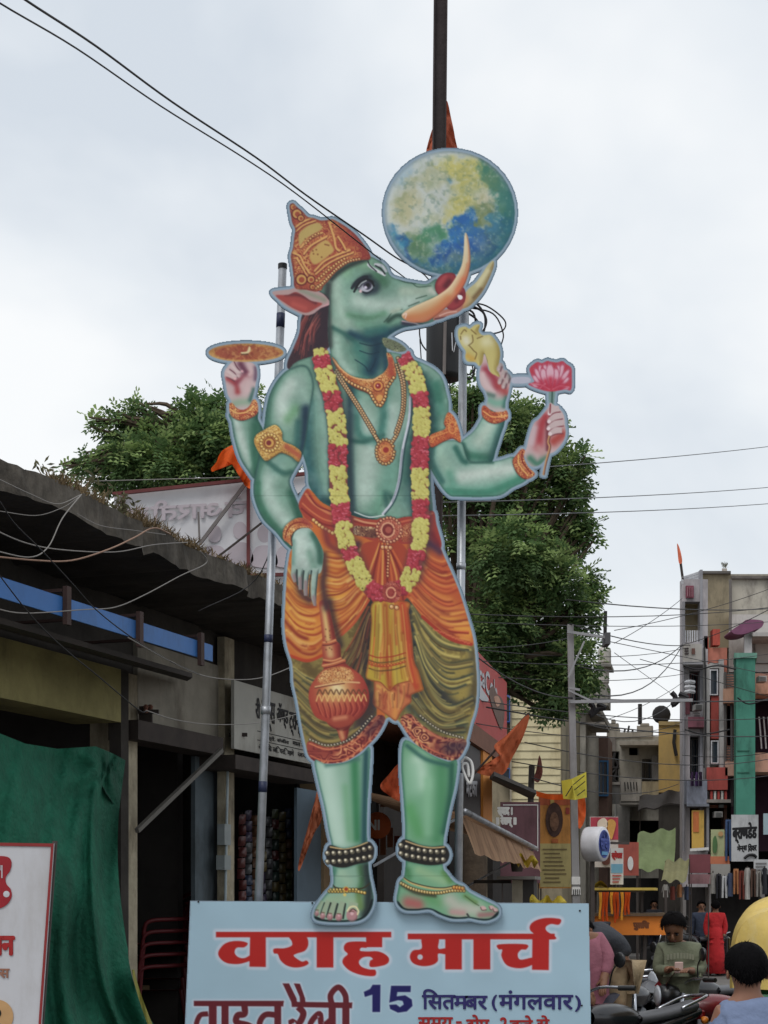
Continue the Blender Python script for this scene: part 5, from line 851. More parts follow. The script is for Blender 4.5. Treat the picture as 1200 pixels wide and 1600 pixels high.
# tube lamps in the packet shop, and the hanging strips of packets
LIT = emat('tube_glow', (235, 242, 255), 2.2)
for i, (x0, x1, lb) in enumerate(((390, 414, 'lit tube lamp, left one inside the packet shop'), (421, 461, 'lit tube lamp, right one inside the packet shop'))):
    t = thing('tube_lamp', lb, 'lamp', F(x0, 1250, -1.2), 'tube lamps in the packet shop'); MB().tube([F(x0, 1249, -1.2), F(x1, 1250, -1.2)], .012, 8).build('tube', LIT, t); MB().bar(F(x0 - 1, 1247, -1.2), F(x1 + 1, 1248, -1.2), .02, .02).build('fitting', mat('meter_grey'), t)
def packets():
    cols = [(96, 50, 48), (54, 70, 64), (108, 96, 62), (64, 54, 76), (84, 84, 86), (52, 62, 84), (104, 74, 54), (78, 84, 58)]
    pk = MB(); pk.grid(lambda u, v: ((u - .5) * .075, -.022 * math.sin(math.pi * u) * math.sin(math.pi * v), (v - .5) * .095), 4, 4); pk.grid(lambda u, v: ((u - .5) * .075, .022 * math.sin(math.pi * u) * math.sin(math.pi * v), (v - .5) * .095), 4, 4)
    r = random.Random(5); k = 0; pos = ['leftmost', 'second', 'third', 'fourth', 'fifth', 'sixth', 'seventh', 'rightmost']
    meshes = [pk.mesh('packet') for c in cols]
    for me, c in zip(meshes, cols): me.materials.append(mat('foil_%d_%d' % c[:2], c, .3, .25, 30, spec=.6)); me.polygons.foreach_set('use_smooth', [True] * len(me.polygons))
    for i in range(8):
        p = F(378 + i * 10.5, 1275 + r.uniform(-8, 8), -.35); t = thing('packet_strip', '%s strip of small packets hanging in the dim shop behind the leaning pipe' % pos[i], 'packet strip', p, 'packet strips in the shop')
        MB().tube([p + Vector((0, .03, .05)), p - Vector((0, -.03, .98))], .004, 4).build('backing_cord', mat('cord_dark', (70, 66, 60), .8), t)
        for j in range(9):
            o = link('packet', meshes[(i * 3 + (j // 3 if i % 2 else 0) + (j % 2 if i == 5 else 0)) % 8], None, t); o.location = (r.uniform(-.008, .008), 0, -.02 - j * .104); o.rotation_euler = (r.uniform(-.2, .2), 0, math.radians(15) + r.uniform(-.4, .4))
    for i in range(5):
        p = F(240 + i * 11, 1245 + r.uniform(-6, 6), -.9); t = thing('packet_strip', '%s strip of dark packets in the unlit shop above the red chairs' % ['leftmost', 'second', 'middle', 'fourth', 'rightmost'][i], 'packet strip', p, 'packet strips in the unlit shop')
        for j in range(9): o = link('packet', meshes[(i * 2 + j // 4) % 8], None, t); o.location = (r.uniform(-.01, .01), 0, -.02 - j * .108); o.rotation_euler = (0, 0, r.uniform(-.4, .4))
packets()
# ---------------- red plastic chairs ----------------
def chair_proto(label):
    t = thing('plastic_chair', label, 'chair', (0, 0, 0), 'red plastic chairs stacked in the shop'); RP = mat('red_plastic', (92, 26, 30), .5, .08, 5)
    MB().grid(lambda u, v: ((u - .5) * .42, (v - .5) * .42, .42 + .02 * (2 * u - 1) ** 2 - .01 * v), 6, 6).build('seat', RP, t, True)
    for i in range(5): x = -.17 + i * .085; MB().slab((x - .026, .2, .42), (x + .026, .2, .42), (x + .03 * (1 + abs(i - 2) * .05), .31, .80 - .012 * (i - 2) ** 2), (x - .03, .31, .80 - .012 * (i - 2) ** 2), (0, .012, 0)).build('back_slat', RP, t)
    MB().tube(spl([(-.23, .27, .62), (-.215, .31, .80), (0, .325, .86), (.215, .31, .80), (.23, .27, .62)]), .018, 8).build('back_rail', RP, t, True)
    for s in (-1, 1):
        MB().tube(spl([(s * .23, .28, .64), (s * .27, .05, .64), (s * .26, -.18, .62), (s * .24, -.22, .5)]), .018, 8).build('armrest', RP, t, True)
        for q in (-1, 1): MB().tube([(s * .2, q * .2, .43), (s * .245, q * .25, 0)], [.022, .017], 8).build('leg', RP, t)
    return t
def chairs():
    b = Vector(F(236, HZ, -.55)); b.z = .46; names = ['bottom chair of', 'second chair from the bottom of', 'middle chair of', 'fourth chair from the bottom of', 'top chair of']
    p = None
    for i in range(5):
        c = chair_proto('') if p is None else copy_tree(p); p = p or c
        c['label'] = '%s the stack of red plastic chairs in the dark shop' % names[i]; c.location = b + Vector((i * .012, 0, i * .10)); c.rotation_euler = (0, 0, math.radians(-60))
chairs()
def counter_things():
    p = F(276, HZ, -.4); p.z = .46
    t = thing('low_counter', 'low wooden counter inside the unlit shop by the sign edge', 'counter', p); MB().box(p + Vector((.1, .3, .44)), 1.0, .5, .04, .35).build('top', mat('tan_wood'), t)
    for dx in (-.3, .45): MB().box(p + Vector((dx, .3, .21)), .06, .4, .42, .35).build('leg', mat('rusty_dark'), t)
    q = p + Vector((.0, .25, .46)); u = thing('steel_pot', 'small pale steel container on the low counter', 'container', q); MB().lathe(q, [(.0, .0), (.075, .0), (.08, .16), (.084, .165), (.078, .17), (.07, .15)], 16).build('body', mat('dull_steel', (150, 156, 160), .4, metal=.6), u, True); MB().lathe(q, [(.082, .172), (.04, .19), (.0, .195)], 16).build('lid', mat('dull_steel'), u, True)
counter_things()
# ---------------- green cloth ----------------
def green_cloth():
    t = thing('green_cloth', 'dark green shade cloth draped over the front of the first shop', 'cloth', F(100, 1500, .3)); r = random.Random(8)
    top = [(-80, 1112), (0, 1146), (40, 1162), (90, 1170), (150, 1166), (178, 1178), (196, 1188)]
    right = lambda v: 196 + 8 * v - 14 * math.sin(math.pi * min(v * 2.2, 1)) * (v < .45) + 1050 * max(v - .44, 0) ** 2 * (v < .75) + 100 * (v >= .75)
    def fn(u, v):
        x0 = -80; x1 = right(v); x = x0 + (x1 - x0) * u
        xs = [p[0] for p in top]; yt = float(np.interp(min(x, 196), xs, [p[1] for p in top])); y = yt + (1840 - yt) * v
        dd = .26 + .5 * v * (.4 + .6 * u) + .035 * math.sin(17 * u + 5 * v) * (.3 + v) + .05 * math.sin(31 * u * (1 + .3 * v) - 3 * v) * v + .03 * math.sin(9 * u - 14 * v)
        dd += .10 * math.exp(-((u - .86 + .05 * v) / .03) ** 2) * min(v * 4, 1) + .06 * math.exp(-((u - .72 - .2 * v) / .05) ** 2) * v
        w = x / 200. + .55 * v; dd += .03 * abs(math.sin(6.5 * w + 2 * v)) ** .5 * min(v * 3, 1) + .022 * math.sin(23 * w - 9 * v) * v + .012 * math.sin(47 * u + 19 * v)
        k = math.atan2(y - 1205, 165 - x); dd += .02 * math.sin(7 * k) * math.exp(-((x - 165) ** 2 + (y - 1205) ** 2) / 26000)
        q = F(x, y, dd); q.z = max(q.z, .03); return q
    GC = mat('green_shade_cloth', (30, 104, 80), .8, .25, 9, .9, 26, dirt=(26, 72, 56), dscale=1.2)
    o = MB().grid(fn, 130, 80).build('drape', GC, t, True)
    MB().add([F(152, 1213, .3), F(196, 1190, .18), F(186, 1268, .3), F(166, 1240, .36)], ((0, 1, 2, 3),)).build('torn_corner', mat('green_dark_cloth', (22, 70, 56), .85), t)
    MB().grid(lambda u, v: F(206 + 4 * u + 34 * v ** 1.3 + 5 * u * v, 1515 + 110 * v, .62 + .2 * v + .02 * math.sin(9 * v + 3 * u)), 4, 14).build('yellow_edge', mat('yellow_cloth', (156, 150, 76), .85), t, True)
green_cloth()
# ---------------- instrument shop sign, near left ----------------
def left_sign():
    d = 7.4; t = thing('music_sign', 'white signboard with red border and guitar pictures, cut by the left edge', 'sign', P(20, 1700, d))
    c = [(-230, 1313), (84, 1318), (58, 1690), (-256, 1690)]; MB().slab(*[P(x, y, d) for x, y in c], (0, .025, 0)).build('panel', mat('sign_white', (196, 196, 200), .6, .05, 2, dirt=(170, 166, 164), dscale=2), t)
    RB = mat('red_border', (140, 46, 46), .6, .1); q = lambda *pp: [P(x, y, d - .002) for x, y in pp]
    MB().prism(q((-230, 1313), (84, 1318), (82, 1323), (-230, 1318)), (0, -.003, 0)).build('border', RB, t); MB().prism(q((84, 1318), (58, 1690), (54, 1690), (80, 1322)), (0, -.004, 0)).build('border', RB, t)
    MB().bar(P(86, 1314, d + .03), P(58, 1694, d + .03), .02).build('frame_edge', mat('frame_steel'), t)
    s = smooth([(-30, 1345), (-6, 1338), (12, 1339), (18, 1347), (16, 1360), (9, 1371), (10, 1381), (17, 1390), (18, 1402), (10, 1414), (-6, 1420), (-34, 1414)])
    MB().prism([P(x, y, d - .002) for x, y in s], (0, -.003, 0)).build('guitar_picture', mat('guitar_red', (150, 30, 40), .5), t)
    MB().lathe(P(10, 1397, d - .006), [(.0001, -.001), (.015, 0), (.0001, .001)], 14, 'Y').build('knob_picture', mat('sign_white'), t); MB().tube([P(x, y, d - .006) for x, y in ((0, 1360), (0, 1352), (3, 1352), (3, 1372))], .003, 5).build('bridge_picture', mat('sign_white'), t)
    MB().prism([P(x, y, d - .002) for x, y in ell(-4, 1588, 25, 26)], (0, -.003, 0)).build('guitar_picture', mat('guitar_tan', (190, 150, 104), .5), t); MB().prism([P(x, y, d - .005) for x, y in ell(-6, 1583, 8, 8)], (0, -.002, 0)).build('sound_hole_picture', INK, t)
    writing('lettering', 'ज्ञान', mat('red_print'), P(-52, 1464, d), P(22, 1464, d), P(-52, 1503, d), t, .006); writing('lettering', 'क्लास', mat('brown_print', (150, 104, 84), .6), P(-40, 1514, d), P(15, 1514, d), P(-40, 1533, d), t, .002)
    for x in (-20, 40): a = P(x, 1660, d + .05); MB().bar(a, Vector((a.x, a.y, 0)), .04).build('leg', mat('frame_steel'), t)
left_sign()
# ---------------- dry grass on the canopy ----------------
def dry_grass():
    r = random.Random(11); mb = MB()
    for i in range(2400):
        x = r.gauss(r.choice((95, 125, 150, 215, 235, 262, 290, 310, 345, 380, 405, 430)), 9); b = K(x, HZ, r.uniform(-.22, .02)); b.z = 4.165; h = r.uniform(.015, .075) * (1.4 if 75 < x < 170 or 200 < x < 270 else .9) * (.4 + abs(math.sin(x * .11)) * .8)
        e = b + Vector((r.uniform(-.07, .07), r.uniform(-.05, .05), h)); m = b.lerp(e, .5) + Vector((r.uniform(-.02, .02), 0, .01)); w = Vector((.003, .001, 0))
        mb.add([b - w, b + w, m + w, m - w, e], ((0, 1, 2, 3), (3, 2, 4)))
    tag(mb.build('dry_grass', mat('dry_straw', (104, 88, 64), .95, .3, 9)), 'dry brown grass growing along the canopy edge', 'grass', kind='stuff')
    for (x, y, h, lb) in ((105, 758, .3, 'leafless twiggy shrub at the back of the canopy'), (160, 768, .26, 'small scrubby weed on the canopy near the banner')):
        b = K(x, HZ, -.3); b.z = 4.16; t = thing('weed', lb, 'plant', b, 'weeds on the canopy'); st = MB(); lf = MB()
        for k in range(9):
            e = b + Vector((r.uniform(-.22, .22), r.uniform(-.1, .1), h * r.uniform(.5, 1.1))); pts = spl([b, b.lerp(e, .5) + Vector((r.uniform(-.04, .04), 0, .03)), e], 3); st.tube(pts, .003, 4)
            for q in range(16):
                p = pts[r.randrange(2, len(pts))] + Vector((r.gauss(0, .03), r.gauss(0, .03), r.gauss(0, .03))); u = Vector((r.uniform(-1, 1), r.uniform(-.4, .4), r.uniform(-.6, 1))).normalized() * .028; w = u.cross(Vector((0, 1, .3))).normalized() * .008; lf.quad(p - u, p + w, p + u, p - w)
        st.build('stem', mat('twig', (92, 74, 58), .9), t); lf.build('leaf_mass', mat('weed_leaf', (98, 96, 70), .8, .3), t)['kind'] = 'stuff'
dry_grass()
b = K(41, HZ, -.4); b.z = 4.17; t = thing('roof_stub', 'short rusty bracket with a spike on the canopy corner', 'bracket', b); MB().box(b + Vector((0, 0, .05)), .03, .03, .1).build('block', mat('rusty_red', (110, 60, 56), .8), t); MB().tube([b + Vector((.005, 0, .1)), b + Vector((-.004, 0, .19))], .004, 5).build('spike', mat('rusty_dark'), t)
# ---------------- cables under the canopy ----------------
def cable(pts, r, m, label, group='cables slung along the canopy'):
    c = pts[len(pts) // 2]; return tag(MB().tube(spl(pts, 6), r * .62, 6).build('cable', m, None, True, at=c), label, 'cable', group)
PALE = mat('pale_cable', (132, 128, 124), .6, .1); BRN = mat('tan_cable', (146, 116, 98), .6, .1); BLK = mat('black_cable', (34, 32, 34), .6, .1)
_z1 = lambda *p: [(x / 2.667, 600 + y / 2.667) for x, y in p]
for pts, off, r, m, lb in ((_z1((-40, 380), (130, 460), (240, 500), (340, 460)), .06, .005, PALE, 'short pale cable hugging the canopy edge near the twigs'), (_z1((-40, 600), (100, 660), (250, 690), (480, 700), (640, 670), (780, 660)), .12, .006, PALE, 'pale cable sagging almost level beneath the canopy edge'),
                           (_z1((-60, 715), (150, 735), (300, 735), (450, 690), (560, 640), (640, 600), (710, 625)), .16, .0085, BRN, 'thick tan cable rising to the canopy edge'), (_z1((-40, 690), (120, 722), (200, 680), (260, 560), (340, 460)), .2, .006, PALE, 'pale cable climbing steeply to the twigs on the canopy'),
                           (_z1((-40, 930), (100, 955), (350, 940), (480, 930), (600, 880), (750, 800), (860, 745), (835, 695)), .1, .006, PALE, 'grey cable crossing over the blue channel and up to the canopy edge'), (_z1((0, 490), (60, 580), (170, 690), (300, 830), (400, 940), (540, 1050), (700, 1150), (830, 1210)), .3, .006, BLK, 'dark wire running diagonally down across the blue channel'),
                           (_z1((-60, 720), (100, 930), (200, 1040), (300, 1130), (400, 1210)) + [(215, 1108), (228, 1112)], .26, .006, BLK, 'dark wire dropping steeply to the bracket on the pillar'), ([(200, 996), (262, 1031), (319, 1056), (377, 1062), (420, 1056), (470, 1036)], .3, .006, PALE, 'grey wire sagging below the end of the blue channel'),
                           ([(228, 1110), (276, 1125), (334, 1132), (406, 1129), (480, 1112)], .3, .005, PALE, 'thin wire from the pillar bracket across the office sign'), (_z1((0, 530), (150, 548), (260, 515), (330, 470)), .05, .004, PALE, 'thin pale wire looping against the canopy face'), (_z1((320, 540), (420, 590), (560, 610), (690, 628)), .05, .004, PALE, 'thin wire fixed along the middle of the canopy face')):
    cable([K(x, y, off) for x, y in pts], r, m, lb)
cable([K(310, 955, .1), K(400, 905, .3), P(440, 800, 10.9)], .006, BLK, 'dark wire rising from the canopy to the back of the cut-out')
# ---------------- hoarding seen from behind, on the roof ----------------
def hoarding():
    d = 17.; t = thing('hoarding', 'white banner hoarding seen from behind above the canopy, with faint reversed lettering', 'banner', P(340, 930, d))
    MB().grid(lambda u, v: P(178 + 330 * u, 771 - 34 * u + 170 * v, d) + Vector((0, .03 * math.sin(5 * u + 2 * v) * math.sin(3 * v), 0)), 16, 10).build('cloth', mat('banner_white', (206, 205, 208), .8, .05, 2, dirt=(190, 186, 190), dscale=1.4), t, True)
    BRf = mat('maroon_angle', (104, 52, 52), .7, .2); b = lambda x0, y0, x1, y1, w=.035, m=BRf, n='frame_bar', o=-.05: MB().bar(P(x0, y0, d + o), P(x1, y1, d + o), w).build(n, m, t)
    b(176, 772, 508, 737); b(193, 770, 191, 812); b(388, 748, 388, 905); b(176, 905, 508, 896); G = mat('brace_grey', (112, 106, 104), .7)
    b(388, 750, 312, 850, .035, G, 'brace', -.09); b(190, 775, 176, 800, .03, G, 'brace', -.09); b(470, 770, 330, 878, .02, mat('rusty_dark'), 'brace', -.12); b(310, 800, 312, 852, .02, G, 'brace', -.1)
    gh = mat('ghost_print', (184, 174, 180), .8, .05)
    for tx, x0, x1, y0, y1 in (('आरती', 236, 346, 784, 814), ('चे', 352, 388, 776, 808), ('सा', 192, 232, 796, 816)): writing('lettering', tx, gh, P(x0, y0, d - .012), P(x1, y0 - (x1 - x0) * .06, d - .012), P(x0, y1, d - .012), t, .008, .004, True)
    for x, y, s in ((335, 850, 1), (375, 845, 1), (413, 850, 1.), (450, 850, 1)):
        MB().prism([P(px, py, d - .028) for px, py in ell(x, y - 16 * s, 11 * s, 14 * s, 18)], (0, -.002, 0)).build('portrait_print', gh, t); MB().prism([P(px, py, d - .028) for px, py in smooth([(x - 19 * s, y + 34 * s), (x - 15 * s, y + 8 * s), (x, y + 2 * s), (x + 15 * s, y + 8 * s), (x + 19 * s, y + 34 * s)])], (0, -.002, 0)).build('portrait_print', gh, t)
    for x in (200, 388, 480): a = P(x, 900, d); MB().bar(a, Vector((a.x, a.y, 3.9)), .04).build('foot', BRf, t)
hoarding()
def orange_cloth():
    d = 16.7; OC = mat('saffron_cloth', (226, 96, 34), .8, .2, 8, .12, 30, thin=.35); t = thing('saffron_cloth', 'bright orange cloth tied to the top of the hoarding post', 'cloth', P(388, 760, d))
    pts = [(398, 688), (372, 692), (350, 702), (342, 712), (338, 722), (330, 732), (333, 737), (345, 726), (352, 720), (368, 728), (384, 730), (380, 748), (384, 760), (398, 758)]
    lo = MB(); s = smooth(pts); c = np.mean(s, 0)
    def fn(u, v):
        k = int(round(u * len(s))) % len(s); p = c + (s[k] - c) * v; return P(p[0], p[1], d + .06 * math.sin(p[0] * .23 + p[1] * .11) * (.3 + v))
    lo.grid(fn, len(s), 6).build('cloth', OC, t, True); MB().lathe(P(389, 752, d + .05), [(.02, -.06), (.05, 0), (.02, .06)], 10).build('knot', OC, t, True)
orange_cloth()
# ---------------- trees ----------------
BARK = mat('bark', (84, 72, 60), .95, .3, 6, .6, 18)
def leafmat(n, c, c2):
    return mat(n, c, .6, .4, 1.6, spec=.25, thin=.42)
def tree(label, d, base_x, clumps, seed, dens, leaf, mats):
    r = random.Random(seed); root = P(base_x, HZ, d); root.z = 0; t = thing('neem_tree', label, 'tree', root); px_m = d / FPX
    clumps = list(clumps) + [(x + rr * 1.08 * math.cos(a), y + rr * 1.08 * math.sin(a) * .9, rr * r.uniform(.22, .4)) for x, y, rr in clumps for a in (r.uniform(0, 6.3), r.uniform(0, 6.3), r.uniform(3.3, 6.1))]
    clumps = [(x, y, rr * .9) for x, y, rr in clumps]
    C = [(P(x, y, d + r.uniform(-1.2, 1.2) * min(1.3, rr * px_m * 1.6)), rr * px_m) for x, y, rr in clumps]
    fork = P(base_x + r.uniform(-10, 10), max(c[1] for c in clumps) - 40, d); fork.z = max(fork.z, 2.6)
    MB().tube(spl([root, root.lerp(fork, .5) + Vector((.08, 0, 0)), fork]), [.22, .215, .21, .2, .2, .19, .18, .17, .16, .15, .15], 10).build('trunk', BARK, t, True)
    br = MB(); lv = [MB() for _ in mats]
    for c, rad in C:
        mid = fork.lerp(c, .55) + Vector((r.uniform(-.2, .2), r.uniform(-.2, .2), r.uniform(.0, .3))); p = spl([fork, mid, c], 4); br.tube(p, [.07 - .055 * i / (len(p) - 1) for i in range(len(p))], 5)
        n = int(dens * (rad / .4) ** 2)
        for i in range(n):
            v = Vector((r.gauss(0, 1), r.gauss(0, 1), r.gauss(0, 1))).normalized(); k = r.random() ** .5; o = c + v * rad * k * r.uniform(.7, 1.22)
            ax = (v * .8 + Vector((r.uniform(-.7, .7), r.uniform(-.7, .7), r.uniform(-.9, .25)))).normalized(); L = leaf * r.uniform(.7, 1.3)
            up = Vector((r.uniform(-.4, .4), r.uniform(-.4, .4), 1)); sd = ax.cross(up); sd = sd.normalized() if sd.length > .01 else Vector((1, 0, 0)); m_ = lv[(0 if r.random() < .5 else 1) if v.z > -.2 else (0 if r.random() < .85 else 1)]  # clump shading by colour: undersides get mostly dark leaves
            for q in range(3):                                  # a pinnate spray: pairs of leaflets along the axis
                b0 = o + ax * (L * q / 3); dr = Vector((0, 0, -.03 * q * L / .3))
                for s in (-1, 1):
                    e = b0 + (sd * s * .85 + ax * .5) * L * (.5 - .06 * q) + dr; w = ax * L * .13
                    m_.add([b0 + dr, (b0 + e) * .5 + w, e, (b0 + e) * .5 - w], ((0, 1, 2, 3),))
    br.build('branches', BARK, t)['kind'] = 'stuff'
    crown = None
    for m_, mm in zip(lv, mats): o = m_.build('crown', mm, t); o['kind'] = 'stuff'
    return t
LM = [leafmat('leaf_dark', (90, 116, 72), 0), leafmat('leaf_light', (146, 168, 106), 0)]  # darker leaves stand for clump shade, lighter ones for highlights
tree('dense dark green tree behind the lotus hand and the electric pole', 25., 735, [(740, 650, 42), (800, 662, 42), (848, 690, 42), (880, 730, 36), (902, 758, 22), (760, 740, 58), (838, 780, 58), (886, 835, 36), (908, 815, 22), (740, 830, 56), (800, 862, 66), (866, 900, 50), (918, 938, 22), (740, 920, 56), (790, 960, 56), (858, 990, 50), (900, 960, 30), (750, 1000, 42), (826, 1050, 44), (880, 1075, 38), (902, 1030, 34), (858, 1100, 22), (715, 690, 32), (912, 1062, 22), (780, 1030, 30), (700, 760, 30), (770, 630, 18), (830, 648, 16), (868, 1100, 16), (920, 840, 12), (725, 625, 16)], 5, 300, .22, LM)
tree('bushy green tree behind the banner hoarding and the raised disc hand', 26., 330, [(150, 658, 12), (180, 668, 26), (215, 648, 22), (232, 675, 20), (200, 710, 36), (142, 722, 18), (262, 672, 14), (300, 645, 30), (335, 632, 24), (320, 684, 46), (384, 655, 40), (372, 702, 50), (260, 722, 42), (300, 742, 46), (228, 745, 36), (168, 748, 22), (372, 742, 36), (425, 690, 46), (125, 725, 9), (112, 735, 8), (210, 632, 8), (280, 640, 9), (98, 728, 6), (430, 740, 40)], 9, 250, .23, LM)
# ---------------- old iron pole with its cable box ----------------
def iron_pole():
    d = 13.6; IR = mat('old_iron', (56, 48, 48), .7, .25, 8, .2, 30, metal=.2); g = P(672, HZ, d); g.z = 0; a = P(690, -160, d); t = thing('iron_pole', 'tall dark iron girder pole rising behind the globe', 'pole', g)
    ax = (a - g).normalized()
    MB().bar(g + Vector((-.052, 0, 0)), a + Vector((-.052, 0, 0)), .012, .10, (0, 1, 0)).bar(g + Vector((.052, 0, 0)), a + Vector((.052, 0, 0)), .012, .10, (0, 1, 0)).bar(g, a, .104, .012, (0, 1, 0)).build('girder', IR, t)
    o = MB(); c = P(694, 538, d - .22); o.lathe(c, [(.0, -.30), (.10, -.30), (.146, -.285), (.15, -.26), (.15, .26), (.14, .29), (.0, .3)], 20).build('cable_drum', mat('black_plastic'), t, True)
    MB().tube([P(694, 585, d - .38), P(696, 480, d - .38)], .014, 8).build('conduit', mat('conduit_grey', (116, 108, 104), .6), t); MB().tube([P(727, 470, d - .3), P(727, 520, d - .3)], .03, 10).build('joint_sleeve', mat('dull_steel'), t)
    r = random.Random(2)
    for k, pts in enumerate(([(722, 470), (745, 475), (760, 500), (752, 520), (735, 522)], [(728, 472), (760, 478), (788, 500), (786, 516), (764, 522), (742, 519)], [(735, 476), (756, 490), (757, 515), (750, 520)], [(730, 480), (770, 490), (786, 520), (783, 540)], [(726, 486), (745, 500), (750, 520)], [(666, 500), (656, 512), (658, 535), (668, 550)], [(720, 585), (735, 592), (742, 575), (738, 560)], [(716, 588), (738, 582), (735, 560)], [(722, 480), (740, 490), (742, 515), (730, 540)])):
        MB().tube(spl([P(x, y, d - .25 + .03 * k % .1) for x, y in pts], 6), .0065 if k % 2 else .009, 6).build('cable_loop', BLK, t, True)
    for x, y0, y1 in ((668, 585, 660), (688, 590, 680), (702, 588, 700), (656, 530, 620)): MB().tube([P(x, y0, d - .2), P(x + 3, (y0 + y1) / 2, d - .2), P(x + 2, y1, d - .2)], .005, 5).build('loose_wire', BLK, t)
    MB().bar(P(706, 520, d - .4), P(707, 548, d - .4), .008).bar(P(712, 535, d - .4), P(709, 550, d - .4), .006).build('label_tag', mat('sign_white'), t)
iron_pole()
def pennant(name_label, outline, d, col, pole=None, pole_m=None):
    s = smooth(outline, True, 4); c = np.mean(s, 0); k = len(s)
    t = thing('flag', name_label, 'flag', P(*c, d), 'saffron flags along the street')
    fn = lambda u, v: (lambda p: P(p[0], p[1], d + (.07 * math.sin(p[0] * .16 + p[1] * .09) + .03 * math.sin(p[0] * .41 - p[1] * .23)) * min(v * 1.5, 1)))(c + (s[int(round(u * k)) % k] - c) * v)
    MB().grid(fn, k, 9).build('cloth', mat('flag_%d_%d' % col[:2], col, .85, .2, 9, .12, 30, thin=.35), t, True)
    if pole: MB().tube([P(*pole[0], d + .02), P(*pole[1], d + .02)], pole[2], 8).build('staff', mat('staff_dark', (60, 52, 48), .7), t)
pennant('dull orange triangular flag furled on the iron pole above the globe', [(697, 156), (705, 185), (711, 215), (714, 250), (668, 250), (672, 212), (684, 185)], 13.9, (176, 92, 66))
pennant('long thin orange pennant hanging beside the left shin', [(500, 1225), (503, 1278), (492, 1300), (480, 1330), (468, 1360), (466, 1352), (472, 1325), (480, 1296), (490, 1258)], 11.2, (196, 112, 78))
pennant('orange flag glowing behind and between the two legs', [(628, 1192), (628, 1250), (604, 1240), (594, 1228), (606, 1212)], 12.6, (196, 92, 56))
pennant('large orange triangular flag flying above the awning', [(826, 1116), (818, 1150), (800, 1185), (786, 1210), (760, 1212), (742, 1204), (770, 1200), (782, 1185), (772, 1166), (790, 1150)], 17.5, (206, 112, 74), ((826, 1114), (740, 1210), .012))
pennant('small dark red flag on a pole in front of the cream sheet wall', [(843, 1180), (848, 1205), (842, 1222), (834, 1218), (838, 1202)], 26, (120, 70, 62), ((831, 1196), (829, 1260), .05))
pennant('small orange flag on the roof of the tall building', [(1058, 849), (1063, 860), (1066, 878), (1061, 880), (1059, 866)], 36, (222, 120, 90), ((1063, 876), (1067, 906), .03))
pennant('orange cloth hanging behind the round sign', [(895, 1238), (912, 1240), (915, 1275), (905, 1295), (898, 1270)], 23, (214, 98, 48))
# two thick black lines that pass in front of the crown
def wire(pts, r, label, group='overhead wires', m=None):
    return tag(MB().tube(pts, r, 5).build('overhead_wire', m or BLK, None, True, at=pts[len(pts) // 2]), label, 'wire', group)
wire(spl([P(-60, -70, 6.0), P(40, 0, 6.3), P(150, 72, 7), P(270, 160, 7.8), P(400, 246, 8.6), P(480, 306, 9.1), P(570, 368, 9.6), P(618, 402, 10.15), P(664, 430, 10.9), P(690, 470, 13.2)], 6), .0052, 'upper thick black cable slanting from the top left to the globe')
wire(spl([P(-80, -50, 6.0), P(0, 5, 6.2), P(120, 76, 6.9), P(250, 165, 7.7), P(380, 246, 8.5), P(462, 302, 9.0), P(572, 388, 9.65), P(606, 414, 10.15), P(645, 444, 10.7), P(685, 480, 13.2)], 6), .004, 'lower thin black cable slanting from the top left across the crown')
# ---------------- helpers for fronts that face the camera ----------------
def pb(mb, x0, y0, x1, y1, d, th=.2, dd=0):
    """block whose front covers photo rectangle x0..x1, y0..y1 at depth d (d+dd at its right side)"""
    a = [P(x0, y1, d), P(x1, y1, d + dd), P(x1, y0, d + dd), P(x0, y0, d)]; a[1].z, a[2].z = (a[1].z, a[2].z)
    return mb.hexa(a, [q + Vector((th * .2 if th > .35 else 0, th, 0)) for q in a])   # houses run back along the street
def part(t, name, col, x0, y0, x1, y1, d, th=.2, dd=0, dirt=None, rough=.85, **k):
    if not isinstance(col, bpy.types.Material): col = tuple(int(c * .82 + w * .17) for c, w in zip(col, (176, 168, 158)))  # distance haze mixed into the paint as pale grey-beige
    m = col if isinstance(col, bpy.types.Material) else mat('paint_%02x%02x%02x' % col, col, rough, .1, 3, dirt=dirt or tuple(int(c * .64) for c in col), dscale=1.9)
    return pb(MB(), x0, y0, x1, y1, d, th, dd).build(name, m, t, **k)
GLASS = mat('window_glass', (44, 52, 62), .12, .2, 2, spec=.6)
def window(t, x0, y0, x1, y1, d, fcol=(200, 200, 200), w=1.6, bars=0):
    f = MB()
    for q in ((x0, y0, x1, y0 + w), (x0, y1 - w, x1, y1), (x0, y0 + w, x0 + w, y1 - w), (x1 - w, y0 + w, x1, y1 - w)): pb(f, *q, d - .06, .1)
    for i in range(bars): x = x0 + (x1 - x0) * (i + 1) / (bars + 1); pb(f, x - .4, y0 + w, x + .4, y1 - w, d - .04, .04)
    o = f.build('window', mat('frame_%02x%02x%02x' % fcol, fcol, .7), t); g = pb(MB(), x0 + w, y0 + w, x1 - w, y1 - w, d - .012, .01).build('pane', GLASS, o); return o
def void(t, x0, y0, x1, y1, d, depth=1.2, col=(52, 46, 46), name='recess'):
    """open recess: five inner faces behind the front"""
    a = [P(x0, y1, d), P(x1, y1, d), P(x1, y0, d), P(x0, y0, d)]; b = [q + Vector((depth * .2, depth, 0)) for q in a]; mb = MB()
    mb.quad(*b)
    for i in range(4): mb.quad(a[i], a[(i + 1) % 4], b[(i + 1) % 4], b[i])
    return mb.build(name, mat('void_%02x%02x%02x' % col, col, .9, .25, 2), t)
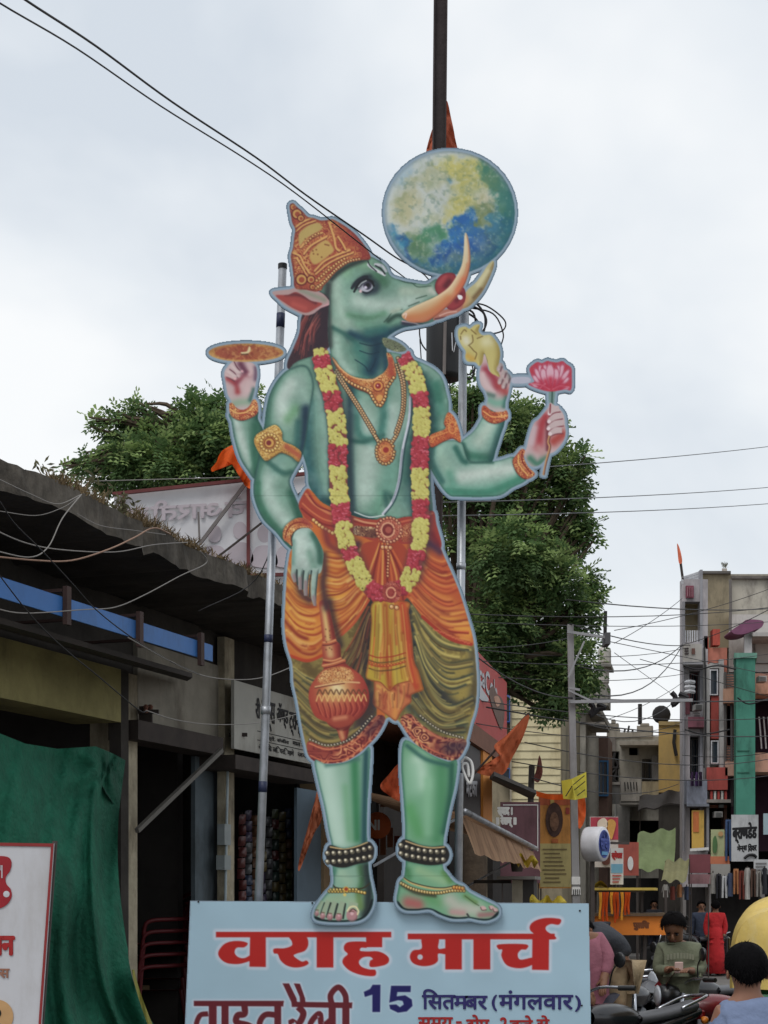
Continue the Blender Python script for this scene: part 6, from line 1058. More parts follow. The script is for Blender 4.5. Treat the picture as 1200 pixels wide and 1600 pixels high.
def wall_with_holes(t, name, col, x0, y0, x1, y1, d, holes, th=.25):
    """a wall left open at the given rectangles"""
    col = tuple(int(c * .82 + w * .17) for c, w in zip(col, (176, 168, 158))); xs = sorted({x0, x1, *[h[0] for h in holes], *[h[2] for h in holes]}); ys = sorted({y0, y1, *[h[1] for h in holes], *[h[3] for h in holes]}); mb = MB(); vid = {}  # wall colour paled towards grey-beige in place of haze
    keep = lambda i, j: not any(h[0] <= xs[i] < h[2] and h[1] <= ys[j] < h[3] for h in holes)
    def V(i, j, b):
        if (i, j, b) not in vid: vid[(i, j, b)] = len(mb.v); mb.v.append(P(xs[i], ys[j], d) + Vector((0, th * b, 0)))
        return vid[(i, j, b)]
    nx, ny = len(xs) - 1, len(ys) - 1
    for i in range(nx):
        for j in range(ny):
            if not keep(i, j): continue
            for b in (0, 1): mb.f.append([V(i, j, b), V(i + 1, j, b), V(i + 1, j + 1, b), V(i, j + 1, b)])
            for (a, c, ni, nj) in (((i, j), (i + 1, j), i, j - 1), ((i, j + 1), (i + 1, j + 1), i, j + 1), ((i, j), (i, j + 1), i - 1, j), ((i + 1, j), (i + 1, j + 1), i + 1, j)):
                if not (0 <= ni < nx and 0 <= nj < ny and keep(ni, nj)): mb.f.append([V(*a, 0), V(*c, 0), V(*c, 1), V(*a, 1)])
    return mb.build(name, mat('paint_%02x%02x%02x' % col, col, .88, .1, 2, .2, 12, dirt=tuple(int(c * .62) for c in col), dscale=1.5), t)
GY = lambda d: HZ + CH * FPX / d            # photo row of the ground at depth d
# ---------------- tall building, right ----------------
def tall_building():
    d = 36.; t = thing('tall_building', 'three-storey corner building with coral, lavender and green fronts at the right edge', 'building', P(1140, GY(d), d))
    part(t, 'core', (150, 142, 128), 1104, 897, 1330, 1385, d + 2.4, 8); part(t, 'shop_back', (34, 32, 34), 1068, 1385, 1330, GY(d), d + 2.4, 1)  # shop_back: gloom of the shops put into a near-black wall colour
    wall_with_holes(t, 'lavender_front', (178, 172, 176), 1066, 905, 1096, 1386, d, [(1070, 940, 1094, 1003), (1077, 1048, 1094, 1112), (1078, 1150, 1098, 1216), (1078, 1262, 1106, 1330)], .3)
    for h in ((1070, 940, 1094, 1003, (196, 184, 158)), (1077, 1048, 1094, 1112, (96, 48, 56)), (1078, 1150, 1094, 1216, (60, 52, 50))): void(t, *h[:4], d + .3, .5 if h[1] == 940 else 1.6, h[4])
    window(t, 1079, 1052, 1093, 1110, d + .5, (150, 110, 110), 1.4, 2); window(t, 1080, 1154, 1093, 1214, d + .5, (120, 118, 116), 1.4, 2)
    for i in range(7): MB().bar(P(1071 + i * 3.6, 985, d + .1), P(1071 + i * 3.6, 1004, d + .1), .03).build('rail_bar', mat('paint_c8c8cc', (200, 200, 204), .6), t)
    part(t, 'plaque', (120, 52, 72), 1072, 915, 1084, 934, d - .06, .06)
    for i in range(3): part(t, 'plaque_bar', (150, 100, 110), 1074 + i * 3.4, 917, 1075 + i * 3.4, 932, d - .1, .04)
    for y in (899, 903, 907): MB().bar(P(1066, y + 4, d), P(1096, y - 6, d + 1.2), .05).build('roof_rail', (mat('paint_c8c8cc', (200, 200, 204), .6)), t)
    part(t, 'rail_post', (150, 150, 158), 1094, 890, 1098, 1010, d - .02, .2); part(t, 'corner_pier', (168, 168, 178), 1094, 1010, 1099, 1330, d - .03, .25)
    part(t, 'balcony_parapet', (170, 166, 160), 1068, 1006, 1097, 1036, d - .5, .14); part(t, 'balcony_slab', (150, 150, 156), 1067, 1034, 1098, 1038, d - .55, .6)
    for i in range(3): part(t, 'vent_slat', (60, 50, 52), 1070, 1012 + i * 4, 1076, 1014 + i * 4, d - .53, .03)
    part(t, 'vent_panel', (96, 60, 52), 1081, 1013, 1086, 1022, d - .53, .03)
    for y in (1066, 1074, 1081): MB().tube([P(1072, y, d - .25), P(1078, y - 1, d - .4), P(1084, y, d - .3)], .05, 6).build('curved_rail', mat('paint_c8c8cc'), t)
    part(t, 'maroon_wall', (120, 62, 74), 1068, 1076, 1078, 1116, d - .03, .05); part(t, 'maroon_band', (126, 66, 82), 1075, 1120, 1100, 1136, d - .4, .4)
    for i in range(3): part(t, 'grille_bar', (214, 206, 206), 1083, 1108 + i * 4, 1094, 1109.6 + i * 4, d - .06, .03)
    part(t, 'lower_panel', (140, 146, 166), 1073, 1218, 1105, 1256, d - .45, .3); part(t, 'sill', (120, 126, 140), 1073, 1256, 1108, 1260, d - .5, .4)
    for x, c in ((1079, (60, 40, 70)), (1086, (80, 56, 100)), (1092, (54, 36, 60))): MB().grid(lambda u, v: P(x + 5 * u, 1206 + 22 * v, d - .5 + .05 * math.sin(6 * u + 4 * v)), 4, 4).build('drying_cloth', mat('cloth_%d' % c[0], c, .9), t)
    void(t, 1078, 1262, 1106, 1330, d + .3, 1.6, (54, 50, 50))
    # olive wall and pale stained wall set back
    part(t, 'olive_wall', (142, 130, 104), 1098, 895, 1142, 1012, d + 1.2, .9); part(t, 'stained_wall', (186, 180, 168), 1139, 903, 1330, 1060, d + 1.5, .6, dirt=(104, 98, 92)); part(t, 'roof_edge', (84, 80, 78), 1096, 892, 1142, 896, d + 1.1, 1.2); part(t, 'roof_edge', (96, 90, 86), 1142, 900, 1330, 904, d + 1.4, 1.)
    # coral middle bay
    wall_with_holes(t, 'coral_bay', (196, 112, 92), 1098, 1012, 1136, 1262, d + .1, [(1107, 1046, 1120, 1086), (1104, 1156, 1124, 1206)], .3)
    part(t, 'coral_post', (190, 70, 58), 1100, 994, 1107, 1014, d, .3); part(t, 'coral_post', (196, 72, 58), 1114, 983, 1125, 1008, d, .3); part(t, 'pale_frame', (192, 190, 190), 1104, 1038, 1109, 1262, d - .06, .14); part(t, 'pale_frame', (192, 190, 190), 1124, 1030, 1131, 1262, d - .06, .14); part(t, 'pale_frame', (192, 190, 190), 1109, 1036, 1124, 1044, d - .06, .14)
    window(t, 1109, 1046, 1122, 1086, d - .02, (212, 212, 216)); part(t, 'red_panel', (168, 62, 56), 1111, 1088, 1123, 1154, d - .03, .1); window(t, 1111, 1157, 1123, 1193, d - .02, (212, 212, 216))
    part(t, 'coral_band', (186, 72, 66), 1104, 1199, 1137, 1234, d - .4, .5)
    for i in range(5): part(t, 'baluster', (206, 200, 196) if i % 2 else (180, 60, 56), 1110 + i * 5.6, 1236, 1113.4 + i * 5.6, 1249, d - .36, .1)
    part(t, 'balcony_floor', (150, 140, 136), 1104, 1249, 1142, 1254, d - .5, .6); void(t, 1108, 1256, 1142, 1296, d - .3, 1.4, (60, 56, 52)); part(t, 'side_pier', (140, 140, 146), 1104, 1254, 1108, 1330, d - .35, .3)
    # right bays behind the green pillar
    wall_with_holes(t, 'salmon_bay', (200, 150, 130), 1131, 1052, 1330, 1330, d + .4, [(1136, 1090, 1150, 1165), (1180, 1088, 1330, 1176), (1136, 1210, 1330, 1330)], .3)
    for q in ((1136, 1090, 1150, 1165), (1136, 1210, 1330, 1330), (1180, 1088, 1330, 1176)): void(t, *q, d + .7, 1.5, (72, 50, 62))
    part(t, 'balcony', (206, 152, 128), 1130, 1076, 1150, 1098, d - .3, .6); part(t, 'balcony', (204, 140, 112), 1178, 1068, 1330, 1084, d - .7, .9); part(t, 'balcony', (206, 150, 126), 1178, 1176, 1330, 1206, d - .7, .9); part(t, 'balcony', (208, 160, 140), 1133, 1190, 1152, 1212, d - .4, .6)
    for k in range(6): part(t, 'louvre', (96, 104, 104), 1131, 1052 + k * 4, 1149, 1053.4 + k * 4, d - .1, .06)
    for k in range(6): part(t, 'louvre', (86, 84, 84), 1136, 1166 + k * 4, 1150, 1167.4 + k * 4, d - .1, .06)
    part(t, 'white_wall', (200, 196, 192), 1139, 960, 1330, 1050, d + .8, .4, dirt=(150, 144, 138)); part(t, 'terrace_slab', (176, 172, 170), 1176, 988, 1330, 994, d - .3, 1.2); void(t, 1180, 996, 1330, 1036, d + .7, .9, (92, 84, 80))
    for i in range(6): MB().bar(P(1186 + i * 7, 1120, d + .45), P(1190 + i * 7, 1170, d + .45), .03).build('grille', mat('frame_c8c8c8', (200, 200, 200), .6), t)
    # pagoda hood, potted shrubs, green pillar
    mb = MB(); s = smooth([(1143, 986), (1150, 980), (1160, 974), (1168, 968), (1192, 970), (1190, 980), (1180, 984), (1165, 990), (1150, 991)]); mb.prism([P(x, y, d - .3) for x, y in s], (0, .8, 0)).build('pagoda_hood', mat('plum_paint', (124, 76, 104), .7), t); part(t, 'hood_post', (196, 190, 192), 1163, 986, 1175, 1022, d - .1, .5)
    part(t, 'green_pillar', (52, 128, 108), 1150, 1026, 1180, 1300, d - 1.2, .9); part(t, 'pillar_cap', (96, 150, 132), 1147, 1020, 1183, 1028, d - 1.25, 1.); part(t, 'pillar_edge', (36, 96, 80), 1147.5, 1028, 1150, 1300, d - 1.15, .8)
    for y in (1172, 1206): part(t, 'pillar_joint', (36, 96, 80), 1152, y, 1171, y + 1.6, d - 1.22, .03)
    part(t, 'pot', (190, 180, 170), 1128, 888, 1136, 895, d + 1.15, .5); r = random.Random(6); lf = MB()
    for i in range(60): a = P(1132, 889, d + 1.3); e = a + Vector((r.uniform(-.09, .09), r.uniform(-.08, .08), r.uniform(.04, .16))); lf.add([a + (e - a) * .3, e + Vector((.01, 0, 0)), e], ((0, 1, 2),))
    lf.build('pot_plant', mat('weed_leaf'), t)['kind'] = 'stuff'
    # pipes, coolers and cables on the front
    for x, y0, y1, c in ((1100.5, 1012, 1330, (120, 118, 116)), (1133, 1050, 1200, (96, 92, 90)), (1141, 905, 985, (110, 104, 100)), (1068, 940, 1330, (132, 130, 134)), (1143, 1090, 1260, (84, 80, 80))): MB().tube([P(x, y0, d - .12), P(x + .6, (y0 + y1) / 2, d - .1), P(x, y1, d - .12)], .035, 6).build('drain_pipe', mat('pipe_%d' % c[0], c, .7), t)
    for x, y in ((1117, 1268), (1186, 1056), (1086, 1100)):
        o = part(t, 'cooler', (176, 176, 174), x, y, x + 12, y + 9, d - .45, .3)
        for k in range(4): part(o, 'louvre', (110, 110, 110), x + 1, y + 1.4 + k * 1.9, x + 11, y + 2.2 + k * 1.9, d - .47, .02)
    for pts in (((1068, 1040), (1090, 1046), (1120, 1040), (1150, 1046)), ((1070, 1140), (1100, 1147), (1140, 1140)), ((1100, 1000), (1103, 1100), (1100, 1200)), ((1152, 1090), (1170, 1100), (1200, 1092))): MB().tube(spl([P(x, y, d - 1.3) for x, y in pts], 4), .016, 4).build('front_cable', BLK, t)
    # ground floor
    void(t, 1112, 1330, 1330, 1388, d + .1, 2.2, (40, 38, 40))  # shade inside the shops painted as a very dark recess
    for x in (1067, 1106, 1190): part(t, 'shop_pier', (120, 116, 116), x, 1384, x + 5, GY(d), d + .1, .3)
    return t
tall_building()
# ---------------- grey and yellow houses in the middle ----------------
def grey_house():
    d = 46.; t = thing('grey_house', 'grey plastered house with a carved parapet between the white tower and the yellow house', 'building', P(985, GY(d), d))
    wall_with_holes(t, 'front', (168, 164, 154), 950, 1150, 1032, 1372, d, [(1003, 1186, 1017, 1220), (983, 1167, 998, 1180), (952, 1174, 968, 1226), (962, 1282, 1032, 1330)], .3)
    for q in ((1003, 1186, 1017, 1220), (983, 1167, 998, 1180), (952, 1174, 968, 1226), (962, 1282, 1032, 1330)): void(t, *q, d + .3, 1.2, (56, 54, 54))
    for i, (x0, y0, x1, y1) in enumerate(((948, 1138, 968, 1152), (952, 1130, 966, 1139), (955, 1124, 961, 1131), (968, 1144, 995, 1152), (995, 1134, 1020, 1152), (1000, 1130, 1014, 1135))): part(t, 'parapet_block', (150, 142, 130), x0, y0, x1, y1, d - .05, .4)
    part(t, 'brick_side', (110, 104, 98), 948, 1152, 962, 1174, d - .1, .4); part(t, 'eave', (160, 154, 142), 968, 1158, 1032, 1164, d - .8, 1.); window(t, 1004, 1187, 1017, 1219, d, (70, 66, 64), 1.2, 2); part(t, 'open_shutter', (118, 120, 124), 1019, 1180, 1032, 1218, d - .3, .06); part(t, 'sloping_wall', (182, 170, 138), 1003, 1221, 1034, 1242, d - .3, .5)
    part(t, 'balcony_parapet', (176, 172, 164), 970, 1216, 1002, 1254, d - 1.2, .14); part(t, 'balcony_floor', (150, 146, 140), 968, 1252, 1004, 1257, d - 1.2, 1.3); part(t, 'lower_parapet', (128, 128, 126), 950, 1224, 970, 1256, d - .9, .14)
    for i in range(5): MB().bar(P(976 + i * 4.6, 1222, d - 1.25), P(977 + i * 4.6, 1236 - i % 2 * 3, d - 1.25), .05, .02).build('slot', mat('slot_dark', (46, 44, 44), .9), t)
    gr = mat('slot_dark'); part(t, 'shop_back', (34, 32, 34), 950, 1330, 1032, GY(d), d + 1.6, 1); g = lambda *p: MB().tube(spl([P(x, y, d - .1) for x, y in p], 4), .04, 5).build('grille', gr, t); g((961, 1176), (958, 1195), (963, 1205), (958, 1222)); g((953, 1180), (966, 1196), (954, 1212), (966, 1224)); g((952, 1200), (968, 1200))  # shop_back is near-black to stand for the unlit shop inside
    part(t, 'shop_pier', (150, 148, 142), 962, 1256, 984, 1330, d - .2, .3); part(t, 'upper_sill', (188, 184, 178), 952, 1222, 972, 1226, d - .95, .2)
    for x, h in ((974, 12), (980, 16), (986, 10)): MB().bar(P(x, 1150, d), P(x + 3, 1150 - h, d), .05).build('rooftop_rebar', gr, t)
    MB().tube([P(1000, 1132, d), P(1000, 1100, d)], .06, 6).build('mast', gr, t); return t
grey_house()
def yellow_house():
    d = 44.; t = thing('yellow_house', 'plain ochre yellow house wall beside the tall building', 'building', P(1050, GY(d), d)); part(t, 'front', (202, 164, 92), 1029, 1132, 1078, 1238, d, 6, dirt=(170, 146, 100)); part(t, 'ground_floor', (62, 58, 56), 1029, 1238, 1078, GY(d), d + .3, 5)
    part(t, 'parapet', (176, 150, 96), 1029, 1127, 1078, 1133, d - .06, .5); MB().tube([P(1033, 1128, d + .5), P(1033, 1118, d + .5)], .05, 6).build('mast', mat('slot_dark'), t); MB().lathe(P(1033, 1117, d + .4), [(.01, -.2), (.22, -.1), (.26, .05), (.2, .14)], 14, 'Y').build('dish', mat('slot_dark'), t, True)
    MB().tube([P(1055, 1140, d - .1), P(1053, 1160, d - .1), P(1057, 1181, d - .1)], .05, 5).build('loose_cable', mat('slot_dark'), t); return t
yellow_house()
# ---------------- white tower house, cream sheet wall, water tanks ----------------
def white_house():
    d = 40.; t = thing('white_house', 'white house with a round corner column behind the electric pole', 'building', P(905, GY(d), d)); part(t, 'wall', (184, 180, 170), 874, 1108, 915, GY(d), d, 4); MB().lathe(P(925, GY(d), d + .4), [(.17, 0), (.17, 5.7), (.2, 5.75)], 18).build('column', mat('paint_b8b4aa', (184, 180, 170), .88), t, True)
    part(t, 'back_wall', (120, 92, 84), 932, 1150, 950, GY(d), d + 3, 2); part(t, 'roof_slab', (170, 166, 158), 870, 1100, 936, 1109, d - .3, 5); part(t, 'red_panel', (134, 62, 52), 874, 1118, 886, 1136, d - .05, .1); window(t, 888, 1120, 900, 1138, d - .02, (120, 116, 110)); window(t, 876, 1202, 893, 1222, d - .02, (200, 204, 210)); window(t, 934, 1188, 951, 1244, d + 2.9, (66, 120, 170), 2.5, 1); part(t, 'upper_room', (176, 170, 160), 905, 1128, 945, 1132, d, 2)
    for k, (x0, x1, y0, y1) in enumerate(((934, 955, 1008, 1036), (928, 952, 1040, 1068))):
        c = P((x0 + x1) / 2, y1, d + 1.5); rr = (x1 - x0) / 2 * (d + 1.5) / FPX; h = (y1 - y0) * (d + 1.5) / FPX; MB().lathe(c, [(0, 0), (rr * .96, 0), (rr, h * .06), (rr * .97, h * .3), (rr, h * .34), (rr * .97, h * .6), (rr, h * .64), (rr * .9, h * .8), (rr * .4, h * .95), (rr * .35, h), (0, h)], 18).build('water_tank', mat('tank_white', (196, 192, 186), .6, .08, 2, dirt=(150, 140, 128), dscale=2), t, True)
    part(t, 'tank_stand', (150, 146, 138), 920, 1068, 950, 1102, d + 1.2, 1.2); part(t, 'tank_stand', (150, 146, 138), 930, 1036, 955, 1041, d + 1.2, 1.2); MB().tube([P(945, 1010, d + 1.5), P(946, 955, d + 1.5)], .05, 6).build('mast', mat('slot_dark'), t)
white_house()
def sheet_house():
    d = 34.; t = thing('sheet_house', 'house clad in cream horizontal metal sheets behind the orange flag', 'building', P(835, GY(d), d)); part(t, 'body', (150, 138, 112), 736, 1020, 878, GY(d), d + .12, 5); CS = mat('cream_sheet', (206, 194, 156), .5, .08, 3, dirt=(168, 152, 116), dscale=1.3)
    for i in range(19): y = 1022 + i * 12.6; a = [P(798, y + 12.2, d + .04), P(876, y + 12.2, d + .04), P(876, y, d + .065), P(798, y, d + .065)]; MB().slab(*a, (0, .02, 0)).build('sheet', CS, t)
    part(t, 'blue_jamb', (62, 92, 150), 790, 1060, 797, 1130, d - .02, .1); part(t, 'pale_jamb', (206, 204, 198), 785, 1040, 790, 1210, d - .02, .1); window(t, 786, 1090, 797, 1128, d - .05, (60, 90, 150), 1.4); window(t, 783, 1200, 797, 1222, d - .05, (70, 96, 150), 1.4); part(t, 'side_post', (160, 150, 130), 797, 1020, 799.5, 1255, d - .02, .1)
sheet_house()
# ---------------- corner shop under the red drinks sign ----------------
Q = Pl(-2.736, .2)
def qs(mb, x0, x1, z0, z1, off=0., th=.08): Y0, Y1 = Q(x0, HZ, off).y, Q(x1, HZ, off).y; q = Pl(Q.a + off * math.hypot(1, Q.b), Q.b); return mb.slab(q.at(Y0, z0), q.at(Y1, z0), q.at(Y1, z1), q.at(Y0, z1), q.n * -th)
def drink_sign():
    t = thing('drink_sign', 'red advertising board with white script lettering beside the dhoti', 'sign', Q(765, 1130)); RS = mat('drink_red', (186, 62, 58), .5, .08, 3)
    qs(MB(), 690, 792, 3.70, 4.66).build('panel', RS, t); o = lambda x, y: Q(x, y, .004)
    MB().prism([Q(x, y, .006) for x, y in smooth([(748, 1066), (754, 1078), (763, 1092), (760, 1096), (752, 1094), (747, 1086)])], Q.n * .004).build('white_swoosh', mat('sign_white'), t)
    writing('lettering', 'Coca', mat('sign_white'), o(735, 1020), o(757, 1046), o(735, 1052), t, .012); writing('lettering', 'Cola', mat('sign_white'), o(758, 1046), o(777, 1068), o(758, 1080), t, .012)
    MB().prism([Q(x, y, .007) for x, y in smooth([(764, 1080), (770, 1072), (776, 1084), (784, 1092), (788, 1110), (784, 1140), (774, 1120), (767, 1098)])], Q.n * .004).build('bottle_picture', mat('sepia_print', (112, 86, 74), .6, .35, 14), t); MB().prism([Q(x, y, .012) for x, y in smooth([(772, 1090), (778, 1088), (782, 1098), (776, 1104)])], Q.n * .004).build('face_picture', mat('skin_print', (196, 150, 126), .6), t)
drink_sign()
def corner_shop():
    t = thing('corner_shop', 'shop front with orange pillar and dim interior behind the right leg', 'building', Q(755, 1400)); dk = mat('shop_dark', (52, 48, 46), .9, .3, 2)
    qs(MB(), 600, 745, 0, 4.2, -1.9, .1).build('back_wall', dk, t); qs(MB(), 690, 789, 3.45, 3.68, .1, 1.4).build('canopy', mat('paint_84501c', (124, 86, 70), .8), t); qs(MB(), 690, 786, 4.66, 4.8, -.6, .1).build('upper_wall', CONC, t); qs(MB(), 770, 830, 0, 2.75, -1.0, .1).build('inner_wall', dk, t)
    qs(MB(), 755, 769, 2.6, 3.46, .08, .3).build('orange_pillar', mat('orange_paint', (214, 138, 62), .7, .1, 3), t); qs(MB(), 700, 754, 2.62, 3.44, .05, .1).build('dark_fascia', mat('fascia_black', (64, 60, 60), .6), t)
    writing('lettering', 'मटका', mat('sign_white'), Q(728, 1222, .06), Q(745, 1222, .06), Q(728, 1244, .06), t, .012)
    MB().slab(Q(765, 1218, .1), Q(832, 1250, .1), Q(838, 1240, 1.2), Q(772, 1212, 1.2), (0, 0, .03)).build('sheet_roof', mat('old_sheet'), t)
    qs(MB(), 795, 830, 1.3, 1.36, .5, .6).build('shelf', mat('tan_wood'), t); qs(MB(), 800, 815, .0, 1.3, .45, .4).build('stand', mat('paint_a09684', (160, 150, 132), .8), t)
corner_shop()
def awning():
    t = thing('awning', 'dirty tan cloth awning sloping down on a steel rail', 'awning', Q(780, 1300)); A0, A1 = Q(727, 1268, .5), Q(838, 1326, .5)
    MB().tube([A0, A1], .03, 8).build('rail', GALV, t, True); n = 24; r = random.Random(4); js = [r.uniform(-.03, .06) for _ in range(n + 1)]
    MB().grid(lambda u, v: A0.lerp(A1, u) + Q.n * (-.04 + .12 * v + .012 * math.sin(21 * u + 2 * v) * v) + Vector((0, 0, -.04 - (.36 + .012 * math.sin(u * 40) + js[int(u * n)] * .5 - .12 * u) * v)), n, 5).build('valance', mat('awning_cloth', (190, 152, 120), .9, .15, 4, dirt=(120, 84, 64), dscale=2.6, thin=.25), t, True)
    MB().grid(lambda u, v: A0.lerp(A1, u) + Q.n * (-1.3 * v) + Vector((0, 0, -.02 + .3 * v)), 10, 4).build('cover', mat('awning_cloth'), t)
    for u in (.02, .98): a = A0.lerp(A1, u); MB().bar(a, a - Q.n * .9 - Vector((0, 0, .5)), .025).build('strut', GALV, t)
awning()
# ---------------- banners and posters behind the awning ----------------
def panel_sign(name, label, cat, x0, y0, x1, y1, d, col, dd=0, group=None, legs=True, th=.05):
    t = thing(name, label, cat, P((x0 + x1) / 2, y1, d), group); part(t, 'panel', col, x0, y0, x1, y1, d, th, dd)
    if legs:
        for x in (x0 + 3, x1 - 3): a = P(x, y1 - 4, d + th + .03 + abs(dd)); MB().bar(a, Vector((a.x, a.y, 0)), .022).build('post', mat('frame_steel'), t)
    return t
WP = mat('white_print', (222, 220, 216), .6)
t = panel_sign('maroon_banner', 'dark maroon banner with white border and lettering behind the awning', 'banner', 782, 1253, 844, 1380, 25.5, (96, 58, 68)); d = 25.5
for q in ((786, 1257, 841, 1258.4), (839.6, 1258, 841, 1330)): part(t, 'border', WP, *q, d - .01, .012)
for tx, x0, x1, y0, y1 in (('स्वाद ।', 778, 800, 1262, 1277), ('॥ रसम् ॥', 776, 806, 1278, 1292)): writing('lettering', tx, WP, P(x0, y0, d), P(x1, y0, d), P(x0, y1, d), t, .012)
t = panel_sign('deity_poster', 'orange and yellow poster with a dark oval picture and lines of writing', 'poster', 842, 1240, 899, 1388, 27, (214, 140, 62)); d = 27
part(t, 'lower_field', (196, 178, 112), 844, 1318, 893, 1386, d - .008, .009); part(t, 'upper_field', (196, 92, 54), 843, 1241, 898, 1258, d - .008, .009); MB().prism([P(x, y, d - .02) for x, y in ell(866, 1281, 13.5, 27, 26)], (0, -.006, 0)).build('oval_picture', mat('oval_brown', (74, 52, 44), .7, .5, 9), t); MB().prism([P(x, y, d - .04) for x, y in ell(866, 1284, 7, 15, 20)], (0, -.006, 0)).build('idol_picture', mat('idol_brown', (112, 80, 60), .7, .6, 14), t)
for k in range(9): part(t, 'text_line', (120, 104, 66), 848 + (k * 7 % 5), 1326 + k * 6.4, 886 - (k * 11 % 13), 1328.2 + k * 6.4, d - .02, .012)
part(t, 'title_mark', (190, 96, 46), 862, 1311, 872, 1317, d - .02, .012); MB().grid(lambda u, v: P(838 + 62 * u, 1236 + 8 * v + 6 * math.sin(3 * u), d - .3 + .06 * math.sin(14 * u)), 12, 3).build('orange_drape', mat('saffron_cloth'), t, True)
for x0, y0, c in ((860, 1246, (206, 180, 96)), (884, 1262, (170, 60, 50))): part(t, 'accent', c, x0, y0, x0 + 6, y0 + 10, d - .02, .012)
# ---------------- electric pole ----------------
def electric_pole():
    d = 20.; g = P(904, GY(d), d); a = P(891, 976, d); t = thing('electric_pole', 'grey concrete electric pole with cross-arms and a yellow placard', 'pole', g); CP = mat('pole_concrete', (146, 144, 144), .85, .12, 4, dirt=(108, 104, 102), dscale=2)
    MB().hexa([g + Vector((i * .052, j * .052, 0)) for i, j in ((-1, -1), (1, -1), (1, 1), (-1, 1))], [a + Vector((i * .036, j * .036, 0)) for i, j in ((-1, -1), (1, -1), (1, 1), (-1, 1))]).build('shaft', CP, t); at = lambda y: a.lerp(g, (y - 976) / (GY(d) - 976)); arm = lambda y, x1, y1, w, n='cross_arm': MB().bar(at(y) + Vector((-.05, -.09, 0)), P(x1, y1, d - .1), w * .55).build(n, mat('arm_grey', (150, 150, 152), .6, metal=.3), t)
    arm(989, 948, 996, .06); arm(1098, 1082, 1094, .07); arm(1076, 906, 1078, .05); arm(1060, 913, 1002, .04, 'stay'); arm(1080, 930, 1098, .04, 'stay'); part(t, 'lamp_box', (70, 72, 76), 946, 988, 954, 1006, d - .15, .3)
    for x, y in ((929, 1104), (1057, 1088)): MB().tube(spl([P(x - 8, y - 6, d), P(x - 2, y + 2, d), P(x - 6, y + 14, d), P(x + 6, y + 4, d), P(x + 16, y + 2, d), P(x + 4, y - 4, d)], 4), .035, 5).build('cable_knot', BLK, t)
    for y0, y1 in ((1370, 1382), (1386, 1398)): q = at((y0 + y1) / 2); MB().box(q + Vector((0, -.005, 0)), .105, .105, (y1 - y0) * d / FPX).build('painted_band', WP, t)
    for k in range(4): q = at(1394); MB().box(q + Vector((-.035 + k * .024, -.052, 0)), .011, .02, .07).build('number_mark', INK, t)
electric_pole()
d = 19.7; t = thing('yellow_placard', 'crumpled yellow placard with black writing tied to the electric pole', 'placard', P(895, 1230, d)); YP = mat('placard_yellow', (206, 192, 70), .7, .1, 4)
MB().add([P(877, 1220, d), P(893, 1217, d - .08), P(916, 1206, d - .02), P(917, 1246, d), P(898, 1250, d - .1), P(880, 1248, d)], ((0, 1, 4, 5), (1, 2, 3, 4))).build('sheet', YP, t)
for x0, y0, x1, y1 in ((896, 1226, 913, 1212), (898, 1234, 914, 1221), (902, 1243, 914, 1234), (884, 1244, 894, 1228)): MB().bar(P(x0, y0, d - .12), P(x1, y1, d - .12), .045, .01).build('text_line', INK, t)
# round sign, food sign, small signs
def round_sign():
    d = 19.; c = P(929, 1319, d); t = thing('round_sign', 'round white light-box sign with a blue ring on the pole', 'sign', c); R = Matrix.Rotation(math.radians(60), 3, 'Z') @ Matrix.Rotation(math.pi / 2, 3, 'X')
    MB().lathe(c, [(0, -.1), (.2, -.1), (.207, -.08), (.207, .1), (.2, .12), (0, .12)], 28, rot=R).build('drum', mat('lightbox_white', (206, 206, 210), .4), t, True); MB().lathe(c, [(.15, .123), (.152, .126), (.166, .126), (.168, .123)], 28, rot=R).build('blue_ring', mat('blue_print', (54, 72, 150), .5), t)
    u = (R @ Vector((1, 0, 0))).normalized(); n = (R @ Vector((0, 0, 1))).normalized(); z = Vector((0, 0, 1)); o = c + n * .128; u = -u if u.x < 0 else u
    writing('lettering', 'सांची', mat('blue_print'), o - u * .13 + z * .11, o + u * .13 + z * .11, o - u * .13 - z * .06, t, .008); MB().slab(o - u * .09 - z * .13, o + u * .09 - z * .13, o + u * .09 - z * .09, o - u * .09 - z * .09, n * .004).build('strip', mat('cyan_print', (90, 150, 190), .5), t)
    MB().bar(c + Vector((-.02, .05, -.2)), Vector((c.x - .02, c.y + .05, 0)), .05).build('post', mat('frame_steel'), t); MB().bar(c + Vector((.1, .1, .02)), c + Vector((.45, .3, .02)), .03).build('bracket', mat('frame_steel'), t)
round_sign()
t = panel_sign('food_sign', 'food advertising board with red top, ice cream picture and cake picture', 'sign', 922, 1276, 966, 1355, 25, (206, 196, 190)); d = 25
part(t, 'red_field', (186, 52, 72), 923, 1277, 966, 1312, d - .008, .009); MB().prism([P(x, y, d - .02) for x, y in smooth([(949, 1284), (956, 1280), (962, 1286), (960, 1298), (955, 1312), (950, 1298)])], (0, -.006, 0)).build('cone_picture', mat('cone_tan', (214, 160, 84), .6), t); MB().prism([P(x, y, d - .02) for x, y in smooth([(934, 1284), (944, 1278), (950, 1288), (942, 1300), (935, 1296)])], (0, -.006, 0)).build('cream_picture', mat('cream_print', (224, 206, 184), .6), t); MB().prism([P(x, y, d - .02) for x, y in smooth([(940, 1340), (943, 1328), (950, 1324), (953, 1334), (952, 1350), (942, 1350)])], (0, -.006, 0)).build('cake_picture', mat('cake_brown', (96, 56, 48), .6, .4, 10), t)
t = panel_sign('offer_sign', 'tall white and blue menu board next to the food sign', 'sign', 954, 1325, 974, 1382, 24.6, (206, 206, 208)); d = 24.6
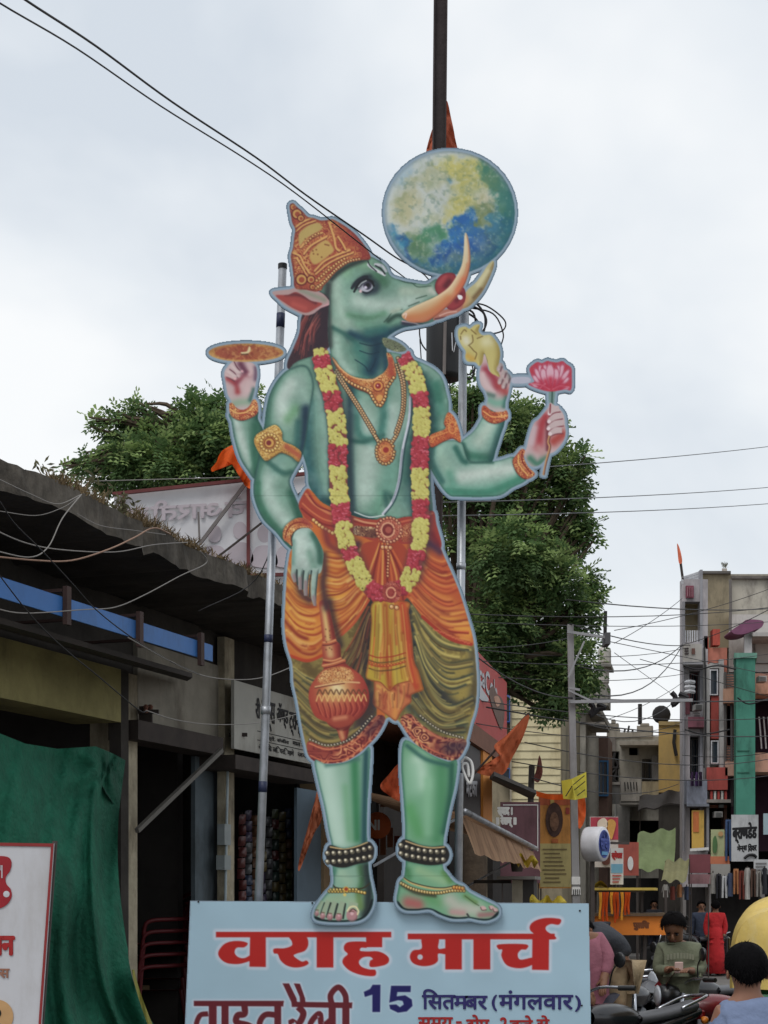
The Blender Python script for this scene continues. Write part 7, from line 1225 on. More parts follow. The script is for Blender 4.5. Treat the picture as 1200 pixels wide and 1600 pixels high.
part(t, 'blue_field', (96, 156, 190), 955, 1350, 973, 1364, d - .008, .009); writing('lettering', 'स्पेशल', mat('red_print'), P(956, 1330, d), P(972, 1330, d), P(956, 1344, d), t, .008)
for k in range(3): part(t, 'text_line', (170, 70, 70), 957, 1367 + k * 5, 971 - k * 2, 1369 + k * 5, d - .02, .012)
t = panel_sign('red_sign', 'faded red shop sign with a white oval, left of the green tarpaulin', 'sign', 965, 1316, 998, 1368, 30, (170, 74, 62)); MB().prism([P(x, y, 29.98) for x, y in ell(985, 1349, 4.5, 11, 18)], (0, -.006, 0)).build('oval_mark', WP, t)
# tarpaulins and hanging sheets
def tarp(label, corners, d, col, sagk=.12, n=12):
    t = thing('tarpaulin', label, 'tarpaulin', P(*corners[3], d), 'tarpaulins over the market shops'); a, b, c, e = [P(x, y, d + k) for (x, y), k in zip(corners, (1., 1., 0, 0))]
    MB().grid(lambda u, v: a.lerp(b, u).lerp(e.lerp(c, u), v) + Vector((0, sagk * math.sin(9 * u + 4 * v) * .5, -sagk * math.sin(math.pi * v) * .6 + .04 * math.sin(13 * u))), n, 8).build('sheet', mat('tarp_%d_%d' % col[:2], col, .7, .12, 2, .4, 9, thin=.25, dirt=tuple(int(k * .8) for k in col), dscale=1.2), t, True)
    for p, q in ((a, Vector((a.x, a.y, 0))), (b, Vector((b.x, b.y, 0)))): MB().bar(p, q, .022).build('post', mat('frame_steel'), t)
tarp('pale green tarpaulin sheet hanging over the market stalls', ((997, 1302), (1056, 1294), (1052, 1360), (992, 1360)), 33., (128, 142, 98))
tarp('small yellowish tarpaulin with a dark window under the green one', ((1040, 1345), (1077, 1342), (1072, 1377), (1033, 1377)), 32., (142, 138, 100), .05)
tarp('ragged dark plastic sheeting slung under the grey house balcony', ((1000, 1244), (1074, 1232), (1074, 1252), (996, 1266)), 41., (74, 70, 68), .3)
t = panel_sign('plum_board', 'dark maroon board under the balcony with the yellow poster', 'board', 1077, 1335, 1110, 1364, 33, (112, 50, 58)); part(t, 'lower_board', (136, 92, 98), 1076, 1366, 1111, 1381, 33, .05)
t = panel_sign('yellow_poster', 'upright yellow and orange poster in the window of the tall building', 'poster', 1081, 1266, 1100, 1326, 35.6, (222, 176, 76), legs=False, th=.03); part(t, 'orange_field', (214, 112, 56), 1083, 1268, 1092, 1300, 35.58, .02); MB().bar(P(1078, 1328, 35.5), P(1107, 1326, 35.5), .06).build('rail', WP, t)
t = panel_sign('green_poster', 'pale green poster beside the hanging jeans', 'poster', 1111, 1296, 1132, 1338, 34, (182, 190, 140), legs=False, th=.03); MB().prism([P(x, y, 33.97) for x, y in smooth([(1114, 1312), (1118, 1306), (1121, 1318), (1119, 1332), (1114, 1330)])], (0, -.006, 0)).build('figure_picture', mat('leafy_print', (84, 118, 74), .6), t); MB().prism([P(x, y, 33.97) for x, y in ell(1126, 1303, 4, 4, 14)], (0, -.006, 0)).build('emblem', mat('sand_print', (190, 150, 104), .6), t)
t = panel_sign('orange_strip', 'short orange strip sign under the green poster', 'sign', 1105, 1338, 1140, 1350, 33.6, (200, 110, 74), legs=False); t = panel_sign('grey_board', 'plain grey board above the hanging clothes', 'board', 1111, 1350, 1141, 1369, 33.5, (150, 148, 142), legs=False)
t = panel_sign('menswear_sign', 'large off-white hanging banner with black handwritten lettering on the green pillar', 'sign', 1143, 1273, 1185, 1346, 33.4, (190, 192, 196), legs=False, th=.03); d = 33.4
for tx, x0, x1, y0, y1, f in (('ब्राणडेड', 1145, 1182, 1287, 1318, .014), ('मेन्स', 1152, 1167, 1320, 1333, .008), ('िवयर', 1169, 1182, 1319, 1331, .008)): writing('lettering', tx, INK, P(x0, y0, d), P(x1, y0 - 2, d), P(x0, y1, d), t, f)
MB().tube(spl([P(x, y, d - .03) for x, y in ((1163, 1341), (1170, 1336), (1178, 1336), (1182, 1340))], 4), .03, 5).build('moustache_mark', INK, t)
t = panel_sign('notice_board', 'small white notice with grey writing below the menswear banner', 'sign', 1178, 1343, 1206, 1366, 32.8, (188, 190, 194), legs=False, th=.03)
for k in range(3): part(t, 'text_line', (110, 110, 112), 1181, 1348 + k * 5, 1198 - k * 2, 1350 + k * 5, 32.78, .012)
t = panel_sign('blue_notice', 'pale blue sheet at the right edge beside the green pillar', 'sign', 1193, 1271, 1214, 1304, 33, (150, 176, 186), legs=False, th=.03)
# ---------------- hanging garments ----------------
def garment(label, x, y0, y1, w, d, col, kind):
    t = thing('garment', label, 'garment', P(x, y0, d), 'clothes hung outside the shops'); m = mat('gar_%d_%d_%d' % col, col, .9, .2, 8)
    if kind == 'trousers':
        for s in (-1, 1): MB().grid(lambda u, v: P(x + s * w * .26 + (u - .5) * w * (.52 - .1 * v) + s * w * .1 * v, y0 + (y1 - y0) * v, d - .06 * math.sin(math.pi * u)), 4, 6).build('leg', m, t, True)
        MB().grid(lambda u, v: P(x + (u - .5) * w, y0 - 1.5 + 3 * v, d - .07 * math.sin(math.pi * u)), 4, 1).build('waistband', m, t)
    else:
        MB().grid(lambda u, v: P(x + (u - .5) * w * (.8 + .2 * v), y0 + (y1 - y0) * v, d - .09 * math.sin(math.pi * u) + .02 * math.sin(12 * u)), 5, 6).build('body', m, t, True)
        for s in (-1, 1): MB().grid(lambda u, v: P(x + s * w * (.4 + .22 * v + .16 * u), y0 + 1 + (y1 - y0) * (.5 * v) + 2 * u, d + .02 - .04 * math.sin(math.pi * u)), 2, 4).build('sleeve', m, t, True)
    MB().tube([P(x, y0 - 3, d), P(x, y0 + 1, d)], .012, 4).build('hook', mat('rusty_dark'), t)
r = random.Random(21); GC_ = [(150, 146, 140), (70, 80, 104), (186, 182, 176), (44, 44, 50), (176, 120, 80), (92, 70, 60), (200, 200, 200), (120, 60, 50)]; nm = ['pale grey', 'slate blue', 'off-white', 'black', 'orange-tan', 'brown', 'white', 'rust red']
for i in range(10): k = (i * 3) % 8; garment('%s garment, number %s from the left of the rail under the grey board' % (nm[k], ['one', 'two', 'three', 'four', 'five', 'six', 'seven', 'eight', 'nine', 'ten'][i]), 1114 + i * 9, 1364 + (i % 3) * 3 - (8 if i > 3 else 0), 1400 + r.uniform(-6, 8), 8, 32 - i * .05, GC_[k], 'trousers' if i % 3 else 'shirt')
garment('pair of faded blue jeans hanging left of the menswear banner', 1138, 1282, 1345, 9, 33.6, (70, 92, 128), 'trousers')
for i in range(4): garment('%s shirt hanging under the yellowish tarpaulin, %s from the left' % (nm[(i * 5 + 2) % 8], ['first', 'second', 'third', 'last'][i]), 1040 + i * 11, 1382 + i % 2 * 3, 1402 + i % 2 * 4, 8, 33 + i * .1, GC_[(i * 5 + 2) % 8], 'shirt')
# ---------------- street furniture around the stalls ----------------
def small_stuff():
    d = 21.; t = thing('planter', 'grey bucket planter with a straggly plant on the stall under the awning', 'planter', P(808, 1362, d)); MB().lathe(P(808, 1362, d), [(0, 0), (.07, 0), (.09, .14), (.095, .15), (.08, .15), (.07, .1)], 14).build('bucket', mat('bucket_grey', (116, 112, 108), .7), t, True)
    r = random.Random(3); lf = MB(); st = MB()
    for k in range(7):
        b = P(808, 1350, d); e = b + Vector((r.uniform(-.12, .22), r.uniform(-.1, .1), r.uniform(.08, .34))); st.tube([b, b.lerp(e, .6) + Vector((0, 0, .03)), e], .004, 4)
        for q in range(14): p = b.lerp(e, r.uniform(.3, 1)) + Vector((r.gauss(0, .03), r.gauss(0, .03), r.gauss(0, .03))); u = Vector((r.uniform(-1, 1), 0, r.uniform(-1, 1))).normalized() * .03; lf.quad(p - u, p + Vector((u.z, .01, -u.x)) * .3, p + u, p - Vector((u.z, .01, -u.x)) * .3)
    st.build('stems', mat('twig'), t)['kind'] = 'stuff'; lf.build('leaf_mass', mat('leaf_dark'), t)['kind'] = 'stuff'
    d = 20.; t = thing('stall_counter', 'grey stall counter standing under the awning', 'counter', P(815, GY(d), d)); part(t, 'top', (128, 126, 120), 776, 1369, 836, 1374, d - .2, .7); part(t, 'left_pier', (160, 152, 134), 800, 1375, 816, GY(d), d, .4); part(t, 'dark_side', (44, 42, 42), 817, 1375, 834, GY(d), d + .05, .4); part(t, 'back_shelf', (60, 58, 56), 742, 1375, 799, 1380, d + .3, .3)
    for lb, c in (('yellow plastic sheet hanging under the awning edge', ((790, 1334), (840, 1342), (836, 1352), (800, 1350))), ('crumpled yellow sheet lying behind the corner of the sign', ((828, 1402), (884, 1404), (880, 1424), (830, 1420)))):
        a, b, e, f = [P(x, y, 19.2) for x, y in c]; t = thing('yellow_sheet', lb, 'sheet', f); MB().grid(lambda u, v: a.lerp(b, u).lerp(f.lerp(e, u), v) + Vector((0, .1 * math.sin(11 * u + 3 * v), .04 * math.sin(17 * u))), 14, 4).build('plastic', mat('yellow_plastic', (214, 190, 70), .5), t, True)
    d = 18.5; c = P(590, 1290, d); t = thing('round_shop_sign', 'orange round shop sign in the shade behind the legs', 'sign', c); MB().lathe(c, [(0, -.06), (.15, -.06), (.155, .05), (0, .05)], 26, 'Y').build('disc', mat('dim_orange', (190, 96, 52), .6), t, True); writing('lettering', 'NI', WP, c + Vector((-.11, -.062, .06)), c + Vector((.02, -.062, .06)), c + Vector((-.11, -.062, -.05)), t, .006); MB().bar(c + Vector((0, .05, .14)), c + Vector((0, .05, 1.0)), .03).build('hanger', mat('frame_steel'), t)
    d = 20.; t = thing('goods_rack', 'dim rack of red and brown goods in the shop behind the legs', 'rack', P(620, GY(d), d)); part(t, 'frame', (56, 50, 48), 570, 1180, 700, 1186, d, .4); r = random.Random(4)
    for k in range(22): x = 572 + (k % 11) * 11; y = 1200 + (k // 11) * 90 + r.uniform(0, 20); part(t, 'goods', r.choice([(120, 52, 42), (96, 66, 50), (150, 84, 52), (70, 60, 60), (110, 40, 40)]), x, y, x + 9, y + r.uniform(20, 60), d + .1, .15)
    for x in (570, 698): part(t, 'upright', (56, 50, 48), x, 1186, x + 4, GY(d), d, .1)
    d = 10.0; t = thing('white_rope', 'white rope knotted round the right pipe beside the hem', 'rope', P(728, 1200, d)); MB().tube(spl([P(x, y, d) for x, y in ((719, 1192), (726, 1184), (736, 1190), (739, 1208), (734, 1224), (726, 1210), (722, 1196), (730, 1194), (733, 1214))], 6), .009, 7).build('strand', WP, t, True)
    d = 9.9; t = thing('shelf_crate', 'orange-red plastic crate on the ground between the motorcycles', 'crate', P(964, 1620, 12.6)); o = P(964, HZ, 12.6); o.z = 0
    for sx, sy, ex, ey in ((0, -.15, .24, .012), (0, .15, .24, .012), (-.115, 0, .012, .29), (.115, 0, .012, .29)): MB().box(o + Vector((sx, sy, .16 + .55)), ex, ey, .2).build('side', mat('crate_orange', (206, 74, 50), .5), t)
    MB().box(o + Vector((0, 0, .62)), .23, .29, .012).build('base', mat('crate_orange'), t); t2 = thing('crate_stand', 'low dark stand under the orange crate', 'stand', o); MB().box(o + Vector((0, 0, .305)), .3, .34, .61).build('block', mat('slot_dark'), t2)
small_stuff()
# ---------------- handcart ----------------
def cart():
    d = 24.; t = thing('hand_cart', 'orange handcart with yellow roof and hanging orange flags', 'cart', P(985, GY(d), d)); OR_ = mat('cart_orange', (222, 128, 44), .6, .1, 3)
    part(t, 'body', OR_, 928, 1431, 1043, 1461, d, 1.); part(t, 'deck', (96, 74, 52), 926, 1427, 1046, 1431.5, d - .06, 1.1); part(t, 'roof', (206, 176, 70), 925, 1387, 1024, 1391, d - .2, 1.2); part(t, 'roof_edge', (70, 60, 48), 926, 1391.4, 1004, 1394, d - .15, 1.)
    MB().grid(lambda u, v: P(925 + 26 * u, 1388 - 12 * math.sin(math.pi * u) * (1 - .4 * v) + 4 * v, d - .22 + .4 * v), 8, 4).build('yellow_bundle', mat('yellow_plastic'), t, True)
    for x in (930, 1003, 1040): MB().bar(P(x, 1391, d + .3), P(x, 1430, d + .3), .04).build('post', mat('frame_steel'), t)
    for x in (950, 1030):
        c = P(x, HZ, d - .1); c.z = .33; o = MB().lathe(c, [(.27, -.02), (.33, -.02), (.33, .02), (.27, .02), (.27, -.02)], 24, 'Y').build('wheel', mat('tyre', (36, 35, 36), .8), t); mb = MB()
        for k in range(8): a = k * math.pi / 4; mb.bar(c, c + Vector((math.cos(a) * .28, 0, math.sin(a) * .28)), .014)
        mb.build('spokes', mat('frame_steel'), o)
    MB().bar(P(1008, 1461, d + .2), Vector((P(1008, 1461, d).x, d + .2, 0)), .05).build('leg', mat('frame_steel'), t); writing('lettering', 'पुलिस', mat('brown_print2', (120, 70, 40), .7), P(990, 1439, d), P(1014, 1439, d), P(990, 1453, d), t, .01)
    r = random.Random(9)
    for k in range(9):
        x = 938 + k * 5.6 + r.uniform(-1, 1); f = thing('hanging_flag', '%s saffron strip hanging from the cart roof' % ['leftmost', 'second', 'third', 'fourth', 'middle', 'sixth', 'seventh', 'eighth', 'rightmost'][k], 'flag', P(x, 1394, d - .25), 'saffron strips on the cart'); y1 = 1440 + r.uniform(-14, 12)
        MB().grid(lambda u, v: P(x + (u - .5) * (4.6 - v) + math.sin(5 * v + k) * .8, 1394 + (y1 - 1394) * v, d - .28 + .03 * math.sin(6 * u + 3 * v)), 3, 8).build('cloth', mat('saffron_cloth') if k % 3 else mat('marigold', (232, 160, 50), .8), f, True)
cart()
# ---------------- motorcycles ----------------
def motorcycle(label, col):
    t = thing('motorcycle', label, 'motorcycle', (0, 0, 0), 'parked motorcycles'); B = mat('bike_black', (30, 30, 32), .3, .1, 4, spec=.6); RB = mat('tyre', (36, 35, 36), .8); CR = mat('chrome', (196, 198, 204), .18, .05, metal=.9); GR = mat('bike_grey', (92, 94, 98), .4, .1, 4); T = mat('bike_%d_%d' % col[:2], col, .25, .06, 3, spec=.7)
    for x in (.64, -.62):
        c = Vector((x, 0, .3)); w = MB().lathe(c, [(.235, -.045), (.285, -.045), (.305, -.02), (.305, .02), (.285, .045), (.235, .045), (.235, -.045)], 26, 'Y').build('wheel', RB, t, True); mb = MB()
        for k in range(6): a = k * math.pi / 3; mb.bar(c, c + Vector((math.cos(a) * .24, 0, math.sin(a) * .24)), .03, .02)
        mb.lathe(c, [(.05, -.05), (.05, .05)], 10, 'Y').build('rim', GR, w)
        a0, a1 = (20, 160) if x > 0 else (30, 170); MB().grid(lambda u, v: (c.x + .335 * math.cos(math.radians(a0 + (a1 - a0) * u)), (v - .5) * .12, c.z + .335 * math.sin(math.radians(a0 + (a1 - a0) * u))), 12, 2).build('mudguard', T if x > 0 else B, t, True)
    for s in (-1, 1):
        MB().tube([(.64, s * .075, .3), (.5, s * .075, .72), (.45, s * .07, .92)], .02, 8).build('fork_leg', CR, t, True); MB().tube([(-.62, s * .12, .33), (-.48, s * .13, .66)], [.03, .024], 8).build('shock_absorber', CR, t)
        MB().tube(spl([(.43, 0, .98), (.40, s * .16, 1.03), (.34, s * .34, 1.02)], 4), .012, 7).build('handlebar', CR, t, True); MB().tube([(.355, s * .29, 1.02), (.31, s * .41, 1.015)], .019, 8).build('grip', B, t); MB().tube(spl([(.38, s * .22, 1.03), (.40, s * .28, 1.14), (.38, s * .32, 1.2)], 4), .006, 5).build('mirror_stem', B, t); MB().lathe((.38, s * .34, 1.22), [(.0, -.012), (.05, -.01), (.058, .0), (.05, .012), (0, .016)], 12, 'X').build('mirror', B, t, True)
        MB().lathe((-.72, s * .15, .74), [(0, -.02), (.028, -.015), (.03, .015), (0, .03)], 10, 'X').build('indicator', mat('amber', (206, 120, 40), .3), t, True)
    MB().lathe((.55, 0, .9), [(.0, .10), (.075, .085), (.098, .03), (.1, 0), (.08, -.07), (.03, -.1)], 18, 'X').build('headlight', B, t, True); MB().lathe((.645, 0, .9), [(.0, .015), (.06, .008), (.088, -.005)], 18, 'X').build('lamp_glass', mat('lamp_glass', (190, 196, 204), .1, .05, spec=.8), t, True)
    MB().grid(lambda u, v: (.40 - .52 * u, math.sin(v * math.pi * 2) * .15 * (math.sin(math.pi * (.12 + .80 * u)) ** .6), .78 + math.cos(v * 2 * math.pi) * .115 * (math.sin(math.pi * (.1 + .82 * u)) ** .6) + .03 * (1 - u)), 10, 16).build('fuel_tank', T, t, True)
    MB().grid(lambda u, v: (-.05 - .68 * u, math.sin(v * math.pi * 2) * (.135 - .04 * u), .78 + .07 * u ** 2 + math.cos(v * 2 * math.pi) * .05), 10, 14).build('seat', mat('seat_vinyl', (92, 93, 97), .45, .1, 12), t, True); MB().grid(lambda u, v: (-.2 - .58 * u, math.sin(v * math.pi * 2) * (.14 - .06 * u), .68 + .12 * u + math.cos(v * 2 * math.pi) * (.07 - .025 * u)), 8, 12).build('tail_cowl', T, t, True)
    MB().tube(spl([(-.5, .12, .84), (-.78, .12, .92), (-.82, 0, .93), (-.78, -.12, .92), (-.5, -.12, .84)], 4), .013, 7).build('grab_rail', CR, t, True); MB().box((-.79, 0, .78), .05, .16, .07).build('tail_lamp', mat('tail_red', (150, 24, 28), .25), t, bevel=.012); MB().box((-.84, 0, .58), .01, .2, .1, 0, 0, .25).build('number_plate', mat('plate_white', (206, 206, 200), .5), t)
    MB().box((.05, 0, .42), .4, .26, .3).box((.16, 0, .6), .2, .2, .16, 0, 0, .3).build('engine', GR, t, bevel=.03); MB().tube(spl([(.2, -.14, .42), (.22, -.16, .26), (.0, -.17, .22), (-.4, -.18, .28), (-.85, -.19, .36)], 4), [.022] * 9 + [.03, .045, .05, .05, .05, .05, .045, .04][:8], 9).build('exhaust', CR, t, True)
    MB().bar((.42, 0, .9), (.05, 0, .6), .05).bar((.1, 0, .66), (-.6, 0, .68), .05).bar((.0, 0, .4), (-.62, 0, .3), .06).build('frame', B, t); MB().tube([(-.05, .14, .25), (-.1, .3, .02)], .012, 6).build('side_stand', B, t); MB().grid(lambda u, v: (.62 - .12 * v - .04 * math.cos(math.pi * (u - .5)), (u - .5) * (.26 - .06 * v), .98 + .15 * v), 6, 3).build('visor', T, t, True)
    return t
def park(t, px, d, ang): c = P(px, HZ, d); t.location = (c.x, c.y, 0); t.rotation_euler = (math.radians(4), 0, math.radians(ang))
m0 = motorcycle('black motorcycle in the foreground with its grey seat towards the right, beside the sign', (34, 34, 38)); park(m0, 985, 11.9, 218)
for px, d, a, lb in ((1004, 14.6, 250, 'black motorcycle parked behind the man in the green sweater'), (1112, 15.5, 205, 'motorcycle standing between the green sweater and the auto rickshaw'), (1088, 34, 200, 'small motorcycle parked under the hanging clothes'), (1066, 36, 170, 'small motorcycle parked in the market nearest the cart'), (986, 17.5, 195, 'motorcycle half hidden under the orange cart')):
    c = copy_tree(m0); c['label'] = lb; park(c, px, d, a)
m1 = motorcycle('red and black motorcycle tail behind the near man in blue', (120, 30, 36)); park(m1, 1150, 12.9, 190)
# ---------------- auto rickshaw ----------------
def rickshaw():
    d = 11.0; x0 = P(1138, HZ, d).x; cx = x0 + .66; t = thing('auto_rickshaw', 'auto rickshaw with a yellow hood and green body at the right edge', 'auto rickshaw', (cx, d, 0)); YH = mat('hood_yellow', (208, 180, 100), .65, .14, 4, .25, 18, dirt=(204, 192, 156), dscale=1.8); GB = mat('auto_green', (40, 96, 62), .45, .08, 3)
    def hood(u, v):                                       # u across, v from rear to front
        a = math.pi * u; k = .52; xx = -math.copysign(abs(math.cos(a)) ** k, math.cos(a)) * .65; zz = 1.05 + .008 * math.cos(40 * v) + .006 * math.sin(9 * u + 13 * v) + .66 * (math.sin(a) ** .55) - .10 * (1 - min(v * 4, 1)) ** 2 * math.sin(a); return (cx + xx * (1 - .05 * (1 - min(v * 5, 1)) ** 2), d + 1.5 * v, zz)
    MB().grid(hood, 36, 40).build('hood', YH, t, True)
    MB().grid(lambda u, v: (lambda p: (cx + (p[0] - cx) * (1 - v) if True else 0, d - .15 * (1 - (1 - v) ** 2.2) + .006 * math.sin(15 * u), 1.05 + (p[2] - 1.05) * (1 - v)))(hood(u, 0)), 36, 10).build('rear_sheet', YH, t, True)
    MB().tube(spl([(cx + .05, d - .155, 1.12), (cx + .02, d - .15, 1.36), (cx + .12, d - .14, 1.52), (cx + .5, d - .07, 1.56)], 5), .006, 6).build('window_seam', mat('seam_tan', (150, 122, 62), .7), t)
    mb = MB().box((cx, d + .75, .72), 1.26, 1.5, .66); mb.build('body', GB, t, bevel=.06); MB().box((cx, d - .06, .72), 1.1, .2, .6).build('engine_door', GB, t, bevel=.05); MB().box((cx, d - .19, .42), 1.2, .08, .1).build('bumper', mat('bike_black'), t, bevel=.02)
    for s in (-1, 1):
        c = Vector((cx + s * .56, d + .35, .21)); w = MB().lathe(c, [(.12, -.05), (.2, -.05), (.21, 0), (.2, .05), (.12, .05)], 20, 'X').build('wheel', mat('tyre'), t, True); MB().lathe(c, [(0, -.04), (.12, -.03), (.12, .03), (0, .04)], 14, 'X').build('rim', mat('bike_grey'), w); MB().box((cx + s * .5, d - .17, .62), .08, .04, .12).build('tail_lamp', mat('tail_red'), t, bevel=.01)
    MB().box((cx - .70, d + 1.0, 1.28), .03, .12, .22).build('side_mirror', mat('bike_black'), t, bevel=.01); MB().tube([(cx - .69, d + 1.0, 1.2), (cx - .62, d + 1.05, 1.05)], .01, 6).build('mirror_arm', mat('bike_black'), t); c = Vector((cx, d + 2.1, .21)); MB().lathe(c, [(.12, -.05), (.2, -.05), (.21, 0), (.2, .05), (.12, .05)], 20, 'X').build('wheel', mat('tyre'), t, True); MB().box((cx, d + 1.75, .66), .8, .5, .62).build('nose', GB, t, bevel=.1); t.rotation_euler = (0, 0, math.radians(-15))
rickshaw()
# ---------------- people ----------------
def skin_mesh(name, J, E, R, root, sub=2):
    keys = list(J); me = bpy.data.meshes.new(name); me.from_pydata([tuple(J[k]) for k in keys], [(keys.index(a), keys.index(b)) for a, b in E], []); o = bpy.data.objects.new(name, me); COL.objects.link(o)
    o.modifiers.new('s', 'SKIN'); o.modifiers['s'].use_smooth_shade = True; sv = me.skin_vertices[0].data
    for i, k in enumerate(keys): r = R[k]; sv[i].radius = r if isinstance(r, tuple) else (r, r); sv[i].use_root = (k == root)
    m = o.modifiers.new('u', 'SUBSURF'); m.levels = sub; m.render_levels = sub
    bpy.context.view_layer.update(); out = bpy.data.meshes.new_from_object(o.evaluated_get(bpy.context.evaluated_depsgraph_get())); bpy.data.objects.remove(o); bpy.data.meshes.remove(me); out.name = name; out.polygons.foreach_set('use_smooth', [True] * len(out.polygons)); return out
BR = dict(pelvis=.135, spine=.125, chest=.145, neck=.06, jaw=.068, skull=.094, crown=.06, shL=.062, shR=.062, elL=.042, elR=.042, wrL=.028, wrR=.028, hipL=.085, hipR=.085, knL=.06, knR=.06, anL=.04, anR=.04, toL=.035, toR=.035)
ARM = [('chest', 'shL'), ('shL', 'elL'), ('elL', 'wrL'), ('chest', 'shR'), ('shR', 'elR'), ('elR', 'wrR')]; LEG = [('pelvis', 'hipL'), ('hipL', 'knL'), ('knL', 'anL'), ('anL', 'toL'), ('pelvis', 'hipR'), ('hipR', 'knR'), ('knR', 'anR'), ('anR', 'toR')]; SPN = [('pelvis', 'spine'), ('spine', 'chest'), ('chest', 'neck'), ('neck', 'jaw'), ('jaw', 'skull'), ('skull', 'crown')]
def person(label, J, skin, shirt, pants, hair=(17, 15, 16), face=(0, -1, 0), long_sleeve=True, scale=1., hands=True, skirt=None, hem=True):
    J = {k: Vector(v) for k, v in J.items()}; R = {k: v * scale for k, v in BR.items()}; E = SPN + ARM + LEG; base = Vector((J['pelvis'].x, J['pelvis'].y, 0)); t = thing('person', label, 'person', base); L = lambda q: {k: v - base for k, v in q.items()}
    fd = Vector(face).normalized(); sd = fd.cross(Vector((0, 0, 1))).normalized(); JB, RB_, EB = dict(J), dict(R), list(E)
    if hands:
        for s in 'LR':
            w = J['wr' + s]; ax = (w - J['el' + s]).normalized(); pn = ax.cross(Vector((0, 0, 1))).normalized(); nn = pn.cross(ax); pm = w + ax * .055 * scale; JB['pm' + s] = pm; RB_['pm' + s] = (.034 * scale, .018 * scale); EB.append(('wr' + s, 'pm' + s))
            for i in range(4):
                b0 = pm + pn * (.022 * (1.5 - i) / 1.5) * scale + ax * .03 * scale; l = (.062, .072, .068, .052)[i] * scale; JB['f%s%da' % (s, i)] = b0; JB['f%s%db' % (s, i)] = b0 + ax * l * .5 - nn * .008; JB['f%s%dc' % (s, i)] = b0 + ax * l * .85 - nn * .028
                for q in 'abc': RB_['f%s%d%s' % (s, i, q)] = .0085 * scale
                EB += [('pm' + s, 'f%s%da' % (s, i)), ('f%s%da' % (s, i), 'f%s%db' % (s, i)), ('f%s%db' % (s, i), 'f%s%dc' % (s, i))]
            th = w + ax * .03 * scale + pn * .035 * scale; JB['t%sa' % s] = th; JB['t%sb' % s] = th + (ax * .6 + pn * .5 - nn * .2) * .045 * scale; RB_['t%sa' % s] = .011 * scale; RB_['t%sb' % s] = .0085 * scale; EB += [('wr' + s, 't%sa' % s), ('t%sa' % s, 't%sb' % s)]
    SK = mat('skin_%d' % skin[0], skin, .55, .08, 6); link('body', skin_mesh('body', L(JB), EB, RB_, 'pelvis'), SK, t)
    # garments are the same limbs, a little wider
    ks = ['pelvis', 'spine', 'chest', 'shL', 'shR', 'elL', 'elR'] + (['wrL', 'wrR'] if long_sleeve else []); Js = {k: J[k] for k in ks}; Rs = {k: R[k] + (.03 if k in ('pelvis', 'spine') else .022 if k == 'chest' else .026) * scale for k in ks}
    Js['nk'] = J['chest'].lerp(J['neck'], .92); Rs['nk'] = R['neck'] + .022 * scale; Es = [e for e in SPN[:2] + ARM if e[0] in ks and e[1] in ks] + [('chest', 'nk')]
    if long_sleeve:
        for s in 'LR': Js['wr' + s] = J['el' + s].lerp(J['wr' + s], .82); Rs['wr' + s] = .04 * scale
    else:
        for s in 'LR': Js['el' + s] = J['sh' + s].lerp(J['el' + s], .8)
    if hem: Js['hem'] = J['pelvis'] - (J['spine'] - J['pelvis']) * .3; Rs['hem'] = Rs['pelvis']; Es.append(('pelvis', 'hem'))
    else: Js['pelvis'] = J['pelvis'].lerp(J['spine'], .35)
    link('shirt', skin_mesh('shirt', L(Js), Es, Rs, 'pelvis'), mat('shirt_%d_%d_%d' % shirt, shirt, .9, .14, 9, .9, 13), t)
    if skirt: MB().lathe(Vector((base.x, base.y, 0)), [(.24 * scale, .06), (.2 * scale, .5), (.17 * scale, J['pelvis'].z), (.15 * scale, J['spine'].z)], 16).build('skirt', mat('shirt_%d_%d_%d' % skirt, skirt, .85), t, True)
    else:
        kp = ['pelvis', 'hipL', 'knL', 'hipR', 'knR']; Jp = {k: J[k] for k in kp}; Rp = {k: R[k] + .018 * scale for k in kp}
        for s in 'LR': Jp['an' + s] = J['kn' + s].lerp(J['an' + s], .9); Rp['an' + s] = .058 * scale
        link('trousers', skin_mesh('trousers', L(Jp), [('pelvis', 'hipL'), ('hipL', 'knL'), ('knL', 'anL'), ('pelvis', 'hipR'), ('hipR', 'knR'), ('knR', 'anR')], Rp, 'pelvis'), mat('shirt_%d_%d_%d' % pants, pants, .9, .14, 9, .9, 13), t)
    # hair cap, ears, nose, eyes, mouth
    sk = J['skull']; up = (J['crown'] - J['jaw']).normalized(); HM = mat('hair_%d' % hair[0], hair, .85, .15, 25, .0, 90, spec=.08); r_ = R['skull']; rng = random.Random(1); fz = (fd - up * fd.dot(up)).normalized()
    def hc(u, v):
        a = 2 * math.pi * u; low = 2.45 - .6 * math.sin(a) ** 2 if math.cos(a) < .0 else 1.85 - 1.05 * math.cos(a); th_ = v * low; dirn = up * math.cos(th_) + (fz * math.cos(a) + sd * math.sin(a)) * math.sin(th_); k = 1.09 + .02 * math.sin(5 * a + 3 * v) + .12 * math.cos(min(th_, 1.5)); return sk + up * .012 * scale + Vector((dirn.x, dirn.y, dirn.z)) * r_ * k
    MB().grid(hc, 32, 12).build('hair', HM, t, True)
    hb = MB()
    for q in range(1500):
        p = Vector(hc(rng.random(), rng.random() ** .6)); n = (p - sk).normalized(); e = p + (n * .3 - up * .7 + Vector((rng.gauss(0, .35), rng.gauss(0, .35), rng.gauss(0, .35)))) * .022 * scale; w = n.cross(up).normalized() * .0022 * scale; hb.add([p - w, p + w, e], ((0, 1, 2),))
    hb.build('hair_strands', HM, t)['kind'] = 'stuff'
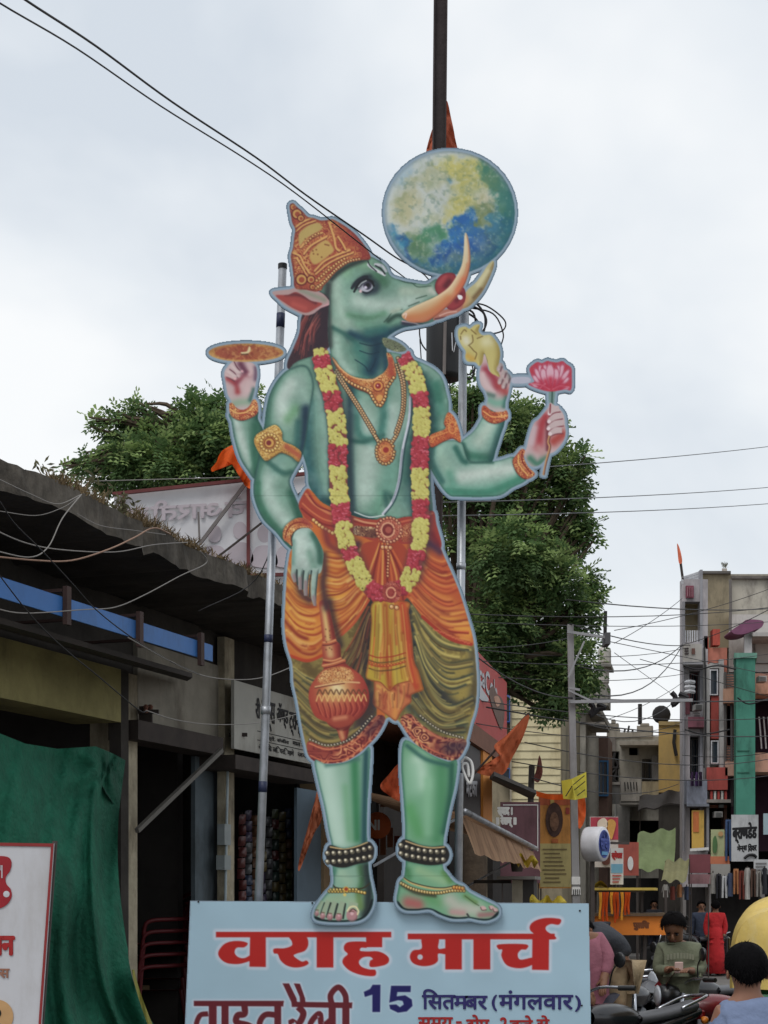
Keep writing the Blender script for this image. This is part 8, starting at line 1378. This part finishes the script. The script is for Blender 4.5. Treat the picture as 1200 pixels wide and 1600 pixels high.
    for s in (-1, 1):
        MB().lathe(sk + sd * s * r_ * .98 - up * .025 * scale - fz * .01, [(0, -.008), (.022 * scale, -.006), (.028 * scale, 0), (.02 * scale, .008), (0, .01)], 12, rot=Matrix.Rotation(math.atan2(sd.y, sd.x) + .3 * s, 3, 'Z') @ Matrix.Rotation(math.pi / 2, 3, 'Y')).build('ear', SK, t, True)
        e = sk + fz * r_ * .93 + sd * s * .033 * scale - up * .02 * scale; MB().lathe(e, [(0, -.012), (.012, -.006), (.013, 0), (.01, .007), (0, .011)], 10).build('eye', mat('eye_dark', (44, 38, 38), .3), t, True); MB().bar(e + up * .022 * scale - sd * .018 + fz * .006, e + up * .022 * scale + sd * .018 + fz * .006, .01, .008).build('eyebrow', HM, t)
    n0 = sk + fz * r_ * .95 - up * .015 * scale; MB().tube([n0, n0 - up * .03 * scale + fz * .018 * scale, n0 - up * .05 * scale + fz * .01 * scale], [.008, .015, .012], 8).build('nose', SK, t, True); m = J['jaw'] + fz * R['jaw'] * 1.0; MB().tube([m - sd * .024 * scale, m + fz * .006, m + sd * .024 * scale], [.004, .008, .004], 7).build('mouth', mat('lips', (120, 74, 70), .5), t, True)
    return t
def jx(d, **k): return {n: P(v[0], v[1], d) + Vector((0, v[2] if len(v) > 2 else 0, 0)) for n, v in k.items()}
SKN = (134, 96, 74); g13 = GY(13.)
tm = person('man in a grey-green sweater standing between the motorcycles looking down at his hands', jx(13., pelvis=(1061, 1556), spine=(1061, 1527), chest=(1061, 1493), neck=(1057, 1472, -.01), jaw=(1052, 1461, -.05), skull=(1049, 1446, -.10), crown=(1047, 1437, -.15), shL=(1036, 1486), elL=(1030, 1518, -.02), wrL=(1040, 1512, -.22), shR=(1086, 1486), elR=(1093, 1518, -.02), wrR=(1068, 1514, -.24), hipL=(1049, 1566), knL=(1046, 1646), anL=(1046, g13 - 10), toL=(1042, g13 - 4, -.14), hipR=(1073, 1566), knR=(1075, 1646), anR=(1076, g13 - 10), toR=(1078, g13 - 4, -.14)), SKN, (112, 116, 96), (48, 46, 50), face=(-.3, -1, -.6))
c = P(1049, 1509, 13.) + Vector((0, -.33, .0)); tag(MB().box(c, .07, .02, .09, .2).build('paper_packet', mat('pink_paper', (206, 176, 168), .7), None, at=c, bevel=.006), 'small pale pink packet held by the man in the sweater', 'packet')
def sweat_print():
    # faded lettering across the chest
    o = P(1058, 1492, 13.) + Vector((0, -.185, 0)); r = .2
    for i in range(9): a = (i - 4) * .13; MB().box(o + Vector((math.sin(a) * .95 * r * 1.25 * .85, .035 * abs(a) * 2, -.05 * a * a)), .017, .006, .045, -a * .6).build('faded_letter', mat('faded_print', (140, 142, 124), .9), tm)
sweat_print()
g = GY(7.6); person('person seen from behind with black hair and a pale blue shirt, bottom right corner', jx(7.6, pelvis=(1170, 1735), spine=(1170, 1680), chest=(1170, 1602), neck=(1168, 1553), jaw=(1168, 1538, .01), skull=(1167, 1513), crown=(1167, 1500), shL=(1128, 1586), elL=(1102, 1690), wrL=(1106, 1770, .05), shR=(1212, 1586), elR=(1238, 1690), wrR=(1234, 1770, .05), hipL=(1146, 1750), knL=(1146, 1850), anL=(1146, g - 12), toL=(1144, g - 6, .14), hipR=(1194, 1750), knR=(1194, 1850), anR=(1194, g - 12), toR=(1196, g - 6, .14)), (140, 100, 80), (118, 132, 162), (60, 60, 66), (13, 12, 14), face=(0, 1, 0), long_sleeve=False)
g = GY(12.6); person('person in a dusty pink shirt bending by the right edge of the sign', jx(12.6, pelvis=(922, 1556), spine=(922, 1522), chest=(918, 1482, -.02), neck=(908, 1462, -.04), jaw=(898, 1454, -.05), skull=(894, 1442, -.05), crown=(892, 1430, -.03), shL=(896, 1478, -.05), elL=(900, 1515, -.2), wrL=(912, 1540, -.25), shR=(938, 1470), elR=(948, 1500, -.06), wrR=(940, 1528, -.16), hipL=(912, 1566), knL=(912, 1650), anL=(912, g - 10), toL=(906, g - 4, -.1), hipR=(934, 1566), knR=(936, 1650), anR=(936, g - 10), toR=(932, g - 4, -.1)), SKN, (154, 98, 112), (70, 72, 82), face=(-.8, -.6, -.2))
person('person in a dark grey shirt and khaki trousers bending over beside the sign', jx(12.9, pelvis=(966, 1512), spine=(959, 1485), chest=(945, 1458, -.04), neck=(926, 1455, -.08), jaw=(914, 1460, -.1), skull=(906, 1452, -.1), crown=(898, 1446, -.1), shL=(930, 1470, -.18), elL=(926, 1510, -.2), wrL=(930, 1545, -.25), shR=(944, 1452, .1), elR=(938, 1495, .1), wrR=(940, 1530, .02), hipL=(960, 1520, -.08), knL=(960, 1610, -.1), anL=(964, g - 10, -.06), toL=(956, g - 4, -.16), hipR=(974, 1520, .06), knR=(972, 1610, .08), anR=(976, g - 10, .08), toR=(968, g - 4, .0)), SKN, (58, 60, 66), (168, 148, 118), face=(-1, -.3, -.5), hem=False)
def woman(label, px, d, shirt, skirt, h=1.58, rot=1):
    g = GY(d); k = FPX / d; z = lambda m: g - m * k; person(label, jx(d, pelvis=(px, z(.86)), spine=(px, z(1.04)), chest=(px, z(1.22)), neck=(px, z(1.36)), jaw=(px, z(1.42)), skull=(px, z(1.49)), crown=(px, z(1.55)), shL=(px - .16 * k, z(1.28)), elL=(px - .21 * k, z(1.02)), wrL=(px - .2 * k, z(.82), -.05), shR=(px + .16 * k, z(1.28)), elR=(px + .21 * k, z(1.02)), wrR=(px + .16 * k, z(.84), -.08), hipL=(px - .08 * k, z(.84)), knL=(px - .09 * k, z(.46)), anL=(px - .1 * k, z(.08)), toL=(px - .1 * k, z(.03), .12 * rot), hipR=(px + .08 * k, z(.84)), knR=(px + .09 * k, z(.46)), anR=(px + .1 * k, z(.08)), toR=(px + .1 * k, z(.03), .12 * rot)), SKN, shirt, skirt or (44, 46, 60), face=(0, rot, 0), scale=.94, hands=False, skirt=skirt)
woman('woman in a long bright red dress walking away in the street', 1118, 34, (188, 44, 48), (188, 44, 48)); woman('shopkeeper in a dark shirt standing by the market stalls', 1022, 42, (52, 54, 62), None, rot=-1); woman('distant person in dull slate blue near the market clothes', 1096, 34.5, (62, 70, 88), None, rot=-1)
# ---------------- overhead wires across the street ----------------
def tangle():
    lb = 'thin dark wire in the tangle between the electric pole and the tall building'; gr = 'tangle of overhead wires'
    k_ = 0; O1 = 'first second third fourth fifth sixth seventh eighth ninth tenth eleventh twelfth thirteenth fourteenth fifteenth sixteenth seventeenth eighteenth nineteenth'.split(); ORD = O1 + ['twentieth'] + ['twenty-' + o for o in O1[:9]]
    for (x0, y0, d0, x1, y1, d1, dr, r) in sorted(((640, 955, 19, 1240, 944, 33, .15, .009), (885, 937, 21, 1240, 948, 33, .1, .011), (880, 1090, 19.7, 1240, 1092, 30, .05, .014), (890, 975, 19.8, 1078, 1008, 35.5, .1, .011), (905, 1042, 19.8, 1066, 1007, 35.8, .25, .012), (928, 1086, 19.8, 1066, 1008, 35.8, .35, .012), (640, 1000, 18, 1075, 1012, 35.5, .2, .008), (640, 1025, 18, 1240, 1015, 34, .2, .008), (640, 1045, 18, 1075, 1052, 35, .15, .008), (640, 1078, 18, 1240, 1118, 33, .2, .009), (760, 1105, 18, 1240, 1148, 32, .15, .012), (690, 1120, 18, 1080, 1140, 33, .2, .008), (820, 1160, 20, 1240, 1178, 31, .25, .009), (800, 1190, 20, 1240, 1206, 31, .2, .009), (900, 1100, 19.8, 1060, 1090, 26, .3, .008), (960, 985, 26, 1240, 905, 33, .1, .008), (960, 1005, 26, 1066, 935, 35, .05, .008), (940, 1000, 24, 1240, 1062, 33, .0, .008), (1000, 1030, 30, 1240, 1100, 33, .0, .009), (960, 1020, 26, 1060, 1092, 40, .0, .007), (830, 1215, 19, 1060, 1225, 33, .2, .009), (700, 970, 18, 1240, 968, 34, .1, .007), (880, 1120, 20, 1066, 1128, 34, .2, .008), (1066, 1180, 32, 1240, 1168, 33, .1, .009), (1066, 1008, 35.5, 1240, 930, 30, .1, .01), (930, 1130, 24, 1075, 1060, 35, .1, .007), (690, 1010, 18, 930, 985, 24, .1, .007)), key=lambda w_: w_[4]):
        k_ += 1; wire(sag(P(x0, y0, d0), P(x1, y1, d1), dr, 10), r * .8, 'thin dark wire of the street tangle, %s counting down along the right side' % ORD[k_ - 1], gr)
    for i, (y0, y1, h) in enumerate(((740, 690, 'uppermost'), (785, 756, 'middle'), (806, 782, 'lowest'))): wire(sag(P(690, y0, 17), P(1260, y1, 30), .05, 10), .006, '%s of the three pale wires crossing the sky right of the lotus hand' % h, 'pale sky wires', mat('wire_grey', (96, 98, 100), .6))
    wire(sag(P(735, 1018, 15), P(885, 1090, 19.7), .1), .007, 'wire from the drinks sign to the electric pole arm', gr); wire([P(140, 752, 20), P(400, 745, 20)], .006, 'thin pale wire stretched above the hoarding', 'pale sky wires', PALE)
tangle()
